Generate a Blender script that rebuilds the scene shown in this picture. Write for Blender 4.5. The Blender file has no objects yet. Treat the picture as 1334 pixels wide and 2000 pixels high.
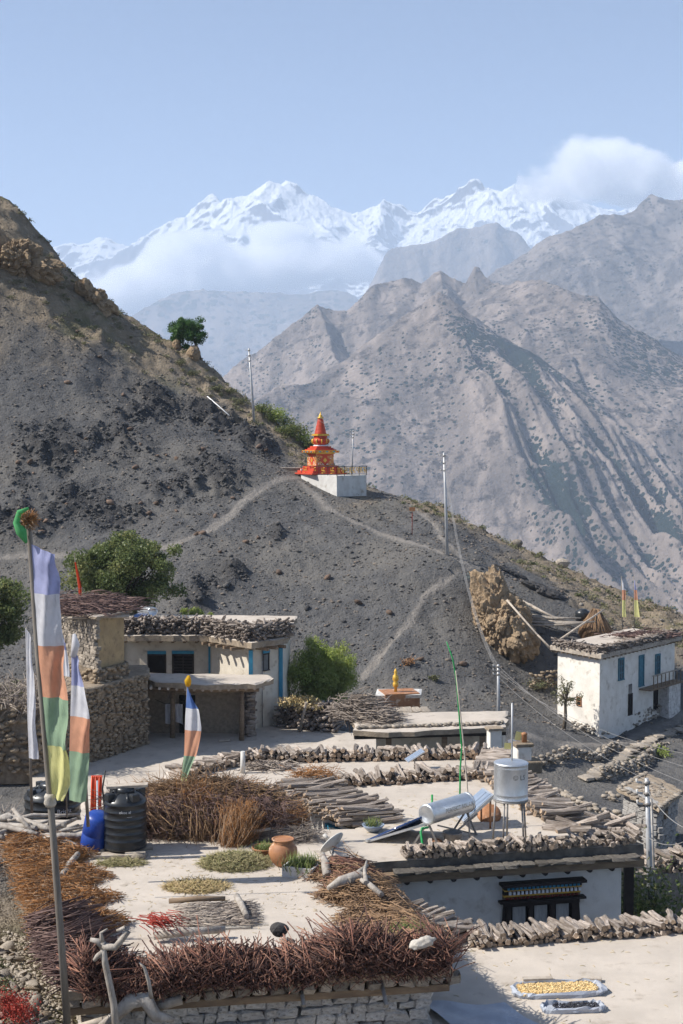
import bpy, bmesh, math, random
import numpy as np
from mathutils import Vector, Matrix
R = math.radians
random.seed(7); RNG = np.random.default_rng(7)
scene = bpy.context.scene
col = scene.collection
# ---------------------------------------------------------------- camera
F_PX = 2778.0; PITCH = math.atan(140 / F_PX)      # eye level lies at row 860 of the 1334 x 2000 photograph
cam_d = bpy.data.cameras.new('camera'); cam = bpy.data.objects.new('camera', cam_d); col.objects.link(cam)
cam.location = (0, 0, 0); cam.rotation_euler = (R(90) - PITCH, 0, 0)
cam_d.sensor_fit = 'VERTICAL'; cam_d.sensor_height = 36.0; cam_d.lens = 36.0 * F_PX / 2000
cam_d.clip_start = 0.5; cam_d.clip_end = 90000
scene.camera = cam
# ---------------------------------------------------------------- sky and sun
SUN_EL = R(44); SUN_AZ = R(-97)                   # azimuth from +Y towards +X: the sun stands to the left
SUN_DIR = Vector((math.sin(SUN_AZ) * math.cos(SUN_EL), math.cos(SUN_AZ) * math.cos(SUN_EL), math.sin(SUN_EL)))
world = bpy.data.worlds.new('World'); scene.world = world; world.use_nodes = True
wn = world.node_tree.nodes; wl = world.node_tree.links; wn.clear()
sky = wn.new('ShaderNodeTexSky'); sky.sky_type = 'NISHITA'; sky.sun_disc = False
sky.sun_elevation = SUN_EL; sky.sun_rotation = SUN_AZ; sky.altitude = 3500
sky.air_density = 0.9; sky.dust_density = 7.0; sky.ozone_density = 0.2
bg = wn.new('ShaderNodeBackground'); bg.inputs[1].default_value = 0.095
wo = wn.new('ShaderNodeOutputWorld'); wl.new(sky.outputs[0], bg.inputs[0]); wl.new(bg.outputs[0], wo.inputs[0])
sun_d = bpy.data.lights.new('sun', 'SUN'); sun_d.energy = 5.0; sun_d.angle = R(0.53); sun_d.color = (1.0, 0.955, 0.88)
sun = bpy.data.objects.new('sun', sun_d); col.objects.link(sun); sun.location = (-40, 0, 60)
sun.rotation_euler = SUN_DIR.to_track_quat('Z', 'Y').to_euler()
vs = scene.view_settings
scene.display_settings.display_device = 'sRGB'; vs.view_transform = 'Standard'; vs.look = 'None'; vs.gamma = 1; vs.exposure = 0.72; vs.use_curve_mapping = False
scene.render.engine = 'CYCLES'
cy = scene.cycles
cy.use_denoising = True; cy.denoising_prefilter = 'FAST'; cy.denoising_input_passes = 'RGB_ALBEDO_NORMAL'; cy.max_bounces = 10; cy.diffuse_bounces = 3; cy.glossy_bounces = 2; cy.transmission_bounces = 3; cy.volume_bounces = 10; cy.transparent_max_bounces = 8
cy.use_adaptive_sampling = True; cy.adaptive_threshold = 0.01
cy.volume_step_rate = 1.0; cy.volume_max_steps = 256
# ---------------------------------------------------------------- helpers
_c, _s = math.cos(PITCH), math.sin(PITCH)
def ray(px, py):
    a = (px - 667) / F_PX; b = (1000 - py) / F_PX
    return a, _c + b * _s, -_s + b * _c
def at_z(px, py, z):                    # where a photo pixel meets a level plane
    x, y, k = ray(px, py); t = z / k
    return Vector((x * t, y * t, z))
def at_y(px, py, Y):                    # where a photo pixel meets a plane at depth Y
    x, y, k = ray(px, py); t = Y / y
    return Vector((x * t, Y, k * t))
def tag(o, label=None, cat=None, group=None, kind=None):
    if label: o['label'] = label
    if cat: o['category'] = cat
    if group: o['group'] = group
    if kind: o['kind'] = kind
    return o
def link(name, me, parent=None):
    o = bpy.data.objects.new(name, me); col.objects.link(o)
    if parent is not None: o.parent = parent
    return o
def thing(name, label, cat, loc=(0, 0, 0), rz=0.0, group=None):
    o = bpy.data.objects.new(name, None); col.objects.link(o); o.empty_display_size = 0.2
    o.location = loc; o.rotation_euler = (0, 0, rz)
    return tag(o, label, cat, group)
def copy_tree(o, parent=None):
    c = o.copy(); col.objects.link(c); c.parent = parent
    for ch in list(o.children): copy_tree(ch, c)
    return c
def mesh_np(name, V, Fc, mats=(), smooth=False, attrs=None, mi=None):
    V = np.asarray(V, np.float32); Fc = np.asarray(Fc, np.int32); k = Fc.shape[1]
    me = bpy.data.meshes.new(name)
    me.vertices.add(len(V)); me.vertices.foreach_set('co', V.ravel())
    me.loops.add(Fc.size); me.loops.foreach_set('vertex_index', Fc.ravel())
    me.polygons.add(len(Fc)); me.polygons.foreach_set('loop_start', np.arange(0, Fc.size, k, dtype=np.int32))
    me.polygons.foreach_set('loop_total', np.full(len(Fc), k, np.int32))
    if smooth: me.polygons.foreach_set('use_smooth', np.ones(len(Fc), bool))
    for m in mats: me.materials.append(m)
    if mi is not None: me.polygons.foreach_set('material_index', np.asarray(mi, np.int32))
    me.update(calc_edges=True)
    for an, av in (attrs or {}).items():
        at = me.attributes.new(an, 'FLOAT', 'POINT'); at.data.foreach_set('value', np.asarray(av, np.float32))
    return me
class MB:
    """collects shapes; build() links them as one mesh object"""
    def __init__(s): s.v = []; s.f = []; s.m = []; s.sm = []
    def add(s, vs_, fs, mi=0, smooth=False):
        o = len(s.v); s.v += [tuple(q) for q in vs_]
        for f in fs: s.f.append([i + o for i in f]); s.m.append(mi); s.sm.append(smooth)
        return s
    def box(s, c, size, rz=0.0, mi=0, M=None):
        hx, hy, hz = size[0] / 2, size[1] / 2, size[2] / 2
        vs_ = [Vector((x, y, z)) for z in (-hz, hz) for x, y in ((-hx, -hy), (hx, -hy), (hx, hy), (-hx, hy))]
        Q = Matrix.Translation(c) @ (M.to_4x4() if M else Matrix.Rotation(rz, 4, 'Z'))
        return s.add([Q @ q for q in vs_], [(3, 2, 1, 0), (4, 5, 6, 7), (0, 1, 5, 4), (1, 2, 6, 5), (2, 3, 7, 6), (3, 0, 4, 7)], mi)
    def beam(s, a, b, w, h, mi=0):      # box from a to b
        a = Vector(a); b = Vector(b); d = b - a; L = d.length
        Q = d.to_track_quat('X', 'Z').to_matrix()
        return s.box((a + b) / 2, (L, w, h), 0, mi, Q)
    def tube(s, pts, rad, n=8, mi=0, cap=True, smooth=True, capmi=None):
        pts = [Vector(p) for p in pts]; k = len(pts)
        if not hasattr(rad, '__len__'): rad = [rad] * k
        vs_ = []; ref = None
        for i, p in enumerate(pts):
            d = (pts[min(i + 1, k - 1)] - pts[max(i - 1, 0)]).normalized()
            if ref is None:
                ref = Vector((0, 0, 1)) if abs(d.z) < 0.9 else Vector((1, 0, 0))
            a = d.cross(ref).normalized(); ref = a.cross(d).normalized()
            for j in range(n):
                t = 2 * math.pi * j / n
                vs_.append(p + (a * math.cos(t) + ref * math.sin(t)) * rad[i])
        fs = [(i * n + j, i * n + (j + 1) % n, (i + 1) * n + (j + 1) % n, (i + 1) * n + j) for i in range(k - 1) for j in range(n)]
        s.add(vs_, fs, mi, smooth)
        if cap:
            o = len(s.v) - k * n; cm = mi if capmi is None else capmi
            s.f.append([o + j for j in range(n)][::-1]); s.m.append(cm); s.sm.append(False)
            s.f.append([o + (k - 1) * n + j for j in range(n)]); s.m.append(cm); s.sm.append(False)
        return s
    def lathe(s, prof, c=(0, 0, 0), n=20, mi=0, smooth=True, axis=None):
        vs_ = []; c = Vector(c)
        for r, z in prof:
            for j in range(n):
                t = 2 * math.pi * j / n; q = Vector((r * math.cos(t), r * math.sin(t), z))
                vs_.append((axis @ q if axis else q) + c)
        k = len(prof)
        fs = [(i * n + j, i * n + (j + 1) % n, (i + 1) * n + (j + 1) % n, (i + 1) * n + j) for i in range(k - 1) for j in range(n)]
        s.add(vs_, fs, mi, smooth); o = len(s.v) - k * n
        s.f.append([o + j for j in range(n)][::-1]); s.m.append(mi); s.sm.append(False)
        s.f.append([o + (k - 1) * n + j for j in range(n)]); s.m.append(mi); s.sm.append(False)
        return s
    def prism(s, poly, z0, z1, mi=0):   # poly: list of (x, y), counter-clockwise
        n = len(poly)
        vs_ = [(p[0], p[1], z0) for p in poly] + [(p[0], p[1], z1) for p in poly]
        return s.add(vs_, [tuple(range(n))[::-1], tuple(range(n, 2 * n))] + [(i, (i + 1) % n, n + (i + 1) % n, n + i) for i in range(n)], mi)
    def build(s, name, mats, parent=None, loc=None, bevel=0.0, jitter=0.0):
        me = bpy.data.meshes.new(name); V = s.v
        if jitter:
            V = [(x + random.uniform(-jitter, jitter), y + random.uniform(-jitter, jitter), z + random.uniform(-jitter, jitter)) for x, y, z in V]
        me.from_pydata(V, [], s.f)
        for m in (mats if isinstance(mats, (list, tuple)) else [mats]): me.materials.append(m)
        me.polygons.foreach_set('material_index', s.m); me.polygons.foreach_set('use_smooth', s.sm); me.update()
        o = link(name, me, parent)
        if loc is not None: o.location = loc
        if bevel:
            b = o.modifiers.new('bevel', 'BEVEL'); b.width = bevel; b.segments = 2; b.limit_method = 'ANGLE'
        return o
# ---- numeric noise (value noise fbm on arrays)
_perm = np.random.default_rng(3).random((256, 256)).astype(np.float64)
def vnoise(x, y):
    xi = np.floor(x).astype(int); yi = np.floor(y).astype(int); fx = x - xi; fy = y - yi
    fx = fx * fx * fx * (fx * (fx * 6 - 15) + 10); fy = fy * fy * fy * (fy * (fy * 6 - 15) + 10)
    g = lambda a, b: _perm[a & 255, b & 255]
    return (g(xi, yi) * (1 - fx) + g(xi + 1, yi) * fx) * (1 - fy) + (g(xi, yi + 1) * (1 - fx) + g(xi + 1, yi + 1) * fx) * fy
def fbm(x, y, octv=5, gain=0.5, lac=2.03):
    s = np.zeros_like(x, dtype=float); a = 1.0; t = 0.0
    for i in range(octv):
        s += a * (vnoise(x + 17.3 * i, y - 9.1 * i) * 2 - 1); t += a; a *= gain
        x, y = (x * 0.8 - y * 0.6) * lac, (x * 0.6 + y * 0.8) * lac
    return s / t
def ridged(x, y, octv=6, gain=0.5, lac=2.07):
    s = np.zeros_like(x, dtype=float); a = 1.0; t = 0.0; w = 1.0
    for i in range(octv):
        n = 1 - np.abs(vnoise(x + 31.7 * i, y + 11.9 * i) * 2 - 1); n = n * n
        s += a * n * w; t += a; w = np.clip(n * 1.6, 0, 1); a *= gain
        x, y = (x * 0.8 - y * 0.6) * lac, (x * 0.6 + y * 0.8) * lac
    return s / t
def noise3(P, seed=0.0):                # cheap 3D-ish noise from three planes
    return (fbm(P[:, 0] + seed, P[:, 1] * 1.0 + P[:, 2] * 0.7, 4) + fbm(P[:, 1] + 5.2 + seed, P[:, 2], 4) + fbm(P[:, 2] + 9.7, P[:, 0] + seed, 4)) / 2
def grid_faces(nx, ny):
    i = np.arange(ny - 1)[:, None] * nx + np.arange(nx - 1)[None, :]
    return np.stack([i, i + 1, i + nx + 1, i + nx], -1).reshape(-1, 4)
def sstep(a, b, x):
    t = np.clip((x - a) / (b - a), 0, 1); return t * t * (3 - 2 * t)
# ---------------------------------------------------------------- materials
MATS = {}
def mat_nodes(name):
    m = bpy.data.materials.new(name); m.use_nodes = True; nt = m.node_tree; n = nt.nodes; n.clear()
    out = n.new('ShaderNodeOutputMaterial'); b = n.new('ShaderNodeBsdfPrincipled'); nt.links.new(b.outputs[0], out.inputs[0])
    MATS[name] = m
    return m, nt, n, b, out
def rgba(c): return (c[0], c[1], c[2], 1)
def nmix(nt, fac, a, b):
    x = nt.nodes.new('ShaderNodeMix'); x.data_type = 'RGBA'
    for sock, v in ((x.inputs[0], fac), (x.inputs[6], a), (x.inputs[7], b)):
        if isinstance(v, (int, float)): sock.default_value = v
        elif isinstance(v, (tuple, list)): sock.default_value = rgba(v)
        else: nt.links.new(v, sock)
    return x.outputs[2]
def nmath(nt, op, a, b=0.0, clamp=False):
    x = nt.nodes.new('ShaderNodeMath'); x.operation = op; x.use_clamp = clamp
    for sock, v in ((x.inputs[0], a), (x.inputs[1], b)):
        if isinstance(v, (int, float)): sock.default_value = v
        else: nt.links.new(v, sock)
    return x.outputs[0]
def nnoise(nt, vec, scale, detail=4, rough=0.6, stretch=None):
    if stretch:
        mp = nt.nodes.new('ShaderNodeMapping'); mp.inputs['Scale'].default_value = stretch; nt.links.new(vec, mp.inputs[0]); vec = mp.outputs[0]
    x = nt.nodes.new('ShaderNodeTexNoise'); x.inputs['Scale'].default_value = scale; x.inputs['Detail'].default_value = detail; x.inputs['Roughness'].default_value = rough
    nt.links.new(vec, x.inputs['Vector']); return x.outputs[0]
def nramp(nt, fac, lo, hi):
    x = nt.nodes.new('ShaderNodeMapRange'); x.inputs[1].default_value = lo; x.inputs[2].default_value = hi; x.clamp = True; x.interpolation_type = 'SMOOTHSTEP'
    nt.links.new(fac, x.inputs[0]); return x.outputs[0]
def nbump(nt, b, h, strength, dist):
    x = nt.nodes.new('ShaderNodeBump'); x.inputs['Strength'].default_value = strength; x.inputs['Distance'].default_value = dist
    nt.links.new(h, x.inputs['Height']); nt.links.new(x.outputs[0], b.inputs['Normal'])
def coord(nt, kind='Object'):
    return nt.nodes.new('ShaderNodeTexCoord').outputs[kind]
def attr(nt, name):
    a = nt.nodes.new('ShaderNodeAttribute'); a.attribute_name = name; return a.outputs['Fac']
def simple(name, c1, c2=None, scale=3.0, rough=0.85, bump=0.3, bdist=0.02, c3=None, scale3=12.0, metal=0.0, vary=0.0, stretch=None, spec=0.3, detail=4):
    """two or three tone noise colour + bump; vary = per-object brightness spread"""
    m, nt, n, b, out = mat_nodes(name); v = coord(nt)
    c2 = c2 or tuple(x * 0.75 for x in c1)
    f = nnoise(nt, v, scale, detail, 0.62, stretch); c = nmix(nt, nramp(nt, f, 0.32, 0.68), c1, c2)
    if c3:
        g = nnoise(nt, v, scale3, 5, 0.6, stretch); c = nmix(nt, nramp(nt, g, 0.55, 0.72), c, c3)
    if vary:
        oi = n.new('ShaderNodeObjectInfo'); h = n.new('ShaderNodeHueSaturation'); nt.links.new(c, h.inputs['Color'])
        k = nmath(nt, 'MULTIPLY_ADD', oi.outputs['Random'], 2 * vary); k.node.inputs[2].default_value = 1 - vary
        nt.links.new(k, h.inputs['Value']); c = h.outputs[0]
    nt.links.new(c, b.inputs['Base Color']); b.inputs['Roughness'].default_value = rough; b.inputs['Metallic'].default_value = metal
    b.inputs['Specular IOR Level'].default_value = spec
    if bump:
        hh = nnoise(nt, v, scale * 4, 4, 0.65, stretch); nbump(nt, b, hh, bump, bdist)
    return m
M = {}
M['mud'] = simple('mud_roof', (0.53, 0.465, 0.395), (0.45, 0.395, 0.335), 0.9, 0.95, 0.35, 0.03, (0.38, 0.325, 0.265), 2.3)
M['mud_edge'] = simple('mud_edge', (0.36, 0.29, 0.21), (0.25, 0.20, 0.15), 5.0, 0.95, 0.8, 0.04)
M['white'] = simple('whitewash', (0.78, 0.74, 0.675), (0.68, 0.635, 0.565), 1.6, 0.9, 0.35, 0.03, (0.52, 0.47, 0.40), 2.2)
M['cream'] = simple('cream_plaster', (0.66, 0.60, 0.50), (0.56, 0.50, 0.41), 1.3, 0.9, 0.35, 0.03, (0.40, 0.34, 0.26), 1.9)
M['ochre'] = simple('ochre_plaster', (0.42, 0.31, 0.17), (0.32, 0.23, 0.13), 2.0, 0.95, 0.5, 0.03, (0.22, 0.16, 0.10), 4.0)
M['wood'] = simple('old_wood', (0.26, 0.185, 0.12), (0.16, 0.115, 0.08), 4.0, 0.8, 0.5, 0.015, stretch=(0.3, 3, 3))
M['pale_wood'] = simple('weathered_wood', (0.46, 0.40, 0.33), (0.32, 0.27, 0.22), 5.0, 0.85, 0.5, 0.015, vary=0.15)
M['dark_wood'] = simple('dark_wood', (0.045, 0.035, 0.03), (0.025, 0.02, 0.018), 4.0, 0.7, 0.3, 0.01)
M['bark'] = simple('log_bark', (0.42, 0.36, 0.31), (0.20, 0.16, 0.13), 2.6, 0.9, 0.9, 0.03, vary=0.38)
M['cut'] = simple('log_end', (0.46, 0.34, 0.235), (0.27, 0.195, 0.135), 5.0, 0.9, 0.4, 0.02, vary=0.4)
M['driftwood'] = simple('bleached_wood', (0.43, 0.39, 0.345), (0.26, 0.225, 0.19), 7.0, 0.85, 0.6, 0.02, stretch=(1, 1, 0.4))
M['stone'] = simple('field_stone', (0.36, 0.31, 0.25), (0.235, 0.20, 0.165), 4.0, 0.9, 0.5, 0.03, vary=0.35)
M['stone_white'] = simple('limewashed_stone', (0.66, 0.635, 0.60), (0.46, 0.43, 0.395), 4.5, 0.95, 0.8, 0.05, (0.20, 0.17, 0.14), 6.0, vary=0.18)
M['stone_brown'] = simple('brown_stone', (0.33, 0.26, 0.185), (0.20, 0.155, 0.11), 3.0, 0.95, 0.6, 0.03, vary=0.35)
M['mortar'] = simple('mortar', (0.33, 0.29, 0.25), (0.20, 0.17, 0.145), 6.0, 0.95, 0.8, 0.04)
M['rock_rust'] = simple('rust_rock', (0.19, 0.125, 0.09), (0.12, 0.09, 0.07), 2.0, 0.95, 0.6, 0.05, vary=0.35)
M['rock_dark'] = simple('shale_rock', (0.07, 0.066, 0.064), (0.045, 0.043, 0.043), 2.0, 0.95, 0.6, 0.05, vary=0.3)
M['rock_tan'] = simple('tan_rock', (0.37, 0.27, 0.17), (0.245, 0.178, 0.115), 0.8, 0.95, 1.0, 0.25, (0.17, 0.125, 0.08), 1.7)
M['black'] = simple('black_polyethylene', (0.018, 0.021, 0.025), (0.026, 0.029, 0.033), 3.0, 0.33, 0.05, 0.01, spec=0.5)
M['blue_plastic'] = simple('blue_plastic', (0.012, 0.045, 0.25), (0.015, 0.06, 0.32), 3.0, 0.4, 0.05, 0.01, spec=0.5)
M['steel'] = simple('galvanised_steel', (0.66, 0.68, 0.70), (0.58, 0.60, 0.62), 5.0, 0.42, 0.08, 0.01, metal=0.85)
M['iron'] = simple('grey_iron', (0.30, 0.29, 0.28), (0.22, 0.20, 0.18), 6.0, 0.55, 0.1, 0.01, metal=0.4)
M['pole'] = simple('pole_steel', (0.50, 0.51, 0.52), (0.40, 0.40, 0.41), 3.0, 0.5, 0.1, 0.01, metal=0.3)
M['glass_blue'] = simple('solar_glass', (0.02, 0.045, 0.13), (0.03, 0.06, 0.17), 6.0, 0.12, 0.0, 0.01, spec=0.8)
M['pv'] = simple('solar_cell', (0.25, 0.30, 0.38), (0.20, 0.25, 0.33), 6.0, 0.25, 0.0, 0.01, spec=0.8)
M['red'] = simple('red_paint', (0.56, 0.075, 0.035), (0.47, 0.055, 0.03), 2.0, 0.55, 0.15, 0.02)
M['darkred'] = simple('dark_red_paint', (0.20, 0.03, 0.02), (0.15, 0.025, 0.018), 2.0, 0.8, 0.2, 0.02)
M['gold'] = simple('gold_paint', (0.72, 0.44, 0.08), (0.60, 0.34, 0.05), 4.0, 0.4, 0.2, 0.02, metal=0.3)
M['blue_trim'] = simple('blue_paint', (0.05, 0.27, 0.42), (0.04, 0.22, 0.35), 4.0, 0.6, 0.2, 0.01)
M['blue_old'] = simple('faded_blue_paint', (0.06, 0.19, 0.25), (0.04, 0.13, 0.18), 6.0, 0.7, 0.3, 0.01)
M['lime'] = simple('concrete', (0.60, 0.59, 0.56), (0.50, 0.48, 0.45), 1.2, 0.9, 0.3, 0.03, (0.36, 0.32, 0.27), 1.6)
M['ornate'] = simple('painted_scrolls', (0.62, 0.40, 0.13), (0.50, 0.10, 0.04), 5.5, 0.5, 0.2, 0.02, (0.66, 0.56, 0.38), 7.0)
M['terracotta'] = simple('terracotta', (0.40, 0.19, 0.09), (0.30, 0.14, 0.07), 5.0, 0.6, 0.2, 0.01, (0.58, 0.45, 0.33), 3.5)
M['green_pvc'] = simple('green_pipe', (0.02, 0.30, 0.08), (0.02, 0.24, 0.07), 5.0, 0.45, 0.0)
M['orange'] = simple('orange_plastic', (0.75, 0.085, 0.02), (0.65, 0.06, 0.02), 5.0, 0.45, 0.0)
M['void'] = simple('dark_interior', (0.012, 0.010, 0.009), (0.016, 0.014, 0.012), 2.0, 1.0, 0.0)  # near-black panels over solid walls, painted as the unlit space behind openings
M['pane'] = simple('window_pane', (0.10, 0.115, 0.125), (0.16, 0.17, 0.17), 2.0, 0.08, 0.0, spec=0.8)
M['curtain'] = simple('pale_curtain', (0.42, 0.42, 0.40), (0.30, 0.30, 0.29), 5.0, 0.8, 0.3, 0.02, stretch=(6, 6, 0.6))
M['letter_w'] = simple('white_lettering', (0.75, 0.75, 0.75), (0.7, 0.7, 0.7), 2.0, 0.7, 0.0)
M['letter_d'] = simple('dark_lettering', (0.10, 0.11, 0.11), (0.14, 0.14, 0.14), 2.0, 0.7, 0.0)
M['letter_b'] = simple('brown_lettering', (0.22, 0.17, 0.10), (0.27, 0.21, 0.13), 2.0, 0.7, 0.0)
M['wire'] = simple('cable', (0.32, 0.31, 0.30), (0.25, 0.24, 0.23), 2.0, 0.6, 0.0)
M['cable_dark'] = simple('dark_cable', (0.03, 0.03, 0.03), (0.04, 0.04, 0.04), 2.0, 0.6, 0.0)
M['sack'] = simple('pale_sack', (0.52, 0.48, 0.42), (0.38, 0.345, 0.30), 6.0, 0.8, 0.6, 0.03)
M['tarp'] = simple('grey_tarp', (0.42, 0.45, 0.50), (0.34, 0.36, 0.41), 2.0, 0.5, 0.4, 0.03)
M['grain'] = simple('drying_grain', (0.66, 0.45, 0.20), (0.50, 0.32, 0.13), 14.0, 0.9, 0.8, 0.03)
M['block'] = simple('grey_block', (0.36, 0.345, 0.325), (0.27, 0.255, 0.24), 3.0, 0.95, 0.6, 0.02, vary=0.12)
def cloth(name, c):
    m, nt, n, b, out = mat_nodes(name); v = coord(nt)
    f = nnoise(nt, v, 5.0, 4, 0.6); w = nnoise(nt, v, 60.0, 2, 0.5)
    nt.links.new(nmix(nt, nramp(nt, f, 0.35, 0.7), c, tuple(x * 0.82 for x in c)), b.inputs['Base Color'])
    b.inputs['Roughness'].default_value = 0.85; b.inputs['Specular IOR Level'].default_value = 0.1
    nbump(nt, b, w, 0.25, 0.004)
    tr = n.new('ShaderNodeBsdfTranslucent'); tr.inputs[0].default_value = rgba(c)
    mx = n.new('ShaderNodeMixShader'); mx.inputs[0].default_value = 0.42
    nt.links.new(b.outputs[0], mx.inputs[1]); nt.links.new(tr.outputs[0], mx.inputs[2]); nt.links.new(mx.outputs[0], out.inputs[0])
    return m
M['c_blue'] = cloth('faded_blue_cloth', (0.42, 0.44, 0.66)); M['c_white'] = cloth('white_cloth', (0.74, 0.73, 0.75)); M['c_orange'] = cloth('faded_orange_cloth', (0.74, 0.38, 0.24))
M['c_green'] = cloth('faded_green_cloth', (0.34, 0.47, 0.31)); M['c_yellow'] = cloth('yellow_cloth', (0.80, 0.76, 0.33)); M['c_green2'] = cloth('bright_green_scarf', (0.16, 0.52, 0.22)); M['c_red'] = cloth('red_cloth', (0.62, 0.07, 0.03)); M['c_dblue'] = cloth('blue_cloth', (0.13, 0.22, 0.48)); M['c_gold'] = cloth('golden_scarf', (0.75, 0.48, 0.04))
def strands(name, cols, rough=0.85, trans=0.0):
    """many thin pieces in one mesh; attribute rnd picks each piece's tone"""
    m, nt, n, b, out = mat_nodes(name)
    r = n.new('ShaderNodeValToRGB'); nt.links.new(attr(nt, 'rnd'), r.inputs[0]); e = r.color_ramp.elements
    while len(e) < len(cols): e.new(0.5)
    for i, c in enumerate(cols): e[i].position = i / (len(cols) - 1); e[i].color = rgba(c)
    nt.links.new(r.outputs[0], b.inputs['Base Color']); b.inputs['Roughness'].default_value = rough; b.inputs['Specular IOR Level'].default_value = 0.25
    if trans:
        tr = n.new('ShaderNodeBsdfTranslucent'); nt.links.new(r.outputs[0], tr.inputs[0]); mx = n.new('ShaderNodeMixShader'); mx.inputs[0].default_value = trans
        nt.links.new(b.outputs[0], mx.inputs[1]); nt.links.new(tr.outputs[0], mx.inputs[2]); nt.links.new(mx.outputs[0], out.inputs[0])
    return m
M['tw_red'] = strands('red_twigs', [(0.045, 0.026, 0.024), (0.10, 0.052, 0.042), (0.22, 0.095, 0.068), (0.36, 0.19, 0.13), (0.15, 0.085, 0.065), (0.08, 0.05, 0.042)])
M['tw_brown'] = strands('brown_twigs', [(0.13, 0.085, 0.055), (0.27, 0.17, 0.10), (0.36, 0.23, 0.13), (0.20, 0.13, 0.09)])
M['tw_orange'] = strands('rusty_brush', [(0.20, 0.095, 0.04), (0.34, 0.16, 0.06), (0.42, 0.20, 0.075), (0.28, 0.17, 0.10), (0.36, 0.27, 0.19)])
M['tw_grey'] = strands('grey_twigs', [(0.16, 0.13, 0.115), (0.30, 0.25, 0.21), (0.42, 0.36, 0.30), (0.22, 0.18, 0.16)])
M['tw_purple'] = strands('purple_twigs', [(0.07, 0.045, 0.045), (0.15, 0.095, 0.085), (0.22, 0.15, 0.13)])
M['straw'] = strands('straw', [(0.50, 0.38, 0.20), (0.62, 0.48, 0.27), (0.44, 0.34, 0.17), (0.38, 0.33, 0.16)])
M['grain_s'] = strands('grain_ears', [(0.66, 0.46, 0.20), (0.80, 0.62, 0.34), (0.56, 0.38, 0.16)])
M['hay'] = strands('green_hay', [(0.25, 0.24, 0.11), (0.36, 0.32, 0.17), (0.45, 0.38, 0.22), (0.20, 0.22, 0.09)])
M['leaf_dark'] = strands('dark_leaves', [(0.07, 0.10, 0.035), (0.12, 0.155, 0.055), (0.19, 0.225, 0.085), (0.33, 0.31, 0.12)], 0.4, 0.38)
M['leaf_willow'] = strands('willow_leaves', [(0.20, 0.27, 0.05), (0.31, 0.38, 0.09), (0.42, 0.46, 0.15), (0.25, 0.31, 0.065)], 0.55, 0.42)
M['leaf_pine'] = strands('pine_needles', [(0.035, 0.085, 0.022), (0.06, 0.135, 0.03), (0.09, 0.17, 0.04)], 0.6, 0.25)
M['leaf_scrub'] = strands('scrub', [(0.10, 0.115, 0.055), (0.16, 0.165, 0.085), (0.23, 0.21, 0.125), (0.07, 0.09, 0.035)], 0.8, 0.15)
M['leaf_silver'] = strands('silver_scrub', [(0.17, 0.20, 0.185), (0.25, 0.28, 0.26), (0.13, 0.155, 0.14)], 0.8, 0.1)
M['leaf_red'] = strands('red_leaves', [(0.30, 0.04, 0.03), (0.42, 0.06, 0.04), (0.20, 0.035, 0.025)], 0.6, 0.2)
M['grass'] = strands('grass_blades', [(0.12, 0.175, 0.05), (0.19, 0.245, 0.08), (0.28, 0.29, 0.12)], 0.6, 0.3)
M['pebble'] = strands('scree_stones', [(0.05, 0.049, 0.049), (0.095, 0.091, 0.088), (0.15, 0.138, 0.125), (0.17, 0.135, 0.11), (0.28, 0.25, 0.21), (0.08, 0.077, 0.075)], 0.95)
M['pebble_pale'] = strands('pale_rubble', [(0.22, 0.18, 0.135), (0.33, 0.28, 0.215), (0.44, 0.39, 0.33), (0.28, 0.225, 0.165)], 0.95)
M['rub_brown'] = strands('brown_rubble', [(0.17, 0.13, 0.09), (0.27, 0.21, 0.145), (0.36, 0.285, 0.20), (0.22, 0.165, 0.11)], 0.95)
M['eave_dark'] = simple('dark_eave_slate', (0.15, 0.135, 0.115), (0.085, 0.075, 0.065), 4.0, 0.9, 0.6, 0.03, vary=0.3)
M['pole_wood'] = simple('grey_pole_wood', (0.25, 0.225, 0.195), (0.16, 0.14, 0.12), 3.0, 0.85, 0.5, 0.01, stretch=(2, 2, 0.25))
M['tw_logs'] = strands('dark_firewood', [(0.09, 0.072, 0.06), (0.19, 0.155, 0.13), (0.33, 0.28, 0.24), (0.14, 0.115, 0.095)])
M['trunk'] = simple('tree_bark', (0.15, 0.12, 0.09), (0.08, 0.065, 0.05), 5.0, 0.95, 0.8, 0.03)
M['core_dark'] = simple('packed_brush', (0.07, 0.045, 0.035), (0.04, 0.028, 0.022), 6.0, 1.0, 0.8, 0.05)  # heap cores kept dark: shade in the twig gaps put into the colour
M['core_brown'] = simple('packed_brown_brush', (0.20, 0.125, 0.07), (0.12, 0.075, 0.045), 6.0, 1.0, 0.9, 0.05)
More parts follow.
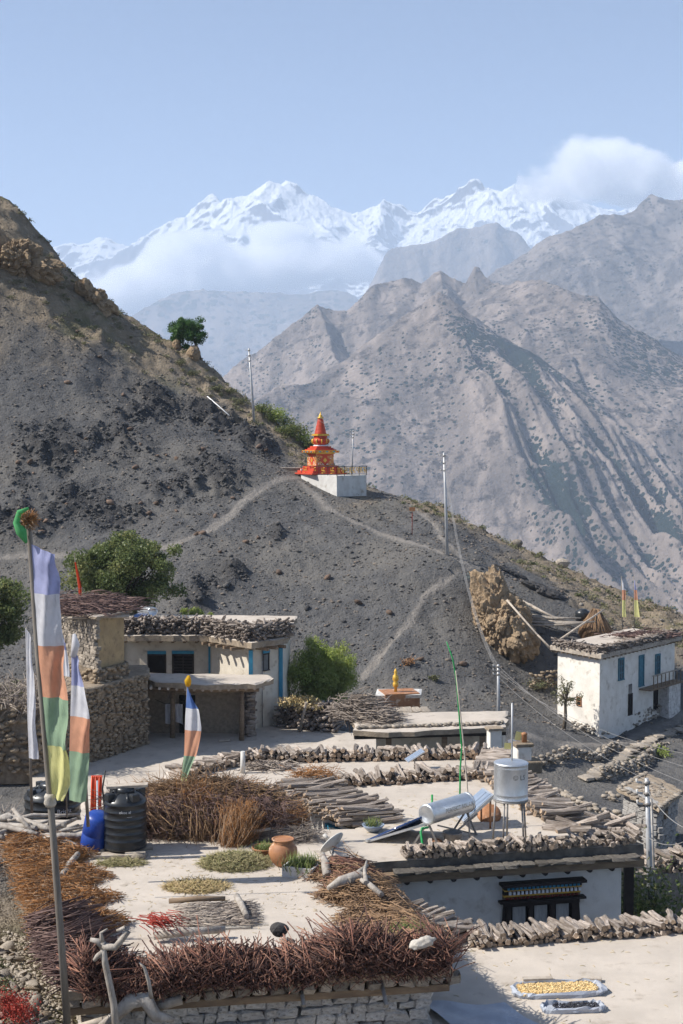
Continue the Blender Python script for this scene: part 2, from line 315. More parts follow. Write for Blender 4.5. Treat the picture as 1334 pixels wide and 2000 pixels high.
# ---------------------------------------------------------------- builders for many thin or small pieces
def strand_mesh(name, P0, D_, L, r, mat_, bend=0.15, n=3, rnd=None, taper=0.55, seed=1):
    """thin bent sticks: P0 (N,3) roots, D_ (N,3) unit directions, L lengths, r radii"""
    g = np.random.default_rng(seed); P0 = np.asarray(P0, float); D_ = np.asarray(D_, float); N = len(P0)
    D_ = D_ / np.linalg.norm(D_, axis=1, keepdims=True); L = np.broadcast_to(L, (N,)); r = np.broadcast_to(r, (N,))
    up = np.where(np.abs(D_[:, 2:3]) < 0.9, np.array([[0, 0, 1.0]]), np.array([[1.0, 0, 0]]))
    A = np.cross(D_, up); A /= np.linalg.norm(A, axis=1, keepdims=True); B = np.cross(A, D_)
    off = (g.normal(0, 1, (N, 1)) * A + g.normal(0, 1, (N, 1)) * B) * (L * bend)[:, None]
    rings = []
    for t, k in ((0, 1.0), (0.5, 0.85), (1.0, taper)):
        c = P0 + D_ * (L * t)[:, None] + off * (4 * t * (1 - t)) * 0.5
        for j in range(n):
            a = 2 * math.pi * j / n
            rings.append(c + (A * math.cos(a) + B * math.sin(a)) * (r * k)[:, None])
    V = np.stack(rings, 1)                                   # N, 3n, 3
    q = []
    for i in range(2):
        for j in range(n):
            a, b2, c2, d2 = i * n + j, i * n + (j + 1) % n, (i + 1) * n + (j + 1) % n, (i + 1) * n + j
            q += [(a, b2, c2), (a, c2, d2)]
    for j in range(1, n - 1): q += [(0, j + 1, j), (2 * n, 2 * n + j, 2 * n + j + 1)]
    q = np.array(q); Fc = (q[None] + (np.arange(N) * 3 * n)[:, None, None]).reshape(-1, 3)
    rnd = g.random(N) if rnd is None else rnd
    return mesh_np(name, V.reshape(-1, 3), Fc, [mat_], False, {'rnd': np.repeat(rnd, 3 * n)})
def leaf_mesh(name, P, size, mat_, seed=1, rnd=None, aspect=0.55, droop=0.0, nrm=None):
    g = np.random.default_rng(seed); N = len(P); P = np.asarray(P, float)
    d = g.normal(0, 1, (N, 3)); d[:, 2] -= droop; d /= np.linalg.norm(d, axis=1, keepdims=True)
    e = np.cross(d, g.normal(0, 1, (N, 3))); e /= np.linalg.norm(e, axis=1, keepdims=True); f = np.cross(d, e)
    s = (np.broadcast_to(size, (N,)) * g.uniform(0.6, 1.35, N))[:, None]
    V = np.stack([P, P + d * s * 0.5 + e * s * aspect * 0.5 + f * s * 0.08, P + d * s, P + d * s * 0.5 - e * s * aspect * 0.5 + f * s * 0.08], 1)
    Fc = np.arange(N * 4).reshape(-1, 4); rnd = g.random(N) if rnd is None else rnd
    return mesh_np(name, V.reshape(-1, 3), Fc, [mat_], False, {'rnd': np.repeat(rnd, 4)})
_t = (1 + 5 ** 0.5) / 2
ICO_V = np.array([(-1, _t, 0), (1, _t, 0), (-1, -_t, 0), (1, -_t, 0), (0, -1, _t), (0, 1, _t), (0, -1, -_t), (0, 1, -_t), (_t, 0, -1), (_t, 0, 1), (-_t, 0, -1), (-_t, 0, 1)]) / math.sqrt(1 + _t * _t)
ICO_F = np.array([(0, 11, 5), (0, 5, 1), (0, 1, 7), (0, 7, 10), (0, 10, 11), (1, 5, 9), (5, 11, 4), (11, 10, 2), (10, 7, 6), (7, 1, 8), (3, 9, 4), (3, 4, 2), (3, 2, 6), (3, 6, 8), (3, 8, 9), (4, 9, 5), (2, 4, 11), (6, 2, 10), (8, 6, 7), (9, 8, 1)])
def stones_mesh(name, P, S, mat_, seed=1, rnd=None):
    """angular stones, one icosahedron each with knocked corners; P (N,3), S (N,3) half sizes"""
    g = np.random.default_rng(seed); N = len(P); P = np.asarray(P); S = np.asarray(S)
    a = g.uniform(0, 6.28, N); base = ICO_V[None] * g.uniform(0.7, 1.25, (N, 12, 1)) * S[:, None, :]
    ca, sa = np.cos(a)[:, None], np.sin(a)[:, None]
    V = np.stack([base[..., 0] * ca - base[..., 1] * sa, base[..., 0] * sa + base[..., 1] * ca, base[..., 2]], -1) + P[:, None]
    Fc = (ICO_F[None] + (np.arange(N) * 12)[:, None, None]).reshape(-1, 3); rnd = g.random(N) if rnd is None else rnd
    return mesh_np(name, V.reshape(-1, 3), Fc, [mat_], False, {'rnd': np.repeat(rnd, 12)})
def one_stone(seed, mat_, flat=0.6):
    g = np.random.default_rng(seed); V = ICO_V * g.uniform(0.78, 1.2, (12, 1)) * np.array([1, 0.75, flat])
    return mesh_np('stone', V, ICO_F, [mat_])
def one_brick(seed, mat_, rough=0.10):
    """roughly squared stone, unit size, chamfered corners"""
    g = np.random.default_rng(seed); bm = bmesh.new(); bmesh.ops.create_cube(bm, size=1.0)
    bmesh.ops.bevel(bm, geom=list(bm.edges), offset=0.13, segments=1, affect='EDGES')
    for v_ in bm.verts: v_.co += Vector(g.uniform(-rough, rough, 3) * np.array([1, 0.8, 1.1]))
    bmesh.ops.triangulate(bm, faces=list(bm.faces)); me = bpy.data.meshes.new('stone'); bm.to_mesh(me); bm.free(); me.materials.append(mat_); return me
def one_log(seed, bark, cut):
    """unit log along X, radius 0.5: crooked, split or round, pale cut ends"""
    g = np.random.default_rng(seed); n = 6; prof = g.uniform(0.72, 1.18, n) * 0.5; ang = np.arange(n) * 2 * math.pi / n + g.uniform(-0.25, 0.25, n)
    if g.random() < 0.45: prof[:2] *= 0.55                                   # split face
    V = []; off = g.uniform(-0.16, 0.16, (4, 2)); off[0] = 0
    for i, x in enumerate((-0.5, -0.18, 0.2, 0.5)):
        k = g.uniform(0.85, 1.12); 
        for j in range(n): V.append((x + (g.uniform(-0.02, 0.02) if i in (0, 3) else 0), math.cos(ang[j]) * prof[j] * k + off[i, 0], math.sin(ang[j]) * prof[j] * k + off[i, 1]))
    f = [(i * n + j, i * n + (j + 1) % n, (i + 1) * n + (j + 1) % n, (i + 1) * n + j) for i in range(3) for j in range(n)]
    me = bpy.data.meshes.new('log'); me.from_pydata(V, [], f + [tuple(range(n))[::-1], tuple(range(3 * n, 4 * n))])
    me.materials.append(bark); me.materials.append(cut); me.polygons.foreach_set('material_index', [0] * (3 * n) + [1, 1]); me.update(); return me
LOGS = [one_log(100 + i, M['bark'], M['cut']) for i in range(14)]
STONES = [one_stone(200 + i, M['stone']) for i in range(10)]
STONES_B = [one_stone(230 + i, M['stone_brown']) for i in range(8)]
BRICKS_W = [one_brick(260 + i, M['stone_white'], 0.14) for i in range(10)]
BRICKS_D = [one_brick(310 + i, M['eave_dark'], 0.14) for i in range(8)]
BRICKS_S = [one_brick(290 + i, M['stone'], 0.13) for i in range(8)]
def put(name, me, parent, loc, scale, rot=(0, 0, 0)):
    o = bpy.data.objects.new(name, me); col.objects.link(o); o.parent = parent; o.location = loc; o.scale = scale; o.rotation_euler = rot; return o
def log_stack(label, p0, p1, z, height, length, dia, group='firewood stacked on the roofs', zf=None, loose=0.35, name='firewood_stack', yaw=0.0, cat='firewood', jz=0.0):
    """a row of firewood from p0 to p1; every log is its own piece and lies across the row"""
    g = np.random.default_rng(abs(hash(label)) % 1000 if False else sum(map(ord, label))); p0 = Vector((p0[0], p0[1])); p1 = Vector((p1[0], p1[1])); d = p1 - p0; L = d.length; d /= L
    a = math.atan2(d.y, d.x) + math.pi / 2 + yaw
    t = thing(name, label, cat, (p0.x, p0.y, z), 0, group); k = 0; lay = 0; zz = 0.0
    while zz + dia * 0.8 <= height + 1e-6:
        x = dia * (0.5 if lay % 2 else 0.15)
        while x < L and k < 300:
            dd = dia * g.uniform(0.75, 1.3); top = zz + dia * 1.6 > height
            if top and g.random() < loose * 0.6: x += dd; continue
            q = d * x; j = g.normal(0, 0.07) + (g.normal(0, loose * 0.5) if top else 0)
            ll = length * g.uniform(0.75, 1.12); s = g.normal(0, 0.06) * length
            lx, ly = q.x + math.cos(a) * s, q.y + math.sin(a) * s
            put('log', LOGS[g.integers(len(LOGS))], t, (lx, ly, zz + dia * 0.45 + g.normal(0, 0.012) + (jz * math.sin(x * 1.7))), (ll, dd * 1.08, dd * g.uniform(0.85, 1.1)), (g.uniform(-3, 3), g.normal(0, 0.05) + (g.normal(0, loose * 0.25) if top else 0), a + j + (math.pi if g.random() < 0.5 else 0)))
            x += dd * 0.92; k += 1
        zz += dia * 0.80; lay += 1
    return t
def log_heap_mesh(name, p0, p1, z, height, length, dia, seed, parent, loose=0.35):
    """far firewood, too small to pick apart: real logs joined in one part"""
    g = np.random.default_rng(seed); p0 = Vector((p0[0], p0[1], 0)); p1 = Vector((p1[0], p1[1], 0)); d = p1 - p0; L = d.length; d /= L; a = Vector((-d.y, d.x, 0))
    P, Dr, Ln, Rr = [], [], [], []; zz = 0
    while zz < height:
        x = 0
        while x < L:
            dd = dia * g.uniform(0.7, 1.3); dr = (a + d * g.normal(0, loose) + Vector((0, 0, g.normal(0, loose * 0.4)))).normalized(); l = length * g.uniform(0.7, 1.15)
            c = p0 + d * x + a * g.normal(0, 0.12) * length; P.append((c.x - dr.x * l / 2, c.y - dr.y * l / 2, z + zz + dd / 2 - dr.z * l / 2)); Dr.append(dr); Ln.append(l); Rr.append(dd / 2); x += dd * 0.95
        zz += dia * 0.75
    return tag(link(name, strand_mesh(name, np.array(P), np.array(Dr), np.array(Ln), np.array(Rr), M['tw_logs'], 0.03, 5, None, 0.85, seed), parent), kind='stuff')
def dry_wall(label, pts, height, st, zf, thick=0.35, group='dry stone walls on the slope', name='dry_stone_wall', meshes=None, cap=300, cat='wall'):
    """a rough wall of loose stones; pts are (x, y); each stone is a piece"""
    g = np.random.default_rng(sum(map(ord, label))); meshes = meshes or STONES
    t = thing(name, label, cat, (pts[0][0], pts[0][1], zf(*pts[0])), 0, group); k = 0; x0, y0, z0 = t.location
    for a, b in zip(pts[:-1], pts[1:]):
        a = Vector(a); b = Vector(b); L = (b - a).length; d = (b - a) / L; nn = Vector((-d.y, d.x)); ang = math.atan2(d.y, d.x)
        zz = 0.0
        while zz < height:
            x = g.uniform(0, st)
            while x < L and k < cap:
                s = st * g.uniform(0.6, 1.35); c = a + d * x + nn * g.normal(0, thick * 0.25)
                put('stone', meshes[g.integers(len(meshes))], t, (c.x - x0, c.y - y0, zf(c.x, c.y) - z0 + zz + g.normal(0, 0.02) + st * 0.22), (s * 0.58, s * 0.62, s * 0.5), (g.normal(0, 0.2), g.normal(0, 0.2), ang + g.normal(0, 0.4)))
                x += s * 0.9; k += 1
            zz += st * 0.5
    return t
def wall_frame(a, b):                                  # a wall's own axes: along, outward (right of a->b), angle
    a = Vector((a[0], a[1], 0)); b = Vector((b[0], b[1], 0)); d = (b - a).normalized(); return a, d, Vector((d.y, -d.x, 0)), math.atan2(d.y, d.x)
def tube_obj(name, pts, rad, m, parent=None, n=8): return MB().tube(pts, rad, n).build(name, m, parent)
def blob(name, c, r, mat_, amp=0.25, fr=1.0, seed=0.0, sub=4, parent=None, flat=None, smooth=False):
    bm = bmesh.new(); bmesh.ops.create_icosphere(bm, subdivisions=sub, radius=1.0); P = np.array([v_.co[:] for v_ in bm.verts])
    rr = np.array(r); Q = P * rr; nz = noise3(Q * fr + seed, seed) + 0.5 * noise3(Q * fr * 2.7 + seed, seed + 3)
    Q = Q * (1 + amp * nz)[:, None]
    if flat is not None: Q[:, 2] = np.maximum(Q[:, 2], flat)
    me = bpy.data.meshes.new(name)
    for v_, q in zip(bm.verts, Q): v_.co = q
    if smooth:
        for f_ in bm.faces: f_.smooth = True
    bm.to_mesh(me); bm.free(); me.materials.append(mat_); o = link(name, me, parent); o.location = c; return o
def text_mesh(name, txt, size, m, parent, mapf, extrude=0.0):
    """flat lettering; mapf places each vertex (x along, y up) on the surface"""
    cu = bpy.data.curves.new(name, 'FONT'); cu.body = txt; cu.size = size; cu.align_x = 'CENTER'; cu.align_y = 'CENTER'; cu.resolution_u = 2
    tmp = bpy.data.objects.new(name + '_tmp', cu); col.objects.link(tmp); dg = bpy.context.evaluated_depsgraph_get(); dg.update()
    me = bpy.data.meshes.new_from_object(tmp.evaluated_get(dg)); bpy.data.objects.remove(tmp); bpy.data.curves.remove(cu)
    for v_ in me.vertices: v_.co = mapf(v_.co.x, v_.co.y)
    me.materials.clear(); me.materials.append(m); me.name = name; return link(name, me, parent)
def twig_pile(name, label, cat, mat_, core, P0, D_, L, r, group=None, seed=1, bend=0.12, core_args=None, loc=None, part='twigs', n=3):
    loc = loc or tuple(np.mean(P0, 0)); t = thing(name, label, cat, loc, 0, group)
    o = link(part, strand_mesh(part, np.asarray(P0) - np.array(loc), D_, L, r, mat_, bend, n, None, 0.55, seed), t); tag(o, kind='stuff')
    return t
# ---------------------------------------------------------------- terrain of the village and the dark hill
CP = []                                              # control points of the ground: (x, y, z)
def cp(px, py, Y): CP.append(tuple(at_y(px, py, Y)))
for q in [(-250, 1336, 84), (0, 1336, 84), (150, 1336, 84), (300, 1340, 84), (-250, 1080, 104), (0, 1090, 104), (200, 1082, 104), (330, 1068, 104), (450, 1003, 111),
          (-250, 880, 117), (0, 900, 116), (200, 900, 117), (400, 900, 119), (-250, 640, 128), (0, 690, 128), (200, 720, 130), (350, 770, 132),
          (500, 1190, 96), (400, 1245, 91), (600, 1100, 103), (575, 935, 119), (480, 880, 124), (700, 1390, 86), (700, 1250, 93), (700, 1100, 103), (868, 1086, 101), (900, 1250, 93),
          (950, 1350, 88), (800, 1000, 115), (980, 1250, 95), (1000, 1150, 101), (1040, 1292, 95), (1100, 1205, 97), (1200, 1212, 100), (1334, 1230, 102), (1500, 1260, 103),
          (1175, 1437, 85), (1092, 1405, 88), (1334, 1400, 91), (1000, 1400, 84), (1334, 1480, 78), (1100, 1485, 75), (1100, 1565, 62), (1300, 1680, 52.5), (1150, 1660, 52), (1450, 1640, 54),
          (1000, 1510, 68), (657, 958, 121), (715, 966, 120), (620, 945, 121)]: cp(*q)
crest = [(-300, 240, 142), (-120, 330, 141), (0, 396, 140), (70, 446, 141), (130, 528, 140), (230, 606, 141), (300, 650, 141), (390, 700, 141), (440, 750, 140), (500, 805, 138), (560, 845, 134), (605, 875, 130), (650, 925, 127),
         (760, 962, 125), (870, 1008, 121), (1000, 1064, 116), (1090, 1110, 112), (1200, 1162, 110), (1334, 1207, 109), (1500, 1272, 108), (1700, 1340, 108)]
for a, b, c in crest:
    p = at_y(a, b, c); CP.append(tuple(p)); CP.append((p.x * 1.1, p.y + 16, p.z - 9)); CP.append((p.x * 1.3, p.y + 60, p.z - 50))
for x in (-60, -30, -12, 0, 10): CP += [(x, 74, -14.75)]
for x in (-30, -18, -8, 0): CP += [(x, 64, -14.75), (x, 58, -14.9)]
CP += [(-9, 31, -9.75), (-12, 33, -9.6), (-7.6, 27, -9.7), (-6.2, 23.8, -9.25), (-9, 24, -9.3), (-4.3, 21.5, -8.85), (-5.0, 20.8, -8.8), (-5.6, 19, -9.2), (-3.3, 21.2, -9.7), (-2.0, 21.3, -11.2), (-3.2, 18.5, -10.6), (-10, 18, -9.6), (-16, 26, -9.5), (-18, 36, -10.2), (-9.5, 40, -11.3), (-14, 48, -12.8), (-30, 45, -11), (-40, 30, -9),
       (0, 35, -13.4), (0, 45, -14.2), (6, 30, -13.2), (8, 38, -13.8), (12, 34, -13.4), (0, 25, -13), (6, 20, -13), (14, 24, -13.2), (20, 40, -14.5), (40, 60, -17), (30, 20, -14), (0, 5, -12), (0, -30, -12), (-60, -30, -9), (60, -30, -14), (70, 100, -22), (-80, 60, -8), (-90, 110, 14), (-90, 150, 34), (90, 160, -45)]
CP = np.array(CP)
def rbf_fit(P, c=5.0, lam=0.02):
    xy = P[:, :2] / 10; n = len(P)
    d = np.sqrt(((xy[:, None] - xy[None]) ** 2).sum(-1) + (c / 10) ** 2)
    A = np.zeros((n + 3, n + 3)); A[:n, :n] = -d + 0 * np.eye(n) - lam * np.eye(n) * -1; A[:n, n] = 1; A[:n, n + 1:] = xy; A[n, :n] = 1; A[n + 1:, :n] = xy.T
    return np.linalg.solve(A, np.concatenate([P[:, 2], [0, 0, 0]])), xy, c
_W, _XY, _C = rbf_fit(CP)
def base_h(x, y):
    x = np.asarray(x, float); y = np.asarray(y, float); sh = x.shape; q = np.stack([x.ravel(), y.ravel()], -1) / 10
    z = np.empty(len(q)); n = len(_XY)
    for i in range(0, len(q), 20000):
        s = q[i:i + 20000]; d = np.sqrt(((s[:, None] - _XY[None]) ** 2).sum(-1) + (_C / 10) ** 2)
        z[i:i + 20000] = -d @ _W[:n] + _W[n] + s @ _W[n + 1:]
    return z.reshape(sh)
def proj(x, y, z):                                   # world -> photo pixel
    d = y * _c - z * _s; u = y * _s + z * _c
    return 667 + F_PX * x / d, 1000 - F_PX * u / d
def seg_dist(px, py, pts):
    best = np.full(px.shape, 1e9)
    for (ax, ay), (bx, by) in zip(pts[:-1], pts[1:]):
        dx, dy = bx - ax, by - ay; t = np.clip(((px - ax) * dx + (py - ay) * dy) / (dx * dx + dy * dy), 0, 1)
        best = np.minimum(best, np.hypot(px - ax - t * dx, py - ay - t * dy))
    return best
def on_ground(px, py, y0=50, y1=150):                # first hit of a photo pixel with the bare ground
    Y = np.linspace(y0, y1, 600); x, yy, k = ray(px, py); g = base_h(x / yy * Y, Y); z = k / yy * Y
    i = np.argmax(z <= g) if (z <= g).any() else len(Y) - 1
    return Vector((x / yy * Y[i], Y[i], g[i]))
# the paths across the scree, as ground points
PATHS = [([(-150, 1095), (0, 1090), (60, 1085), (200, 1085), (330, 1068), (400, 1042), (450, 1005), (490, 968), (540, 938), (580, 932)], 0.42),
         ([(585, 940), (640, 990), (700, 1020), (780, 1050), (860, 1080), (900, 1098)], 0.30),
         ([(800, 985), (840, 1020), (880, 1062), (910, 1100)], 0.3),
         ([(930, 1105), (880, 1128), (830, 1160), (800, 1215), (750, 1275), (705, 1325)], 0.26),
         ([(1040, 1440), (1120, 1452), (1190, 1455), (1240, 1440), (1334, 1395)], 0.5)]
PATHS = [([tuple(on_ground(a, b).xy) for a, b in p], w) for p, w in PATHS]
ROUGH = [(270, 800, 70, 30), (225, 865, 75, 35), (300, 790, 60, 30), (400, 815, 60, 28), (500, 868, 45, 25), (440, 830, 60, 25), (410, 940, 75, 50), (330, 945, 60, 40), (30, 960, 40, 35), (150, 985, 70, 30), (60, 1010, 80, 40), (230, 1010, 70, 25),
         (420, 1170, 60, 60), (450, 1130, 40, 30), (540, 1050, 14, 20), (90, 870, 70, 40), (120, 900, 40, 30), (520, 890, 30, 18), (390, 1225, 50, 30)]
ROUGH = [(on_ground(a, b), w, h) for a, b, w, h in ROUGH]
xs = np.concatenate([np.linspace(-320, -70, 24)[:-1], np.linspace(-70, -38, 40)[:-1], np.linspace(-38, 40, 320), np.linspace(40, 75, 40)[1:], np.linspace(75, 320, 24)[1:]])
ys = np.concatenate([np.linspace(-60, 15, 14)[:-1], np.linspace(15, 75, 150)[:-1], np.linspace(75, 146, 320), np.linspace(146, 190, 40)[1:], np.linspace(190, 330, 14)[1:]])
GX, GY = np.meshgrid(xs, ys); GZ = base_h(GX, GY)
hillm = sstep(78, 88, GY)
gpx, gpy = proj(GX, GY, GZ)
# tan soil: the back flank right of the crest line, and the upper left shoulder (in ground coordinates)
crx = np.array([at_y(a, b, c).x for a, b, c in crest]); cry = np.array([c for a, b, c in crest], float)
o_ = np.argsort(crx); back = GY - np.interp(GX, crx[o_], cry[o_])
wob = fbm(GX * 0.16, GY * 0.16, 5)
tanm = np.where(GX > 4, sstep(-13 + 0.0 * GX, -4, back + wob * 8 + np.clip(GX - 12, 0, 20) * 0.15), 0) * sstep(3, 7, GX)
tanm = np.maximum(tanm, sstep(-14, -6, back + wob * 7) * (GX < 4) * sstep(-4.5, -1.0, -GX + 0 * wob))
tanm = np.maximum(tanm, sstep(5, 16, GZ + wob * 6 + (-GX - 20) * 0.12) * (GX < 0) * 0.85)
tanm = np.maximum(tanm, sstep(40, 25, GY) * (GX < 4) * 0.9)
paths = np.zeros_like(GX)
pw = fbm(GX * 0.5, GY * 0.5, 3) * 0.18
for p, w in PATHS: paths = np.maximum(paths, 1 - sstep(w * 0.55, w * 1.3, seg_dist(GX, GY, p) + pw))
rough = np.zeros_like(GX)
for p, w, h in ROUGH:
    sx, sy = w / F_PX * p.y, h / F_PX * p.y * 2.0
    rough = np.maximum(rough, np.exp(-(((GX - p.x) / sx) ** 2 + ((GY - p.y) / sy) ** 2) ** 1.3))
rn = ridged(GX * 0.55, GY * 0.55, 5); n1 = fbm(GX * 0.25, GY * 0.25, 6); n2 = fbm(GX * 1.3, GY * 1.3, 4)
rough = np.clip(rough * sstep(-0.45, 0.25, n1 + n2 * 0.6), 0, 1)
flow = fbm((GX + 0.35 * GY) * 0.9, (GY - 0.2 * GX) * 0.12, 4)     # scree chutes that run down the slope
GZ2 = GZ + hillm * (n1 * 0.55 + n2 * 0.10 + flow * 0.16) * (1 - 0.8 * paths) + rough * hillm * (rn * 1.7 - 0.35 + n2 * 0.5) + tanm * hillm * (n2 * 0.22 + ridged(GX * 0.2, GY * 0.35, 5) * 0.9 - 0.4) * sstep(0, 6, np.abs(GX - 0.0) )
GZ2 += (1 - hillm) * n2 * 0.10
GZ2 -= paths * hillm * 0.06
stp = on_ground(657, 958); dst = np.hypot(GX - 0.0, GY - 121.5)
GZ2 = np.where(dst < 9, GZ + (GZ2 - GZ) * sstep(3.5, 9, dst), GZ2)
gm, nt, n, b, out = mat_nodes('hill_soil'); v = coord(nt)
f1 = nnoise(nt, v, 0.6, 4, 0.65); f2 = nnoise(nt, v, 1.5, 4, 0.8); f3 = nnoise(nt, v, 0.13, 3, 0.6)
scree = nmix(nt, nramp(nt, f1, 0.3, 0.7), (0.094, 0.093, 0.094), (0.138, 0.135, 0.133))
scree = nmix(nt, nramp(nt, f3, 0.42, 0.64), scree, (0.15, 0.142, 0.132))
scree = nmix(nt, nramp(nt, f2, 0.60, 0.74), scree, (0.21, 0.185, 0.16))
scree = nmix(nt, nramp(nt, f2, 0.40, 0.28), scree, (0.045, 0.044, 0.046))
scree = nmix(nt, nmath(nt, 'MULTIPLY', attr(nt, 'rough'), 0.8), scree, (0.032, 0.032, 0.035))
tn = nmix(nt, nramp(nt, f1, 0.3, 0.7), (0.31, 0.25, 0.18), (0.215, 0.172, 0.125))
tn = nmix(nt, nramp(nt, f2, 0.56, 0.7), tn, (0.40, 0.335, 0.25)); tn = nmix(nt, nramp(nt, f3, 0.54, 0.66), tn, (0.16, 0.145, 0.085))
cc = nmix(nt, nramp(nt, nmath(nt, 'ADD', attr(nt, 'tan'), nmath(nt, 'MULTIPLY_ADD', f2, 0.7)), 0.05, 0.95), scree, tn)
cc.node.inputs[0].links[0].from_node.inputs[0].links[0].from_node.inputs[1].links[0].from_node.inputs[2].default_value = -0.35
cc = nmix(nt, attr(nt, 'path'), cc, nmix(nt, nramp(nt, f2, 0.35, 0.65), (0.21, 0.192, 0.175), (0.27, 0.247, 0.222)))
nt.links.new(cc, b.inputs['Base Color']); b.inputs['Roughness'].default_value = 0.95; b.inputs['Specular IOR Level'].default_value = 0.15
nbump(nt, b, nnoise(nt, v, 2.2, 4, 0.8), 1.0, 0.35)
me = mesh_np('ground', np.stack([GX, GY, GZ2], -1).reshape(-1, 3), grid_faces(len(xs), len(ys)), [gm], True,
             {'tan': tanm.ravel(), 'path': paths.ravel(), 'rough': (rough * hillm).ravel()})
ground = tag(link('ground', me), kind='structure')
from mathutils.bvhtree import BVHTree
def drop(x, y):                                      # height of the finished ground
    i = min(max(np.searchsorted(xs, x) - 1, 0), len(xs) - 2); j = min(max(np.searchsorted(ys, y) - 1, 0), len(ys) - 2)
    u = (x - xs[i]) / (xs[i + 1] - xs[i]); w = (y - ys[j]) / (ys[j + 1] - ys[j])
    return float((GZ2[j, i] * (1 - u) + GZ2[j, i + 1] * u) * (1 - w) + (GZ2[j + 1, i] * (1 - u) + GZ2[j + 1, i + 1] * u) * w)
def hit(px, py, y0=45, y1=170):                      # where a photo pixel meets the finished ground
    x, yy, k = ray(px, py); Y = y0
    while Y < y1:
        if k / yy * Y <= drop(x / yy * Y, Y): break
        Y += 0.1
    return Vector((x / yy * Y, Y, drop(x / yy * Y, Y)))
# ---------------------------------------------------------------- mountains: crest lines with flanks
def tents(X, Y, ridges, wob=0.0):
    """height = highest of several sloping crests; ridges: (points, left slope, right slope)"""
    H = np.full(X.shape, -1e9); side = np.zeros(X.shape)
    for pts, sl, sr in ridges:
        for a, c in zip(pts[:-1], pts[1:]):
            dx, dy = c[0] - a[0], c[1] - a[1]; L2 = dx * dx + dy * dy
            t = np.clip(((X - a[0]) * dx + (Y - a[1]) * dy) / L2, 0, 1)
            ex, ey = X - a[0] - t * dx, Y - a[1] - t * dy; d = np.hypot(ex, ey)
            cr = (dx * ey - dy * ex); s = np.where(cr > 0, sl, sr)
            h = a[2] + t * (c[2] - a[2]) - d * s
            m = h > H; H = np.where(m, h, H); side = np.where(m, np.sign(cr), side)
    return H, side
def mountain(name, ridges_px, x0, x1, y0, y1, nx, ny, amp, fr, material, floor, seed=0.0, crisp=1.0, extra=None):
    X, Y = np.meshgrid(np.linspace(x0, x1, nx), np.linspace(y0, y1, ny))
    rid = [([tuple(at_y(a, c, d)) for a, c, d in pts], sl, sr) for pts, sl, sr in ridges_px]
    wx = fbm(X * fr * 0.7 + seed, Y * fr * 0.7, 4) * amp * 0.6; wy = fbm(X * fr * 0.7 + 40 + seed, Y * fr * 0.7, 4) * amp * 0.6
    H0, _ = tents(X, Y, rid); edge = np.clip((H0 - floor) / (H0.max() - floor), 0, 1)
    # distance from crest decides how strongly the ground is cut into spurs
    H, side = tents(X + wx, Y + wy, rid)
    rg = ridged(X * fr + seed, Y * fr + seed, 8, 0.5)
    Z = np.maximum(H, floor) + (rg - 0.5) * amp * crisp * np.clip(edge * 3, 0.15, 1) + fbm(X * fr * 6, Y * fr * 6, 4) * amp * 0.06
    at = {'side': side.ravel()}
    if extra is not None: Z, at = extra(X, Y, Z, H, side, at)
    me = mesh_np(name, np.stack([X, Y, Z], -1).reshape(-1, 3), grid_faces(nx, ny), [material], True, at)
    return tag(link(name, me), kind='structure')
def rock_mat(name, c1, c2, veg, s, vegmin, vegmax, dens, bump=1.0):
    m, nt, n, b, out = mat_nodes(name); v = coord(nt)
    f1 = nnoise(nt, v, s, 4, 0.65); f2 = nnoise(nt, v, s * 9, 4, 0.75); st = nnoise(nt, v, s * 5, 3, 0.6, (1.0, 0.35, 0.12))
    c = nmix(nt, nramp(nt, f1, 0.3, 0.7), c1, c2); c = nmix(nt, nramp(nt, st, 0.42, 0.62), c, tuple(x * 1.35 for x in c1)); c = nmix(nt, nramp(nt, f2, 0.50, 0.34), c, tuple(x * 0.55 for x in c2))
    vo = n.new('ShaderNodeTexVoronoi'); vo.inputs['Scale'].default_value = dens; vo.inputs['Randomness'].default_value = 1.0; nt.links.new(v, vo.inputs['Vector'])
    sep = n.new('ShaderNodeSeparateColor'); nt.links.new(vo.outputs['Color'], sep.inputs[0])
    # each cell holds a shrub of its own size; how many there are depends on the slope they grow on
    cover = nramp(nt, nnoise(nt, v, s * 1.7, 3, 0.6), 0.35, 0.66)
    cover = nmath(nt, 'ADD', nmath(nt, 'MULTIPLY', cover, vegmax - vegmin), vegmin)
    cover = nmath(nt, 'ADD', cover, nmath(nt, 'MULTIPLY', attr(nt, 'veg'), 1.15))
    size = nmath(nt, 'MULTIPLY', nmath(nt, 'SUBTRACT', cover, nmath(nt, 'MULTIPLY', sep.outputs[0], 0.8)), 0.9)
    shrub = nramp(nt, nmath(nt, 'SUBTRACT', size, vo.outputs['Distance']), -0.04, 0.05)
    c = nmix(nt, shrub, c, veg)
    nt.links.new(c, b.inputs['Base Color']); b.inputs['Roughness'].default_value = 1.0; b.inputs['Specular IOR Level'].default_value = 0.05
    hh = nmath(nt, 'ADD', f2, nmath(nt, 'MULTIPLY', shrub, 0.35)); nbump(nt, b, hh, bump, 0.10 / s * 0.30)
    return m
m_mid = rock_mat('dry_mountain', (0.185, 0.153, 0.132), (0.112, 0.097, 0.089), (0.016, 0.026, 0.022), 0.004, 0.22, 0.62, 0.12)
m_r = rock_mat('dry_mountain_far', (0.145, 0.125, 0.112), (0.092, 0.083, 0.078), (0.02, 0.03, 0.024), 0.003, 0.20, 0.60, 0.085)
m_far = rock_mat('dark_mountain', (0.15, 0.125, 0.105), (0.09, 0.08, 0.07), (0.035, 0.045, 0.03), 0.0012, 0.05, 0.35, 0.02)
D = 2600
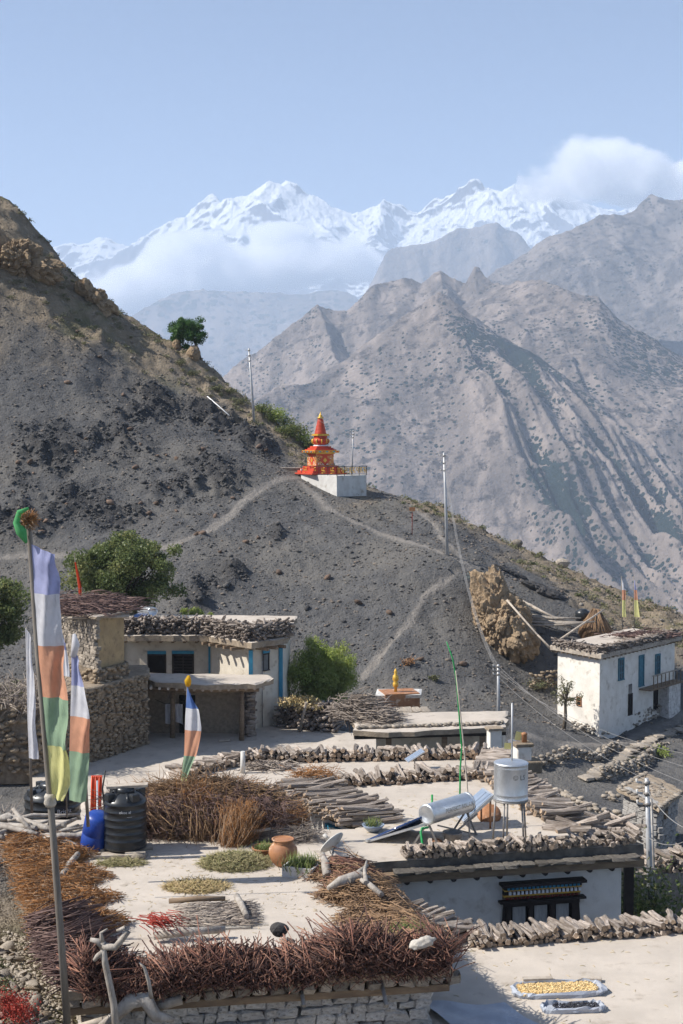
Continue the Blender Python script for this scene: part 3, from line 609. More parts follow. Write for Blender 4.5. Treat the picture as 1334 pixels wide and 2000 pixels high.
R1 = ([(845, 556, 2600), (880, 615, 2520), (930, 700, 2400), (985, 820, 2260), (1050, 950, 2120), (1120, 1070, 1980), (1190, 1180, 1850), (1280, 1300, 1700)], 1.45, 0.85)
R2 = ([(845, 556, 2600), (790, 592, 2590), (740, 640, 2560), (690, 682, 2540), (610, 722, 2500), (510, 772, 2430), (430, 826, 2350), (300, 930, 2200)], 0.75, 0.9)
R1b = ([(845, 556, 2600), (800, 720, 2420), (740, 860, 2250), (690, 960, 2080)], 1.0, 1.0)
R3 = ([(380, 770, 3200), (450, 716, 3250), (500, 668, 3280), (545, 632, 3300), (612, 596, 3320), (650, 602, 3330), (690, 606, 3350), (735, 552, 3380), (770, 536, 3400), (795, 526, 3400), (825, 536, 3400), (862, 511, 3400), (890, 530, 3390), (912, 545, 3380), (940, 525, 3360), (965, 540, 3300), (1000, 556, 3200)], 1.0, 0.85)
R3b = ([(612, 596, 3320), (640, 660, 3150), (660, 720, 2950)], 0.9, 0.9)
R3c = ([(862, 511, 3400), (880, 580, 3200), (905, 640, 3000)], 0.8, 0.8)
R4 = ([(965, 548, 3150), (1010, 538, 3080), (1060, 528, 3000), (1100, 545, 2960), (1150, 585, 2900), (1220, 640, 2820), (1334, 700, 2720), (1500, 800, 2600), (1700, 900, 2500)], 0.62, 0.62)
R5 = ([(1060, 528, 3000), (1090, 640, 2780), (1150, 770, 2560), (1230, 900, 2340), (1334, 1040, 2100), (1450, 1180, 1900)], 0.62, 0.55)
def mid_extra(X, Y, Z, H, side, at):
    # tilted strata on the prow's right flank: hard beds stand out as ribs that run down the slope
    p1 = at_y(845, 556, 2600); p2 = at_y(1120, 1070, 1980)
    dx, dy = p2.x - p1.x, p2.y - p1.y; L = math.hypot(dx, dy); al = ((X - p1.x) * dx + (Y - p1.y) * dy) / L; ac = ((X - p1.x) * dy - (Y - p1.y) * dx) / L
    ac2 = ac + fbm(X * 0.006, Y * 0.006, 3) * 9
    m = sstep(-330, -230, ac2) * sstep(60, -10, ac2) * sstep(90, 260, al) * sstep(1200, 800, al)
    ribs = ridged((ac2 + al * 0.10) * 0.022, al * 0.0018 + 7, 3)
    Z = Z + m * (ribs - 0.4) * 52
    veg = sstep(-420, -120, ac2) * sstep(25, -25, ac2) * sstep(20, 120, al) * (1 - 0.85 * sstep(0.35, 0.6, ribs) * m)
    p4 = at_y(1060, 528, 3000)
    veg = np.maximum(veg, sstep(40, 240, X - p4.x - (Y - p4.y) * 0.15) * sstep(2300, 2700, Y) * 0.7)
    at['veg'] = (veg * (0.75 + 0.6 * fbm(X * 0.01, Y * 0.01, 3))).ravel()
    return Z, at
mountain('mountain', [R1, R2, R3, R3b, R3c, R4, R5], -520, 1150, 1500, 3750, 620, 640, 40, 1 / 210, m_mid, -330, 3.0, 1.0, mid_extra)
R6 = ([(830, 640, 4300), (900, 580, 4400), (980, 522, 4500), (1050, 478, 4550), (1100, 445, 4600), (1140, 424, 4600), (1200, 408, 4600), (1260, 396, 4650), (1334, 368, 4700), (1420, 330, 4750), (1560, 300, 4800), (1750, 260, 4900)], 0.8, 0.62)
R6b = ([(1140, 424, 4600), (1130, 520, 4300), (1140, 600, 4000)], 0.75, 0.75)
R6c = ([(1334, 368, 4700), (1300, 480, 4350), (1290, 600, 4000)], 0.7, 0.7)
mountain('mountain', [R6, R6b, R6c], 150, 2200, 3760, 5600, 420, 380, 85, 1 / 400, m_r, -200, 9.0, 1.0, lambda X, Y, Z, H, s, at: (Z, {'veg': 0 * X.ravel()}))
R7 = ([(765, 505, 7950), (800, 482, 8000), (890, 460, 8000), (930, 452, 8000), (962, 441, 8000), (1000, 462, 8000), (1040, 492, 7900), (1120, 540, 7800)], 1.7, 1.5)
mountain('mountain', [R7], -400, 2000, 6700, 9200, 260, 240, 190, 1 / 800, m_far, 300, 5.0, 1.0, lambda X, Y, Z, H, s, at: (Z, {'veg': 0 * X.ravel()}))
R8 = ([(100, 720, 9000), (200, 660, 9300), (280, 612, 9500), (340, 584, 9600), (440, 564, 9700), (560, 556, 9800), (640, 549, 9800), (690, 560, 9700), (740, 596, 9500), (800, 650, 9300)], 0.75, 0.6)
mountain('mountain', [R8], -3600, 1000, 7000, 11200, 260, 240, 240, 1 / 1500, m_far, -300, 12.0, 0.8, lambda X, Y, Z, H, s, at: (Z, {'veg': 0.4 + 0 * X.ravel()}))
# valley floor under the mountains
vx, vy = np.meshgrid(np.linspace(-9000, 9000, 60), np.linspace(250, 12500, 60))
vz = -340 + fbm(vx / 900, vy / 900, 4) * 40 + 0 * vx
tag(link('valley', mesh_np('valley', np.stack([vx, vy, vz], -1).reshape(-1, 3), grid_faces(60, 60), [m_r], True, {'veg': 0 * vx.ravel()})), kind='structure')
# ---------------------------------------------------------------- snow range
m_sn, nt, n, b, out = mat_nodes('snow_rock'); v = coord(nt)
geo = n.new('ShaderNodeNewGeometry'); sp = n.new('ShaderNodeSeparateXYZ'); nt.links.new(geo.outputs['Normal'], sp.inputs[0])
f = nnoise(nt, v, 0.0016, 8, 0.65); f2 = nnoise(nt, v, 0.007, 5, 0.72, (1, 0.5, 0.5))
pos = n.new('ShaderNodeSeparateXYZ'); nt.links.new(v, pos.inputs[0])
alt = nramp(nt, pos.outputs[2], 1300, 3000)
k = nmath(nt, 'ADD', nmath(nt, 'ADD', sp.outputs[2], nmath(nt, 'MULTIPLY', f, 0.75)), nmath(nt, 'ADD', nmath(nt, 'MULTIPLY', alt, 0.30), nmath(nt, 'MULTIPLY', f2, 0.35)))
snow = nramp(nt, k, 1.35, 1.47)
rk = nmix(nt, nramp(nt, f2, 0.35, 0.65), (0.13, 0.13, 0.145), (0.075, 0.077, 0.09))
nt.links.new(nmix(nt, snow, rk, (0.72, 0.735, 0.76)), b.inputs['Base Color']); b.inputs['Roughness'].default_value = 0.8; b.inputs['Specular IOR Level'].default_value = 0.1
nbump(nt, b, f2, 0.9, 130)
RS = ([(-250, 560, 17500), (-50, 520, 17800), (60, 498, 18000), (130, 484, 18000), (190, 474, 18000), (250, 462, 18000), (290, 444, 18000), (335, 414, 18000), (370, 408, 18000), (400, 396, 18000), (430, 402, 18000), (465, 393, 18000), (500, 366, 18000), (533, 346, 18000), (556, 350, 18000), (583, 345, 18000), (615, 362, 18000), (650, 380, 18000),
       (690, 396, 18000), (735, 410, 18000), (790, 402, 18000), (850, 382, 18000), (885, 366, 18000), (925, 358, 18000), (955, 374, 18000), (985, 380, 18000), (1015, 362, 18000), (1050, 364, 18000), (1100, 378, 18000), (1150, 396, 18000), (1220, 412, 18000), (1300, 384, 18000), (1334, 360, 18000), (1450, 330, 18000), (1600, 350, 18000)], 0.95, 0.72)
RSs = [([(650, 380, 18000), (690, 430, 17300), (740, 500, 16500)], 0.6, 0.6), ([(533, 346, 18000), (500, 400, 17200), (470, 470, 16300)], 0.7, 0.7), ([(925, 358, 18000), (900, 420, 17200), (860, 480, 16400)], 0.65, 0.65),
       ([(1050, 364, 18000), (1040, 420, 17300), (1020, 480, 16500)], 0.65, 0.65), ([(335, 414, 18000), (290, 470, 17200), (250, 540, 16300)], 0.65, 0.65), ([(583, 345, 18000), (600, 390, 17500), (640, 440, 16900)], 0.7, 0.7)]
def snow_extra(X, Y, Z, H, s, at):
    return Z, {'veg': 0 * X.ravel()}
mountain('snow_mountain', [RS] + RSs, -6500, 6500, 15200, 19800, 640, 300, 420, 1 / 1100, m_sn, 600, 21.0, 1.0, snow_extra)
# ---------------------------------------------------------------- clouds: real volumes hanging in front of the range
def cloud(name, lobes, dens, scale, seed):
    """lobes: (centre, radii); one closed box whose density is noise inside the lobes"""
    lo = [min(c[i] - r[i] * 1.15 for c, r in lobes) for i in range(3)]; hi = [max(c[i] + r[i] * 1.15 for c, r in lobes) for i in range(3)]
    m = bpy.data.materials.new(name); m.use_nodes = True; nt = m.node_tree; n = nt.nodes; n.clear()
    out = n.new('ShaderNodeOutputMaterial'); pv = n.new('ShaderNodeVolumePrincipled'); nt.links.new(pv.outputs[0], out.inputs['Volume'])
    v = n.new('ShaderNodeTexCoord').outputs['Object']; tot = None
    for c, r in lobes:
        mp = n.new('ShaderNodeMapping'); mp.vector_type = 'TEXTURE'; mp.inputs['Location'].default_value = c; mp.inputs['Scale'].default_value = r; nt.links.new(v, mp.inputs[0])
        ln = n.new('ShaderNodeVectorMath'); ln.operation = 'LENGTH'; nt.links.new(mp.outputs[0], ln.inputs[0])
        d = nmath(nt, 'SUBTRACT', 1.0, ln.outputs['Value']); tot = d if tot is None else nmath(nt, 'SMOOTH_MAX', tot, d)
        if tot is not d: tot.node.inputs[2].default_value = 0.25
    ad = n.new('ShaderNodeVectorMath'); ad.operation = 'ADD'; ad.inputs[1].default_value = (seed, seed * 2, 0); nt.links.new(v, ad.inputs[0])
    nz = nnoise(nt, ad.outputs[0], scale, 5, 0.58)
    t = nmath(nt, 'ADD', tot, nmath(nt, 'MULTIPLY', nmath(nt, 'SUBTRACT', nz, 0.5), 2.6))
    den = nmath(nt, 'MULTIPLY', nramp(nt, t, 0.10, 0.38), dens)
    nt.links.new(den, pv.inputs['Density']); pv.inputs['Color'].default_value = (0.98, 0.98, 0.99, 1); pv.inputs['Anisotropy'].default_value = 0.2
    MATS[name] = m
    c0 = [(a + q) / 2 for a, q in zip(lo, hi)]
    o = MB().box((0, 0, 0), [q - a for a, q in zip(lo, hi)]).build(name, m)
    for vtx in o.data.vertices: vtx.co = vtx.co + Vector(c0)
    return o
def lobe(px, py, Y, rx, ry, depth):
    p = at_y(px, py, Y); return (tuple(p), (rx / F_PX * Y, depth, ry / F_PX * Y))
tag(cloud('cloud_bank', [lobe(430, 526, 13800, 200, 56, 900), lobe(560, 526, 13800, 190, 58, 900), lobe(310, 562, 13800, 170, 52, 800), lobe(540, 462, 13800, 70, 26, 500), lobe(370, 486, 13800, 85, 34, 600), lobe(690, 520, 13800, 90, 50, 600), lobe(225, 578, 13800, 90, 40, 600), lobe(620, 505, 13800, 100, 36, 600)], 0.014, 0.0011, 300.0), 'white cloud bank hiding the lower flank of the snow range', 'cloud', 'clouds')
tag(cloud('cumulus_cloud', [lobe(1150, 330, 13600, 115, 62, 700), lobe(1220, 352, 13600, 140, 55, 700), lobe(1120, 300, 13600, 60, 40, 400), lobe(1360, 350, 13600, 90, 60, 500)], 0.008, 0.0016, 77.0), 'white cumulus cloud resting on the right end of the snow peaks', 'cloud', 'clouds')
# ---------------------------------------------------------------- haze
hz = bpy.data.materials.new('haze'); hz.use_nodes = True; hn = hz.node_tree.nodes; hn.clear()
ho = hn.new('ShaderNodeOutputMaterial'); hv = hn.new('ShaderNodeVolumePrincipled'); hz.node_tree.links.new(hv.outputs[0], ho.inputs['Volume'])
hv.inputs['Color'].default_value = (0.66, 0.80, 1.0, 1); hv.inputs['Density'].default_value = 1.2e-4; hv.inputs['Anisotropy'].default_value = 0.0
tag(MB().box((0, 5800, 550), (20000, 13800, 2400)).build('haze', hz), kind='stuff')
# ---------------------------------------------------------------- on the hill: scree, rocks, scrub, outcrops
g = np.random.default_rng(11)
def rnd_ground(n, x0, x1, y0, y1, keep=None):
    X = g.uniform(x0, x1, n); Y = g.uniform(y0, y1, n); Z = np.array([drop(a, c) for a, c in zip(X, Y)])
    P = np.stack([X, Y, Z], -1)
    return P if keep is None else P[keep(P)]
def in_view(P, mx=60, my=60):
    a, c = proj(P[:, 0], P[:, 1], P[:, 2]); return (a > -mx) & (a < 1334 + mx) & (c < 2000 + my)
P = rnd_ground(26000, -38, 34, 84, 142, in_view)
tan_at = lambda P: np.array([tanm[min(np.searchsorted(ys, q[1]), len(ys) - 1), min(np.searchsorted(xs, q[0]), len(xs) - 1)] for q in P])
pth_at = lambda P: np.array([paths[min(np.searchsorted(ys, q[1]), len(ys) - 1), min(np.searchsorted(xs, q[0]), len(xs) - 1)] for q in P])
P = P[pth_at(P) < 0.3]
sz = 0.035 + 0.11 * g.random(len(P)) ** 6 + 0.025 * g.random(len(P)); rn_ = g.random(len(P)) * 0.75; tn_ = tan_at(P); rn_ = np.where(tn_ > 0.5, 0.55 + 0.3 * g.random(len(P)), rn_)
tag(link('scree', stones_mesh('scree', P + [[0, 0, 0.02]], sz[:, None] * np.stack([g.uniform(0.8, 1.5, len(P)), g.uniform(0.8, 1.3, len(P)), g.uniform(0.4, 0.8, len(P))], -1), M['pebble'], 5, rn_)), kind='stuff')
rk_px = [(130, 985), (90, 1020), (82, 1040), (275, 870), (308, 893), (325, 890), (345, 898), (385, 820), (410, 830), (430, 845), (395, 880), (150, 650), (132, 750), (240, 772), (195, 700), (330, 955), (365, 965), (440, 965), (455, 975), (390, 1005), (385, 1045), (395, 1043), (480, 1060), (505, 1052), (275, 985), (305, 985), (310, 980), (265, 915), (280, 945), (60, 880), (150, 885), (25, 870), (58, 908), (35, 905), (170, 860), (255, 840), (420, 1010), (470, 1215), (575, 975), (505, 875), (520, 880), (430, 1080), (65, 925), (215, 985), (345, 1000), (290, 1005), (170, 1000), (600, 1190), (760, 1200), (1010, 1245), (950, 1210), (905, 1300), (820, 1290), (545, 1120), (640, 1130), (700, 1180)]
RK = [one_stone(300 + i, M['rock_rust'], 0.7) for i in range(6)] + [one_stone(320 + i, M['rock_dark'], 0.7) for i in range(4)]
for i, (a, c) in enumerate(rk_px):
    p = hit(a, c); s = g.uniform(0.16, 0.36)
    put('rock', RK[i % 10 if i % 3 else i % 6], ground, (p.x, p.y, p.z + s * 0.25), (s * 1.3, s, s * 0.9), (g.normal(0, 0.3), g.normal(0, 0.3), g.uniform(0, 6)))
# black shale lumps on the rough patches
P = rnd_ground(26000, -36, 12, 84, 138, in_view); ra = np.array([(rough * hillm)[min(np.searchsorted(ys, q[1]), len(ys) - 1), min(np.searchsorted(xs, q[0]), len(xs) - 1)] for q in P])
P = P[ra > 0.3][:2600]; sz = 0.05 + 0.16 * g.random(len(P)) ** 3
tag(link('shale', stones_mesh('shale', P + [[0, 0, 0.04]], sz[:, None] * np.stack([g.uniform(0.9, 1.5, len(P)), g.uniform(0.8, 1.3, len(P)), g.uniform(0.6, 1.1, len(P))], -1), M['pebble'], 6, g.random(len(P)) * 0.22 + 0.02)), kind='stuff')
# scrub on the tan flank
def tufts(name, P, r, nleaf, lsize, mat_, seed, label=None, cat=None, kind='stuff', rise=0.7):
    gg = np.random.default_rng(seed); P = np.asarray(P); n = len(P); rr = r * gg.uniform(0.5, 1.4, n)
    c = np.repeat(P, nleaf, 0); d = gg.normal(0, 1, (n * nleaf, 3)); d /= np.linalg.norm(d, axis=1, keepdims=True); d[:, 2] = np.abs(d[:, 2]) * rise
    q = c + d * (np.repeat(rr, nleaf) * gg.random(n * nleaf) ** 0.4)[:, None]
    tone = np.clip(np.repeat(gg.random(n), nleaf) * 0.7 + gg.random(n * nleaf) * 0.3, 0, 1)
    o = link(name, leaf_mesh(name, q, lsize, mat_, seed, tone, 0.5)); return tag(o, label, cat, None, kind)
P = rnd_ground(3400, -38, 40, 96, 146, in_view); tt = tan_at(P); P = P[(tt > 0.55) & (g.random(len(P)) < 0.7)]
tufts('scrub', P, 0.42, 60, 0.16, M['leaf_scrub'], 21)
# ridge shrubs, bright green, each its own plant
def shrub(name, label, p, rx, rz, n, lsize, mat_, seed, group=None, cat='shrub', nst=7):
    gg = np.random.default_rng(seed); t = thing(name, label, cat, p, 0, group)
    tips = []
    mb = MB()
    for i in range(nst):
        a = gg.uniform(0, 6.28); k = gg.uniform(0.3, 0.8); tip = Vector((math.cos(a) * rx * k, math.sin(a) * rx * k, rz * gg.uniform(0.5, 0.95))); tips.append(tip)
        mb.tube([(0, 0, -0.1), tip * 0.5 + Vector((0, 0, 0.1 * rz)), tip], [0.03 * rz + 0.01, 0.02 * rz, 0.008], 5)
    mb.build('stem', M['trunk'], t)
    cl = np.array([tuple(tips[i % nst]) for i in range(n)]) * gg.uniform(0.75, 1.0, (n, 1)) + gg.normal(0, 1, (n, 3)) * np.array([rx * 0.26, rx * 0.26, rz * 0.2]); cl[:, 2] = np.abs(cl[:, 2])
    tag(link('foliage', leaf_mesh('foliage', cl, lsize, mat_, seed), t), kind='stuff'); return t
for i, (a, c, w, h) in enumerate([(515, 800, 1.0, 1.0), (535, 815, 1.2, 1.3), (552, 828, 1.4, 1.4), (572, 842, 1.3, 1.2), (590, 856, 1.1, 1.1), (598, 868, 0.8, 0.8), (560, 842, 1.0, 0.9)]):
    p = hit(a, c + 10); shrub('green_shrub', 'bright green shrub on the ridge between the left power pole and the red stupa', (p.x, p.y, p.z - 0.1), w, h, 900, 0.17, M['leaf_willow' if i % 3 == 1 else 'leaf_dark'], 400 + i, 'green shrubs along the ridge')
for i, (a, c) in enumerate([(700, 915), (735, 935), (765, 965), (350, 715), (375, 735), (425, 765), (445, 772), (470, 790)]):
    p = hit(a, c); shrub('ridge_bush', 'low olive bush growing on the dry ridge line', (p.x, p.y, p.z - 0.05), 0.7, 0.55, 420, 0.14, M['leaf_scrub'], 430 + i, 'low bushes on the ridge')
# rock outcrops
def outcrop(label, c, r, amp, fr, seed, group=None, sub=6, mat_=None, name='rock_outcrop'):
    bm = bmesh.new(); bmesh.ops.create_icosphere(bm, subdivisions=sub, radius=1.0); P = np.array([v_.co[:] for v_ in bm.verts]); Q = P * np.array(r)
    n_ = noise3(Q * fr + seed, seed); k = 1 - np.abs(noise3(Q * fr * 2.3 + seed, seed + 2)) * 2; k3 = noise3(Q * fr * 7, seed + 7)
    strata = np.sin(Q[:, 2] * fr * 7 + n_ * 3) * 0.05
    Q = Q * (1 + amp * n_ + amp * 0.45 * k + amp * 0.30 * k3 + strata)[:, None]
    me = bpy.data.meshes.new(name)
    for v_, q in zip(bm.verts, Q): v_.co = q
    bm.to_mesh(me); bm.free(); me.materials.append(mat_ or M['rock_tan']); o = link(name, me); o.location = c; return tag(o, label, 'rock', group)
def cliff(label, c, ells, amp, fr, seed, group=None, sub=6, mat_=None):
    """craggy rock: several overlapping ellipsoids about one centre, cut by gullies and knobs"""
    bm = bmesh.new(); bmesh.ops.create_icosphere(bm, subdivisions=sub, radius=1.0); Dn = np.array([v_.co[:] for v_ in bm.verts]); Dn /= np.linalg.norm(Dn, axis=1, keepdims=True); rr = np.full(len(Dn), 0.3)
    for off, rad in ells:
        o_ = np.array(off) / rad; d_ = Dn / np.array(rad); a_ = (d_ * d_).sum(1); b_2 = -(d_ * o_).sum(1); c_2 = (o_ * o_).sum() - 1; disc = b_2 * b_2 - a_ * c_2
        t_ = np.where(disc > 0, (-b_2 + np.sqrt(np.maximum(disc, 0))) / a_, 0); rr = np.maximum(rr, t_)
    Q = Dn * rr[:, None]; n_ = noise3(Q * fr + seed, seed); k = np.abs(noise3(Q * fr * 2.1 * np.array([1.3, 1.3, 0.6]) + seed, seed + 2)); k3 = noise3(Q * fr * 6 + seed, seed + 7); k4 = noise3(Q * fr * 15, seed + 1)
    Q = Q * (1 + amp * n_ - amp * 1.1 * np.clip(0.28 - k, 0, 1) * 2 + amp * 0.40 * k3 + amp * 0.18 * k4)[:, None]
    me = bpy.data.meshes.new('rock_outcrop')
    for v_, q in zip(bm.verts, Q): v_.co = q
    bm.to_mesh(me); bm.free(); me.materials.append(mat_ or M['rock_tan']); o = link('rock_outcrop', me); o.location = c; return tag(o, label, 'rock', group)
p = hit(985, 1290); cy0 = p.y + 1.6; c0 = at_y(985, 1215, cy0); el = lambda px, py, rx, ry, rz, dy=0: (tuple(at_y(px, py, cy0) - c0 + Vector((0, dy, 0))), (rx, ry, rz))
cliff('tall ochre earth outcrop in the dark slope above the white house', c0, [el(958, 1175, 1.3, 2.0, 2.5, 0.6), el(985, 1215, 1.65, 2.1, 2.1), el(1005, 1255, 1.6, 2.2, 1.6, -0.3), el(930, 1135, 0.6, 1.2, 1.0, 0.6)], 0.23, 0.62, 4.0)
p = hit(50, 560); cy0 = p.y + 1.7; c0 = at_y(30, 505, cy0); cliff('long ochre cliff band below the hill shoulder', c0, [el(30, 505, 2.6, 2.6, 1.9), el(-60, 480, 4.0, 3.0, 2.4), el(90, 525, 1.9, 2.2, 1.3, 0.4)], 0.32, 0.6, 9.0, 'cliff bands on the left hill')
p = hit(190, 600); cy0 = p.y + 1.0; c0 = at_y(180, 580, cy0); cliff('narrow ochre cliff rib running down the ridge', c0, [el(160, 562, 1.1, 1.5, 0.9), el(185, 580, 1.1, 1.5, 0.9), el(208, 605, 1.0, 1.4, 1.0)], 0.34, 0.8, 14.0, 'cliff bands on the left hill', 5)
for i, (a, c, s) in enumerate([(428, 722, 0.5), (378, 692, 0.7), (345, 672, 0.5)]):
    p = hit(a, c + 8); outcrop('weathered ochre boulder on the ridge crest near the lone green tree', (p.x, p.y, p.z + s * 0.6), (s * 0.8, s, s * 1.1), 0.25, 1.4, 20.0 + i, 'boulders on the ridge crest', 4, None, 'boulder')
for i, (a, c, s) in enumerate([(1085, 1092, 0.75), (1060, 1080, 0.6), (1035, 1066, 0.5), (1010, 1058, 0.4), (985, 1046, 0.4), (1098, 1098, 0.5)]):
    p = hit(a, c + 6); outcrop('pale boulder lying on the tan ridge right of the tall pole', (p.x, p.y, p.z + s * 0.25), (s * 1.1, s, s * 0.75), 0.25, 1.4, 30.0 + i, 'boulders on the tan ridge', 4, M['stone'], 'boulder')
p = hit(1060, 1155); o = outcrop('dark shale step above the white house', (p.x, p.y, p.z), (1.3, 0.7, 0.36), 0.6, 1.3, 41.0, 'dark shale steps', 5, M['rock_dark']); o.rotation_euler = (0, R(24), 0)
p = hit(1000, 1120); o = outcrop('dark shale step beside the tan ridge', (p.x, p.y, p.z), (1.3, 0.5, 0.22), 0.6, 1.3, 45.0, 'dark shale steps', 5, M['rock_dark']); o.rotation_euler = (0, R(26), 0)
p0 = hit(925, 1135); P = np.array([[p0.x + i * 0.055 + g.normal(0, 0.25), p0.y - 0.9 + g.normal(0, 0.4), at_y(925 + i * 1.5, 1135 + i * 1.15, p0.y).z + g.normal(0, 0.2) + 0.15] for i in range(75)])
tufts('silver_scrub', P, 0.5, 80, 0.15, M['leaf_silver'], 55)
# ---------------------------------------------------------------- lone pine on the ridge
def tree(name, label, base, crown_c, rad, nclump, nleaf, lsize, leaf, seed, cat='tree', trunk_r=0.16, clump=0.34, group=None, aspect=0.55, droop=0.0, nlimb=9):
    gg = np.random.default_rng(seed); base = Vector(base); cc_ = Vector(crown_c) - base; t = thing(name, label, cat, base, 0, group); rad = np.array(rad)
    C = gg.normal(0, 1, (nclump, 3)); C /= np.linalg.norm(C, axis=1, keepdims=True); C *= (gg.random((nclump, 1)) ** 0.36) * gg.uniform(0.72, 1.04, (nclump, 1)); C = C * rad * (1 - clump * 0.35) + np.array(cc_)
    mb = MB(); fork = Vector((cc_.x * 0.5, cc_.y * 0.5, max(cc_.z - rad[2] * 0.55, 0.4)))
    mb.tube([(0, 0, -0.3), fork * 0.5 + Vector((0.08, 0, 0)), fork, cc_ + Vector((0, 0, rad[2] * 0.45))], [trunk_r, trunk_r * 0.8, trunk_r * 0.62, 0.03], 8)
    mb.build('trunk', M['trunk'], t); mb = MB()
    for i in range(nlimb * 3):
        tip = Vector(C[i % nclump]); s0 = fork.lerp(cc_, gg.uniform(0, 0.7)); mid = s0.lerp(tip, 0.55) + Vector((0, 0, 0.12 * rad[2] * gg.uniform(-0.5, 1)))
        mb.tube([s0, mid, tip], [trunk_r * 0.4, trunk_r * 0.22, 0.015], 5)
    mb.build('limb', M['trunk'], t)
    k = gg.integers(0, nclump, nleaf); d = gg.normal(0, 1, (nleaf, 3)); d /= np.linalg.norm(d, axis=1, keepdims=True); cr = clump * float(np.mean(rad)) * gg.uniform(0.55, 1.25, nclump)
    q = C[k] + d * (cr[k] * gg.random(nleaf) ** 0.45)[:, None] * np.array([1, 1, 0.75])
    if droop: q[:, 2] -= droop * gg.random(nleaf) ** 2 * rad[2] * 0.5
    tone = np.clip(gg.random(nclump)[k] * 0.55 + gg.random(nleaf) * 0.45, 0, 1)
    tag(link('crown', leaf_mesh('crown', q, lsize, leaf, seed, tone, aspect, droop * 3), t), kind='stuff'); return t
p = hit(392, 702); tree('ridge_tree', 'lone dark green tree leaning on the ridge against the blue mountain', p, at_y(368, 648, p.y), (2.25, 2.1, 1.85), 60, 13000, 0.17, M['leaf_pine'], 61, clump=0.27)
# ---------------------------------------------------------------- power poles and the sign on the slope
def power_pole(label, px0, py0, px1, py1, Y, r, group='steel power poles', arm=0.0):
    a = at_y(px0, py0, Y); c = at_y(px1, py1, Y); t = thing('power_pole', label, 'power pole', a, 0, group); h = c - a
    MB().tube([(0, 0, -0.4), h * 0.5, h], [r, r * 0.8, r * 0.55], 10).build('shaft', M['pole'], t)
    for k in (0.97, 0.90, 0.83):
        q = h * k; MB().tube([q + Vector((-0.02 - r, 0, 0)), q + Vector((-0.16 - r, 0, 0.02)), q + Vector((-0.16 - r, 0, 0.10))], 0.03, 6).build('insulator', M['lime'], t)
        MB().tube([q - Vector((0, 0, 0.04)), q + Vector((0, 0, 0.04))], r * 0.95, 10).build('clamp', M['iron'], t)
    return t
q = hit(497, 824); power_pole('steel power pole standing on the ridge left of the stupa', 497, 826, 486, 680, q.y, 0.13)
q = hit(874, 1085); power_pole('tall steel power pole on the scree slope below the stupa', 874, 1087, 867, 884, q.y, 0.13)
power_pole('steel pole rising behind the stone edged porch roof', 974, 1410, 973, 1298, 76, 0.11)
q = hit(687, 925); power_pole('short pale pole standing behind the stupa railing', 687, 925, 690, 840, 124.5, 0.08)
p = hit(805, 1044); t = thing('signboard', 'small rusty signboard on a thin post on the scree', 'sign', p)
MB().tube([(0, 0, -0.2), (0, 0, 1.75)], 0.035, 6).build('post', M['darkred'], t); MB().box((0, -0.05, 1.95), (0.45, 0.04, 0.3)).build('board', M['terracotta'], t)
p = hit(405, 778); q = hit(448, 815); t = MB().tube([p + Vector((0, 0, 0.15)), (p + q) / 2 + Vector((0, 0, 0.15)), q + Vector((0, 0, 0.12))], 0.05, 6).build('water_pipe', M['letter_w']); tag(t, 'pale pipe lying on the slope below the ridge boulders', 'pipe')
# ---------------------------------------------------------------- red stupa on its white platform
sx, sy = at_y(626, 930, 121).x, 121.0
zt = at_y(600, 927, 119.5).z                         # top of the platform
st = thing('stupa', 'red and gold stupa with ringed spire on a white platform', 'stupa', (sx, sy, zt), R(28))
k = 121 / F_PX                                       # metres per photo pixel here
def sq(mb, w, z0, z1, w1=None, mi=0):
    w1 = w if w1 is None else w1; a, c = w / 2, w1 / 2
    mb.add([(-a, -a, z0), (a, -a, z0), (a, a, z0), (-a, a, z0), (-c, -c, z1), (c, -c, z1), (c, c, z1), (-c, c, z1)], [(3, 2, 1, 0), (4, 5, 6, 7), (0, 1, 5, 4), (1, 2, 6, 5), (2, 3, 7, 6), (3, 0, 4, 7)], mi); return mb
mb = MB(); w = 2.55
for i, (a, h0, h1) in enumerate([(3.3, 0.0, 0.12), (2.95, 0.12, 0.32), (2.6, 0.32, 0.52), (2.25, 0.52, 0.72)]): sq(mb, a, h0, h1)
mb.build('steps', M['red'], st, bevel=0.02)
sq(MB(), 1.66, 0.72, 1.72).build('body', M['ornate'], st)
mb = MB()
for f_ in range(4):                                   # a red lozenge with a golden flower, and a red hanging point, on each face
    Q = Matrix.Rotation(f_ * math.pi / 2, 4, 'Z')
    for verts, off, mi in (([(-0.5, 1.2), (0, 0.74), (0.5, 1.2), (0, 1.66)], 0.012, 0), ([(-0.2, 1.2), (0, 0.98), (0.2, 1.2), (0, 1.42)], 0.02, 1), ([(-0.83, 1.72), (-0.45, 1.60), (0, 1.45), (0.45, 1.60), (0.83, 1.72)], 0.016, 0)):
        mb.add([Q @ Vector((x, -0.83 - off, z)) for x, z in verts], [tuple(range(len(verts)))], mi)
mb.build('lozenge', [M['red'], M['gold']], st)
mb = MB()
for f_ in range(4):
    Q = Matrix.Rotation(f_ * math.pi / 2, 4, 'Z')
    for i in range(26): 
        a, c = random.uniform(-0.72, 0.72), random.uniform(0.8, 1.55)
        if abs(a) / 0.46 + abs(c - 1.2) / 0.46 < 1.05: continue
        mb.box(Q @ Vector((a, -0.835, c)), (0.09, 0.03, 0.06), f_ * math.pi / 2, random.choice([0, 1, 1]))
tag(mb.build('scrollwork', [M['darkred'], M['letter_w']], st), kind='stuff')
sq(sq(MB(), 1.78, 1.72, 1.82), 2.36, 1.82, 2.02).build('cornice', M['gold'], st, bevel=0.015)
mb = MB()
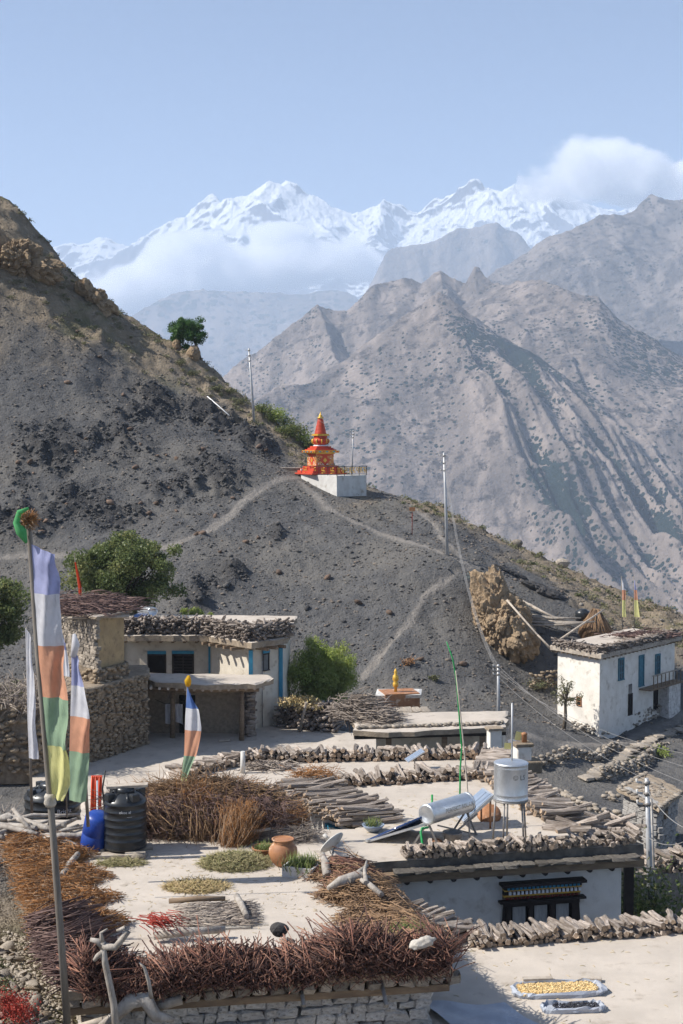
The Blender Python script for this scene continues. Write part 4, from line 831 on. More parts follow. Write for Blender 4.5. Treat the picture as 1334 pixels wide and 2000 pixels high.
for i in range(7):
    for s1 in (-1, 1):
        for v_ in ((-0.99 + i * 0.33, s1 * 1.185), (s1 * 1.185, -0.99 + i * 0.33)): mb.box((v_[0], v_[1], 1.92), (0.14, 0.14, 0.09), 0, i % 2)
tag(mb.build('cornice_ornament', [M['red'], M['blue_trim']], st), kind='stuff')
mb = MB(); sq(mb, 2.0, 2.02, 2.12); sq(mb, 1.66, 2.12, 2.24); sq(mb, 1.36, 2.24, 2.38); mb.build('upper_steps', M['red'], st, bevel=0.015)
MB().lathe([(0.62, 2.38), (0.64, 2.42), (0.5, 2.5)], n=20).build('lotus_base', M['letter_w'], st)
MB().lathe([(0.46, 2.46), (0.62, 2.6), (0.72, 2.78), (0.70, 2.94), (0.58, 3.04), (0.5, 3.08)], n=22).build('dome', M['red'], st)
mb = MB()
for i in range(10):
    a = i * math.pi / 5; mb.tube([(0.60 * math.cos(a), 0.60 * math.sin(a), 2.56), (0.73 * math.cos(a), 0.73 * math.sin(a), 2.72), (0.75 * math.cos(a), 0.75 * math.sin(a), 2.90), (0.62 * math.cos(a), 0.62 * math.sin(a), 3.03)], [0.03, 0.06, 0.06, 0.03], 5)
tag(mb.build('dome_ornament', M['gold'], st), kind='stuff')
sq(MB(), 0.85, 3.08, 3.26).build('neck', M['red'], st); sq(sq(MB(), 1.14, 3.26, 3.34), 1.06, 3.34, 3.42).build('neck_cornice', M['gold'], st)
prof = []; z = 3.42
for i in range(11): r_ = 0.50 - i * 0.027; prof += [(r_, z), (r_ + 0.02, z + 0.05), (r_ - 0.01, z + 0.10), (r_ - 0.035, z + 0.11)]; z += 0.118
MB().lathe(prof, n=18).build('spire', M['red'], st)
MB().lathe([(0.26, z), (0.28, z + 0.08), (0.14, z + 0.16), (0.17, z + 0.24), (0.10, z + 0.32), (0.05, z + 0.42), (0.01, z + 0.6)], n=14).build('finial', M['gold'], st)
# platform: white retaining block whose lit face looks left and whose shaded face looks right
A_ = at_y(588, 930, 120.8); B_ = at_y(658, 930, 116.9); C_ = at_y(716, 930, 119.6); D_ = Vector((A_.x + C_.x - B_.x, A_.y + C_.y - B_.y, 0)) + Vector((0.0, 1.5, 0))
pl = thing('stupa_platform', 'white concrete platform with dark iron railing under the stupa', 'platform', (B_.x, B_.y, zt - 2.3))
loc = lambda q: (q.x - B_.x, q.y - B_.y)
MB().prism([loc(A_), loc(B_), loc(C_), loc(D_)], -0.4, 2.28).build('block', M['lime'], pl, bevel=0.03)
mb = MB(); q0 = [Vector(loc(v_)) for v_ in (A_, B_, C_)]
for i, (a, c) in enumerate(((q0[0], q0[1]), (q0[1], q0[2]))):
    a = a + (q0[2] - q0[1]).normalized() * 0.08 if i == 0 else a; L = (c - a).length; n_ = 4
    for j in range(n_ + 1):
        v_ = a.lerp(c, j / n_); mb.box((v_.x, v_.y, 2.65), (0.05, 0.05, 0.8))
    for zz in (2.36, 3.02): mb.beam((a.x, a.y, zz), (c.x, c.y, zz), 0.045, 0.045)
mb.build('railing', M['cable_dark'], pl)
def glyph(strokes): return strokes
FRET = [[(0, -1, 0, 1), (-1, 0, 1, 0), (0, 1, 1, 1), (1, 0, 1, -1), (0, -1, -1, -1), (-1, 0, -1, 1)],
        [(-1, 1, 1, 1), (-0.5, 1, -0.5, -1), (0.4, 1, 0.4, -0.2), (0.4, -0.2, 1, -1)], [(-1, 1, 1, 1), (0, 1, 0, -1), (-0.8, 0, 0, -0.2), (0.8, 0.3, 0.8, -1)], [(-1, 1, 1, 1), (-0.6, 1, -0.6, 0), (-0.6, 0, 0.6, 0), (0.6, 1, 0.6, -1)]]
for i, (a, c) in enumerate(((q0[0], q0[1]), (q0[1], q0[2]))):
    nn = (c - a).normalized(); per = 4 if i == 0 else 8
    for j in range(per):
        v_ = a.lerp(c, (j + 0.5) / per); mb = MB(); sc_ = 0.22
        for x0_, z0_, x1_, z1_ in (FRET[0] if i == 0 else FRET[1 + j % 3]):
            p0_, p1_ = v_ + nn * x0_ * sc_ * (1.0 if i == 0 else 0.8), v_ + nn * x1_ * sc_ * (1.0 if i == 0 else 0.8)
            mb.beam((p0_.x, p0_.y, 2.68 + z0_ * sc_), (p1_.x, p1_.y, 2.68 + z1_ * sc_), 0.03, 0.06)
        mb.build('railing_symbol', M['gold'], pl)
a = hit(540, 915); c = at_y(600, 915, 121.8); t = thing('low_wall', 'low mud brick wall leading to the stupa', 'wall', (a.x, 122.3, zt - 0.5))
MB().beam((-0.3, 0, 0.35), (c.x - a.x - 0.2, -0.3, 0.35), 0.4, 1.3).build('wall_body', M['mud_edge'], t, bevel=0.03); MB().box((c.x - a.x - 0.1, -0.9, 0.3), (0.9, 0.6, 1.3), R(10)).build('end_pier', M['lime'], t, bevel=0.03)
MB().beam((-0.3, 0, 1.03), (c.x - a.x - 0.6, -0.3, 1.03), 0.46, 0.06).build('coping', M['mud'], t)
for i in range(4):
    p = hit(672 + i * 12, 962); shrub('platform_bush', 'dark bush growing against the white stupa platform', (p.x, p.y - 0.2, p.z), 0.35, 0.4, 200, 0.10, M['leaf_scrub'], 470 + i, 'bushes against the platform', nst=4)
# ---------------------------------------------------------------- village: courtyard and houses
def inset(poly, d):
    n = len(poly); P = [Vector(p) for p in poly]; out = []
    for i in range(n):
        a, b, c = P[i - 1], P[i], P[(i + 1) % n]; e1 = (b - a).normalized(); e2 = (c - b).normalized(); n1 = Vector((-e1.y, e1.x)); n2 = Vector((-e2.y, e2.x))
        m = (n1 + n2); m = m / max(m.dot(n1), 0.35) if m.length > 1e-6 else n1; out.append(b + m * d)
    return [tuple(q) for q in out]
def slab(name, poly, z0, z1, mat_, parent, loc, step=0.45, wob=0.05, edge=None):
    """roof slab: outline broken into short pieces and roughened, top gently uneven"""
    gg = np.random.default_rng(int(abs(z1) * 97 + len(poly))); pts = []
    for i in range(len(poly)):
        a, c = Vector(poly[i]), Vector(poly[(i + 1) % len(poly)]); n_ = max(1, int((c - a).length / step))
        for j in range(n_): q = a.lerp(c, j / n_); pts.append((q.x + gg.normal(0, wob), q.y + gg.normal(0, wob)) if j else (q.x, q.y))
    mb = MB(); n_ = len(pts); L = Vector(loc)
    V = [(p[0] - L.x, p[1] - L.y, z0 - L.z) for p in pts] + [(p[0] - L.x + gg.normal(0, 0.01), p[1] - L.y, z1 - L.z - 0.03 + gg.normal(0, wob * 0.25)) for p in pts]
    ins = inset(pts, 0.10); V += [(p[0] - L.x, p[1] - L.y, z1 - L.z) for p in ins]
    mb.add(V, [tuple(range(n_))[::-1]] + [(i, (i + 1) % n_, n_ + (i + 1) % n_, n_ + i) for i in range(n_)], 1)
    mb.f += [[n_ + i, n_ + (i + 1) % n_, 2 * n_ + (i + 1) % n_, 2 * n_ + i] for i in range(n_)]; mb.m += [0] * n_; mb.sm += [False] * n_
    mb.f.append(list(range(2 * n_, 3 * n_))); mb.m.append(0); mb.sm.append(False)
    return mb.build(name, [mat_, edge or M['mud_edge']], parent)
def walls(poly, z0, z1, mat_, parent, loc, name='wall'):
    L = Vector(loc); return MB().prism([(p[0] - L.x, p[1] - L.y) for p in poly], z0 - L.z, z1 - L.z).build(name, mat_, parent, bevel=0.02)
def W(px, Y): return ((px - 667) / F_PX * Y, Y)         # plan point seen at a photo column, at depth Y
# courtyard in front of the far house
ct = [at_z(a, c, -14.55) for a, c in [(60, 1560), (420, 1560), (760, 1560), (760, 1440), (640, 1424), (560, 1418), (240, 1418), (60, 1440)]]
o = MB().prism([(p.x, p.y) for p in ct], -14.9, -14.55).build('courtyard', M['mud']); tag(o, kind='structure')
# --- far house with blue corner strips
G = [W(236, 74.5), W(408, 74.2), W(412, 73.6), W(490, 71.0), W(547, 72.6), W(566, 80), W(236, 81)]
zE = at_y(400, 1252, 73).z; gl = (G[0][0], G[0][1], -14.6)
hg = thing('plastered_house', 'cream house with blue corner strips and firewood along its flat roof', 'house', gl)
walls(G, -14.8, zE, M['cream'], hg, gl)
slab('roof', [W(228, 72.9), W(404, 72.9), W(490, 70.2), W(562, 72.2), W(580, 81), W(228, 82)], zE, zE + 0.32, M['mud'], hg, gl)
GL = Vector(gl)
for a, c in ((G[0], G[1]), (G[2], G[3]), (G[3], G[4])):
    p, d, nn, an = wall_frame(a, c); L = (Vector(c) - Vector(a)).length; x = 0.35
    while x < L: MB().beam(p + d * x - GL + Vector((0, 0, zE - 0.10)), p + d * x + nn * 0.85 - GL + Vector((0, 0, zE - 0.10)), 0.13, 0.15).build('joist', M['wood'], hg); x += 0.62
for (x, y), off in ((G[1], (0.05, -0.12)), (G[3], (-0.03, -0.06)), (G[4], (0.02, -0.05)), (G[0], (0.0, -0.06))):
    MB().box((x + off[0] - GL.x, y + off[1] - GL.y, (zE - 14.55) / 2 - GL.z - 0.1), (0.2, 0.2, zE + 14.4)).build('corner_strip', M['blue_trim'], hg)
def opening(parent, L0, a, c, s, w, z0, z1, frame, inner, lintel=None, fw=0.09, name='window', proud=0.05, mull=1, bars=0, sill=False):
    """a window or door set on wall a->c at distance s: flat inner panel, proud frame, leaves"""
    p, d, nn, an = wall_frame(a, c); L0 = Vector(L0); o0 = p + d * s - L0; Q = Matrix.Rotation(an, 3, 'Z')
    def bx(x0, x1, za, zb, y0, y1): return MB().box(o0 + d * ((x0 + x1) / 2) + nn * ((y0 + y1) / 2) + Vector((0, 0, (za + zb) / 2 - L0.z - o0.z)), (x1 - x0, y1 - y0, zb - za), an)
    h = w / 2; t = bx(-h, h, z0, z1, -0.02, 0.012).build(name, inner, parent)
    mb = bx(-h - fw, -h, z0, z1, 0, proud); q = bx(h, h + fw, z0, z1, 0, proud); mb.add(q.v, q.f); q = bx(-h - fw, h + fw, z1, z1 + fw * 1.3, 0, proud + 0.01); mb.add(q.v, q.f); q = bx(-h - fw * 1.3, h + fw * 1.3, z0 - fw * 0.7, z0, 0, proud + 0.03); mb.add(q.v, q.f)
    for i in range(mull):
        x = -h + w * (i + 1) / (mull + 1); q = bx(x - fw * 0.3, x + fw * 0.3, z0, z1, 0.01, proud * 0.8); mb.add(q.v, q.f)
    for i in range(bars):
        zz = z0 + (z1 - z0) * (i + 1) / (bars + 1); q = bx(-h, h, zz - fw * 0.25, zz + fw * 0.25, 0.012, proud * 0.7); mb.add(q.v, q.f)
    mb.build('frame', frame, t)
    if lintel: bx(-h - fw, h + fw, z1 + fw * 1.3 + 0.004, z1 + fw * 1.3 + 0.16, 0, proud + 0.03).build('lintel', lintel, t)
    return t
zt_, zb_ = at_y(350, 1280, 74.3).z, at_y(350, 1318, 74.3).z
opening(hg, gl, G[0], G[1], (305 - 236) / 172 * 4.6, 0.85, zb_ - 0.9, zt_ - 0.03, M['dark_wood'], M['void'], M['blue_trim'], 0.07, 'door', mull=0)
w_ = opening(hg, gl, G[0], G[1], (357 - 236) / 172 * 4.6, 0.98, zb_ - 0.25, zt_ - 0.03, M['dark_wood'], M['void'], M['blue_trim'], 0.09, mull=1, bars=7)
opening(hg, gl, G[3], G[4], 1.02, 0.36, at_y(525, 1307, 72).z, at_y(525, 1277, 72).z, M['dark_wood'], M['pane'], M['blue_trim'], 0.06, mull=0)
MB().tube([W(511, 71.4) + (zE - 0.1,), W(511, 71.4) + (-14.5,)], 0.03, 6).build('drain_pipe', M['iron'], hg, loc=-GL)
st_ = thing('firewood_stack', 'dark weathered firewood heaped along the roof of the cream house', 'firewood', W(240, 73.4) + (zE + 0.32,), 0, 'firewood stacked on the roofs'); sl_ = st_.location.copy()
for i, (a, c, h) in enumerate(((W(232, 73.5), W(405, 73.5), 0.75), (W(405, 73.4), W(490, 70.9), 0.75), (W(490, 70.9), W(560, 72.8), 0.7))):
    o = log_heap_mesh('logs', a, c, zE + 0.32, h, 1.0, 0.115, 70 + i, st_, 0.9); o.location = -sl_
# dish and water heater on that roof
def dish(label, base, dish_c, r, face, mat_, group=None, mast=0.05):
    t = thing('satellite_dish', label, 'satellite dish', base, 0, group); c = Vector(dish_c) - Vector(base); fz = Vector(face).normalized(); Q = fz.to_track_quat('Z', 'Y').to_matrix()
    prof = [(r * k, r * 0.28 * k * k) for k in (0.02, 0.2, 0.4, 0.6, 0.8, 0.95, 1.0)] + [(r * 1.0, r * 0.28 - 0.02)] + [(r * k, r * 0.28 * k * k - 0.02) for k in (0.95, 0.7, 0.4, 0.02)]
    MB().lathe(prof, c, 24, axis=Q).build('reflector', mat_, t)
    f = c + fz * r * 0.95 + Vector((0, 0, -0.02)); MB().tube([c - Vector((0, 0, r * 0.85)) + fz * 0.1, f], 0.012, 6).build('feed_arm', M['iron'], t)
    MB().tube([f - fz * 0.08, f + fz * 0.04], 0.04, 8).build('feed_horn', M['lime'], t); MB().tube([(0, 0, 0), c - fz * 0.05], mast * 0.6, 8).build('mast', M['iron'], t); return t
dish('white satellite dish on the firewood roof of the cream house', at_y(352, 1236, 75), at_y(359, 1217, 75), 0.42, (0.55, -0.75, 0.35), M['lime'], 'satellite dishes')
# porch before the house
zP = at_y(400, 1335, 68.5).z
pp = [W(258, 70.2), W(300, 68.2), W(400, 67.3), W(498, 67.6), W(533, 69.0), W(522, 70.2), W(400, 70.5), W(254, 70.9)]
pc = thing('porch', 'open porch with mud roof and round timber posts before the cream house', 'porch', W(400, 68.7) + (-14.55,)); PL = pc.location.copy()
slab('porch_roof', pp, zP - 0.1, zP + 0.16, M['mud'], pc, PL, 0.4, 0.07)
mb = MB()
for i, (a, c, y0) in enumerate(((268, 500, 67.9), (262, 505, 68.25))):
    MB().tube([Vector(W(a, y0 + 0.6) + (zP - 0.22 - i * 0.1,)) - PL, Vector(W((a + c) / 2, y0) + (zP - 0.2 - i * 0.12,)) - PL, Vector(W(c, y0 + 0.2) + (zP - 0.2 - i * 0.1,)) - PL], 0.09, 8).build('beam', M['wood'], pc)
for i in range(15):
    a = 275 + i * 17; MB().tube([Vector(W(a, 67.5 + abs(i - 8) * 0.08) + (zP - 0.16,)) - PL, Vector(W(a, 70.3) + (zP - 0.14,)) - PL], 0.075, 7, 0, True, True, 0).build('rafter', M['pale_wood'], pc)
for a, y in ((470, 68.4), (334, 69.0), (492, 69.6)): MB().tube([Vector(W(a, y) + (-14.55,)) - PL, Vector(W(a + 1, y) + (zP - 0.2,)) - PL], [0.13, 0.11], 8).build('post', M['wood'], pc)
mb = MB().prism([(x - PL.x, y - PL.y) for x, y in (W(285, 70.3), W(484, 70.0), W(488, 70.6), W(285, 70.9))], -0.02, zP - PL.z - 0.2); mb.build('back_wall', M['mud_edge'], pc)  # mud instead of cream plaster: the porch's shade is put into its colour
p, d, nn, an = wall_frame(W(285, 70.3), W(484, 70.0))
MB().prism([(x - PL.x, y - PL.y) for x, y in (W(266, 68.8), W(277, 68.6), W(289, 70.6), W(262, 70.6))], -0.05, zP - PL.z - 0.22).build('added_shade_wall', M['stone_brown'], pc)  # wall added on the open left side to keep sun off the porch
for s_, w_, h_ in ((2.0, 0.8, 1.9),): MB().box(p + d * s_ - Vector((PL.x, PL.y, 0)) + nn * 0.01 + Vector((0, 0, h_ / 2)), (w_, 0.06, h_), an).build('doorway', M['void'], pc)
st_ = thing('firewood_stack', 'firewood stacked against the right side of the dark porch', 'firewood', W(478, 70.6) + (-14.55,), 0, 'firewood stacked in the yards'); o = log_heap_mesh('logs', W(481, 69.9), W(490, 69.2), -14.55, 2.2, 0.5, 0.16, 81, st_); o.location = -st_.location
V_ = []; cl0 = at_y(323, 1375, 69.3)
gx, gz = np.meshgrid(np.linspace(0, 0.85, 14), np.linspace(0, -0.95, 10)); V_ = np.stack([gx, 0.05 * np.sin(gx * 22 + gz * 2), gz * (1 + 0.06 * np.sin(gx * 9))], -1).reshape(-1, 3)
o = link('washing', mesh_np('washing', V_, grid_faces(14, 10), [M['c_white']], True)); o.location = cl0; tag(o, 'grey white cloth hung to dry inside the porch', 'laundry')
cl1 = at_y(340, 1372, 69.3); o = tube_obj('clothes_line', [at_y(303, 1366, 69.3), cl0, cl1, at_y(360, 1370, 69.3)], 0.012, M['cable_dark'], None, 5); tag(o, 'thin clothes line strung across the porch', 'line')
o = MB().box((0, 0, 0.05), (0.55, 0.16, 0.08), R(20)).build('plank', M['pale_wood']); o.location = at_z(438, 1448, -14.53); tag(o, 'short plank lying on the swept courtyard', 'plank')
# --- stone tower and the long shaded wall at the left
T = [W(118, 67.5), W(188, 64.6), W(243, 66.6), W(200, 70.5)]
zT = at_y(190, 1207, 64.6).z; tl = (T[1][0], T[1][1], -14.6); TL = Vector(tl); zM = at_y(190, 1330, 64.6).z
tw = thing('stone_tower', 'small stone tower with mud plastered side and brush on top', 'tower', tl)
walls(inset(T, 0.06), -14.8, zT, M['ochre'], tw, tl); walls(inset(T, -0.12), -14.8, zM + 0.55, M['stone_brown'], tw, tl, 'base')
def stone_face(parent, L0, a, c, z0, z1, sw, sh, meshes, name='stone', cap=300, out=0.0, skip=None, seed=3):
    gg = np.random.default_rng(seed); p, d, nn, an = wall_frame(a, c); L = (Vector(c) - Vector(a)).length; z = z0; k = 0; L0 = Vector(L0)
    while z < z1:
        h = sh * gg.uniform(0.75, 1.25); x = -gg.uniform(0, sw * 0.5)
        while x < L:
            w = sw * gg.uniform(0.55, 1.5)
            xc, zc = x + w / 2, z + h / 2
            if k < cap and xc < L and not (skip and skip(xc, zc)):
                q = p + d * xc + nn * (out + gg.normal(0, 0.015)) - L0
                put(name, meshes[gg.integers(len(meshes))], parent, (q.x, q.y, zc - L0.z), (w * 0.97, 0.22, h * 0.97), (gg.normal(0, 0.03), gg.normal(0, 0.04), an + gg.normal(0, 0.05))); k += 1
            x += w
        z += h
    return k
stone_face(tw, tl, T[0], T[1], zM + 0.5, zT - 0.05, 0.30, 0.17, BRICKS_S, cap=300)
mb_c = 0
def rubble_face(parent, L0, a, c, z0, z1, s, seed, mat_=None, out=0.04, name='stones'):
    gg = np.random.default_rng(seed); p, d, nn, an = wall_frame(a, c); L = (Vector(c) - Vector(a)).length; n_ = int(L * (z1 - z0) / (s * s) * 1.5)
    X = gg.uniform(0, L, n_); Z = gg.uniform(z0, z1, n_); L0 = Vector(L0)
    P = np.stack([p.x + d.x * X + nn.x * out, p.y + d.y * X + nn.y * out, Z], -1) - np.array(L0)
    S = s * gg.uniform(0.35, 0.75, (n_, 1)) * np.array([[1, 1, 0.62]])
    return tag(link(name, stones_mesh(name, P, S, mat_ or M['pebble_pale'], seed, gg.random(n_)), parent), kind='stuff')
Ti = inset(T, -0.12); rubble_face(tw, tl, Ti[0], Ti[1], -14.5, zM + 0.5, 0.26, 31, M['rub_brown']); rubble_face(tw, tl, Ti[1], Ti[2], -14.5, zM + 0.5, 0.26, 32, M['rub_brown'])
slab('tower_roof', inset(T, -0.30), zT, zT + 0.14, M['mud'], tw, tl)
for i in range(3): MB().tube([Vector(W(112 + i * 3, 67 - i) + (zT - 0.06,)) - TL, Vector(W(250, 66.0 - i * 0.35) + (zT - 0.02,)) - TL], 0.06, 7).build('roof_pole', M['pale_wood'], tw)
n_ = 1500; gg = np.random.default_rng(5); tc = np.mean(np.array(T), 0)
P = np.stack([tc[0] + gg.normal(0, 0.75, n_), tc[1] - 0.4 + gg.normal(0, 1.0, n_), zT + 0.16 + np.abs(gg.normal(0, 0.22, n_))], -1); Dd = np.stack([gg.choice([-1, 1], n_) * gg.uniform(0.5, 1, n_), gg.normal(0, 0.35, n_), gg.normal(0, 0.1, n_)], -1)
twig_pile('brushwood_heap', 'dark purple brushwood heaped on top of the stone tower', 'brushwood', M['tw_purple'], None, P, Dd, 0.9, 0.025, 'brushwood heaps', 5, 0.1)
zL = at_y(150, 1348, 63.5).z; wl = [W(96, 65.0), W(118, 62.3), W(200, 64.4), W(288, 67.6), W(284, 70), W(100, 69.5)]
ww = thing('retaining_wall', 'rough brown retaining wall in shade beside the courtyard', 'wall', wl[1] + (-14.6,)); walls(inset(wl, 0.05), -14.9, zL, M['stone_brown'], ww, ww.location)
for i in range(3): rubble_face(ww, ww.location, wl[i], wl[i + 1], -14.5, zL, 0.22, 40 + i, M['rub_brown'], 0.0)
slab('wall_top', inset(wl, -0.05), zL, zL + 0.12, M['mud_edge'], ww, ww.location, 0.5, 0.1)
ws = [W(-160, 60.5), W(60, 61.0), W(120, 63.2), W(110, 67.5), W(-160, 67.5)]; zS = at_y(60, 1385, 61).z; sw = thing('terrace_bank', 'low rubble bank below the dark tree left of the courtyard', 'wall', ws[1] + (-14.6,)); walls(inset(ws, 0.1), -14.9, zS, M['stone_brown'], sw, sw.location)
for i in range(2): rubble_face(sw, sw.location, ws[i], ws[i + 1], -14.4, zS + 0.1, 0.32, 45 + i, M['rub_brown'], 0.0)
gg = np.random.default_rng(45)
P = np.array([[W(a, 62 + gg.random() * 4)[0], 62 + gg.random() * 4, zS + 0.05] for a in gg.uniform(-60, 105, 70)]); tufts('bank_scrub', P, 0.45, 70, 0.16, M['leaf_scrub'], 78)
n_ = 900; P = np.stack([gg.uniform(W(-60, 62)[0], W(110, 62)[0], n_), gg.uniform(60.8, 65, n_), zS + np.abs(gg.normal(0, 0.3, n_))], -1); twig_pile('dry_thicket', 'grey dead branches tangled on the rubble bank below the dark tree', 'brushwood', M['tw_grey'], None, P, gg.normal(0, 1, (n_, 3)) * [1, 1, 0.7], 0.9, 0.02, None, 46, 0.15)
# --- trees round the far house
tree('walnut_tree', 'broad dark green tree rising behind the cream house and stone tower', W(243, 83) + (-14.6,), at_y(243, 1128, 83), (3.95, 3.2, 3.2), 150, 40000, 0.165, M['leaf_dark'], 91, clump=0.19, trunk_r=0.25)
tree('dark_tree', 'dense dark tree at the edge of the slope left of the prayer flags', W(-20, 76) + (-14.6,), at_y(-8, 1190, 76), (2.0, 2.0, 2.5), 60, 13000, 0.18, M['leaf_dark'], 92, clump=0.28)
tree('willow_tree', 'bright green willow standing right of the cream house', W(620, 79) + (-15.3,), at_y(624, 1314, 79), (2.5, 2.2, 2.15), 110, 26000, 0.20, M['leaf_willow'], 93, clump=0.23, aspect=0.22, droop=0.5)
tree('young_willow', 'light green willow crown peeping over the firewood roof', W(385, 86) + (-14.8,), at_y(385, 1205, 86), (1.2, 1.2, 1.0), 30, 5000, 0.18, M['leaf_willow'], 94, clump=0.3, aspect=0.25, droop=0.4)
# solar water heater: tank, tubes, legs
def heater(label, a, c, foot, zb, r, ntube, lean, mat_=None, text=None):
    """a, c: axis ends of the tank; foot: horizontal vector from the tank to the tubes' lower ends"""
    a, c = Vector(a), Vector(c); ax = (c - a).normalized(); base = Vector((a.x, a.y, zb)); t = thing('solar_water_heater', label, 'water heater', base, 0, 'solar water heaters'); a0 = a - base; L = (c - a).length; Q = ax.to_track_quat('Z', 'Y').to_matrix()
    tk = MB().lathe([(r * 0.99, 0), (r, 0.03), (r, L * 0.25), (r * 1.008, L * 0.25 + 0.01), (r, L * 0.25 + 0.02), (r, L - 0.03), (r * 0.99, L)], a0, 32, axis=Q).build('tank', mat_ or M['steel'], t)
    for s0, sg in ((0, -1), (L, 1)): MB().lathe([(r * 1.03, -0.03), (r * 1.03, 0.02), (r * 0.8, 0.035), (r * 0.78, 0.03), (r * 0.45, 0.045), (r * 0.43, 0.04), (r * 0.05, 0.05)], a0 + ax * s0, 28, axis=(ax * sg).to_track_quat('Z', 'Y').to_matrix()).build('end_cap', M['steel'], tk)
    ft = Vector((foot[0], foot[1], 0))
    for i in range(ntube):
        q = a0 + ax * (L * (0.05 + 0.9 * i / max(1, ntube - 1))); lo_ = Vector((q.x, q.y, 0.06)) + ft; MB().tube([q + ft.normalized() * r * 0.7 - Vector((0, 0, r * 0.35)), lo_], 0.029, 8).build('glass_tube', M['glass_blue'], t)
    for s_ in (0.02, 0.98):
        q = a0 + ax * L * s_; f_ = Vector((q.x, q.y, 0)) + ft
        MB().beam(q - Vector((0, 0, r * 0.9)), f_ + Vector((0, 0, 0.03)), 0.04, 0.05).build('rail', M['steel'], t)
        MB().beam(q - Vector((0, 0, r * 0.8)), Vector((q.x, q.y, 0)) - ft * 0.18, 0.045, 0.045).build('leg', M['iron'], t); MB().beam(q - Vector((0, 0, r * 0.8)), Vector((q.x, q.y, 0)) + ft * 0.25, 0.045, 0.045).build('leg', M['iron'], t)
    q0_, q1_ = Vector((a0.x, a0.y, 0)) - ft * 0.18, Vector(((a0 + ax * L).x, (a0 + ax * L).y, 0)) - ft * 0.18
    MB().beam(q0_, q1_ + Vector((0, 0, a0.z - r)), 0.03, 0.035).build('brace', M['iron'], t); MB().beam(q1_, q0_ + Vector((0, 0, a0.z - r)), 0.03, 0.035).build('brace', M['iron'], t)
    f0, f1 = Vector((a0.x, a0.y, 0.05)) + ft, Vector(((a0 + ax * L).x, (a0 + ax * L).y, 0.05)) + ft; MB().beam(f0 - ax * 0.05, f1 + ax * 0.05, 0.07, 0.06).build('foot_rail', M['steel'], t)
    mb = MB(); u0, u1 = a0 - Vector((0, 0, r * 0.95)), a0 + ax * L - Vector((0, 0, r * 0.95)); e0, e1 = f0 - Vector((0, 0, 0.02)), f1 - Vector((0, 0, 0.02)); dn = Vector((0, 0, -0.015)) + ft.normalized() * -0.01
    mb.add([u0, u1, e1, e0, u0 + dn, u1 + dn, e1 + dn, e0 + dn], [(0, 1, 2, 3), (7, 6, 5, 4), (0, 4, 5, 1), (1, 5, 6, 2), (2, 6, 7, 3), (3, 7, 4, 0)]); mb.build('reflector_sheet', M['steel'], t)
    if text:
        sd = ax.cross(Vector((0, 0, 1))).normalized(); sd = sd if sd.y < 0 else -sd; along = ax if ax.x > 0 else -ax
        def mp(x, y): th = y / r + 0.12; return a0 + ax * (L * 0.62) + along * x + (sd * math.cos(th) + Vector((0, 0, 1)) * math.sin(th)) * (r * 1.006)
        text_mesh('lettering', text, 0.135, M['letter_b'], tk, mp)
        MB()
    return t
heater('small solar water heater with blue tubes on the cream house roof', at_y(298, 1195, 75.5), at_y(278, 1193, 77.5), (-1.75, -0.3), at_y(290, 1238, 76).z, 0.26, 14, 0)
# --- porch-roofed gompa house in the middle
zJ = -11.2; J = [W(700, 55.0), W(985, 56.4), W(992, 58.4), W(690, 57.6)]; jl = W(700, 55) + (-14.7,); JL = Vector(jl)
hj = thing('gompa_house', 'low house with stone edged mud roof and dark open veranda', 'house', jl)
walls([W(735, 56.2), W(985, 57.2), W(990, 58.2), W(735, 57.5)], -14.9, zJ - 0.3, M['cream'], hj, jl)
slab('roof', [W(690, 54.6), W(760, 54.2), W(992, 55.3), W(996, 58.6), W(686, 57.9)], zJ - 0.22, zJ, M['mud'], hj, jl)
MB().beam(Vector(W(692, 54.8) + (zJ - 0.32,)) - JL, Vector(W(990, 55.6) + (zJ - 0.32,)) - JL, 0.22, 0.16).build('eave_beam', M['dark_wood'], hj)
for a in (760, 870, 945, 968): MB().box(Vector(W(a, 55.4) + ((zJ - 14.7) / 2 - 0.2,)) - JL, (0.22, 0.2, 14.7 + zJ - 0.4)).build('pillar', M['wood'], hj)
gg = np.random.default_rng(9)
for i in range(34):
    a = 700 + i * 8.6; q = Vector(W(a, 54.75 + (a - 700) / 300 + gg.normal(0, 0.06)) + (zJ + 0.07,)) - JL; put('edge_stone', STONES[i % 10], hj, q, (0.17 * gg.uniform(0.7, 1.3), 0.14, 0.12), (0, 0, gg.uniform(0, 3)))
t = thing('whitewashed_pillar', 'square whitewashed pillar at the end of the veranda house', 'pillar', W(968, 50.5) + (-11.9,)); MB().box((0, 0, 0.5), (0.44, 0.42, 2.1), R(12)).build('shaft', M['white'], t, bevel=0.02); MB().box((0, 0, 1.59), (0.56, 0.52, 0.08), R(12)).build('cap', M['mud_edge'], t)
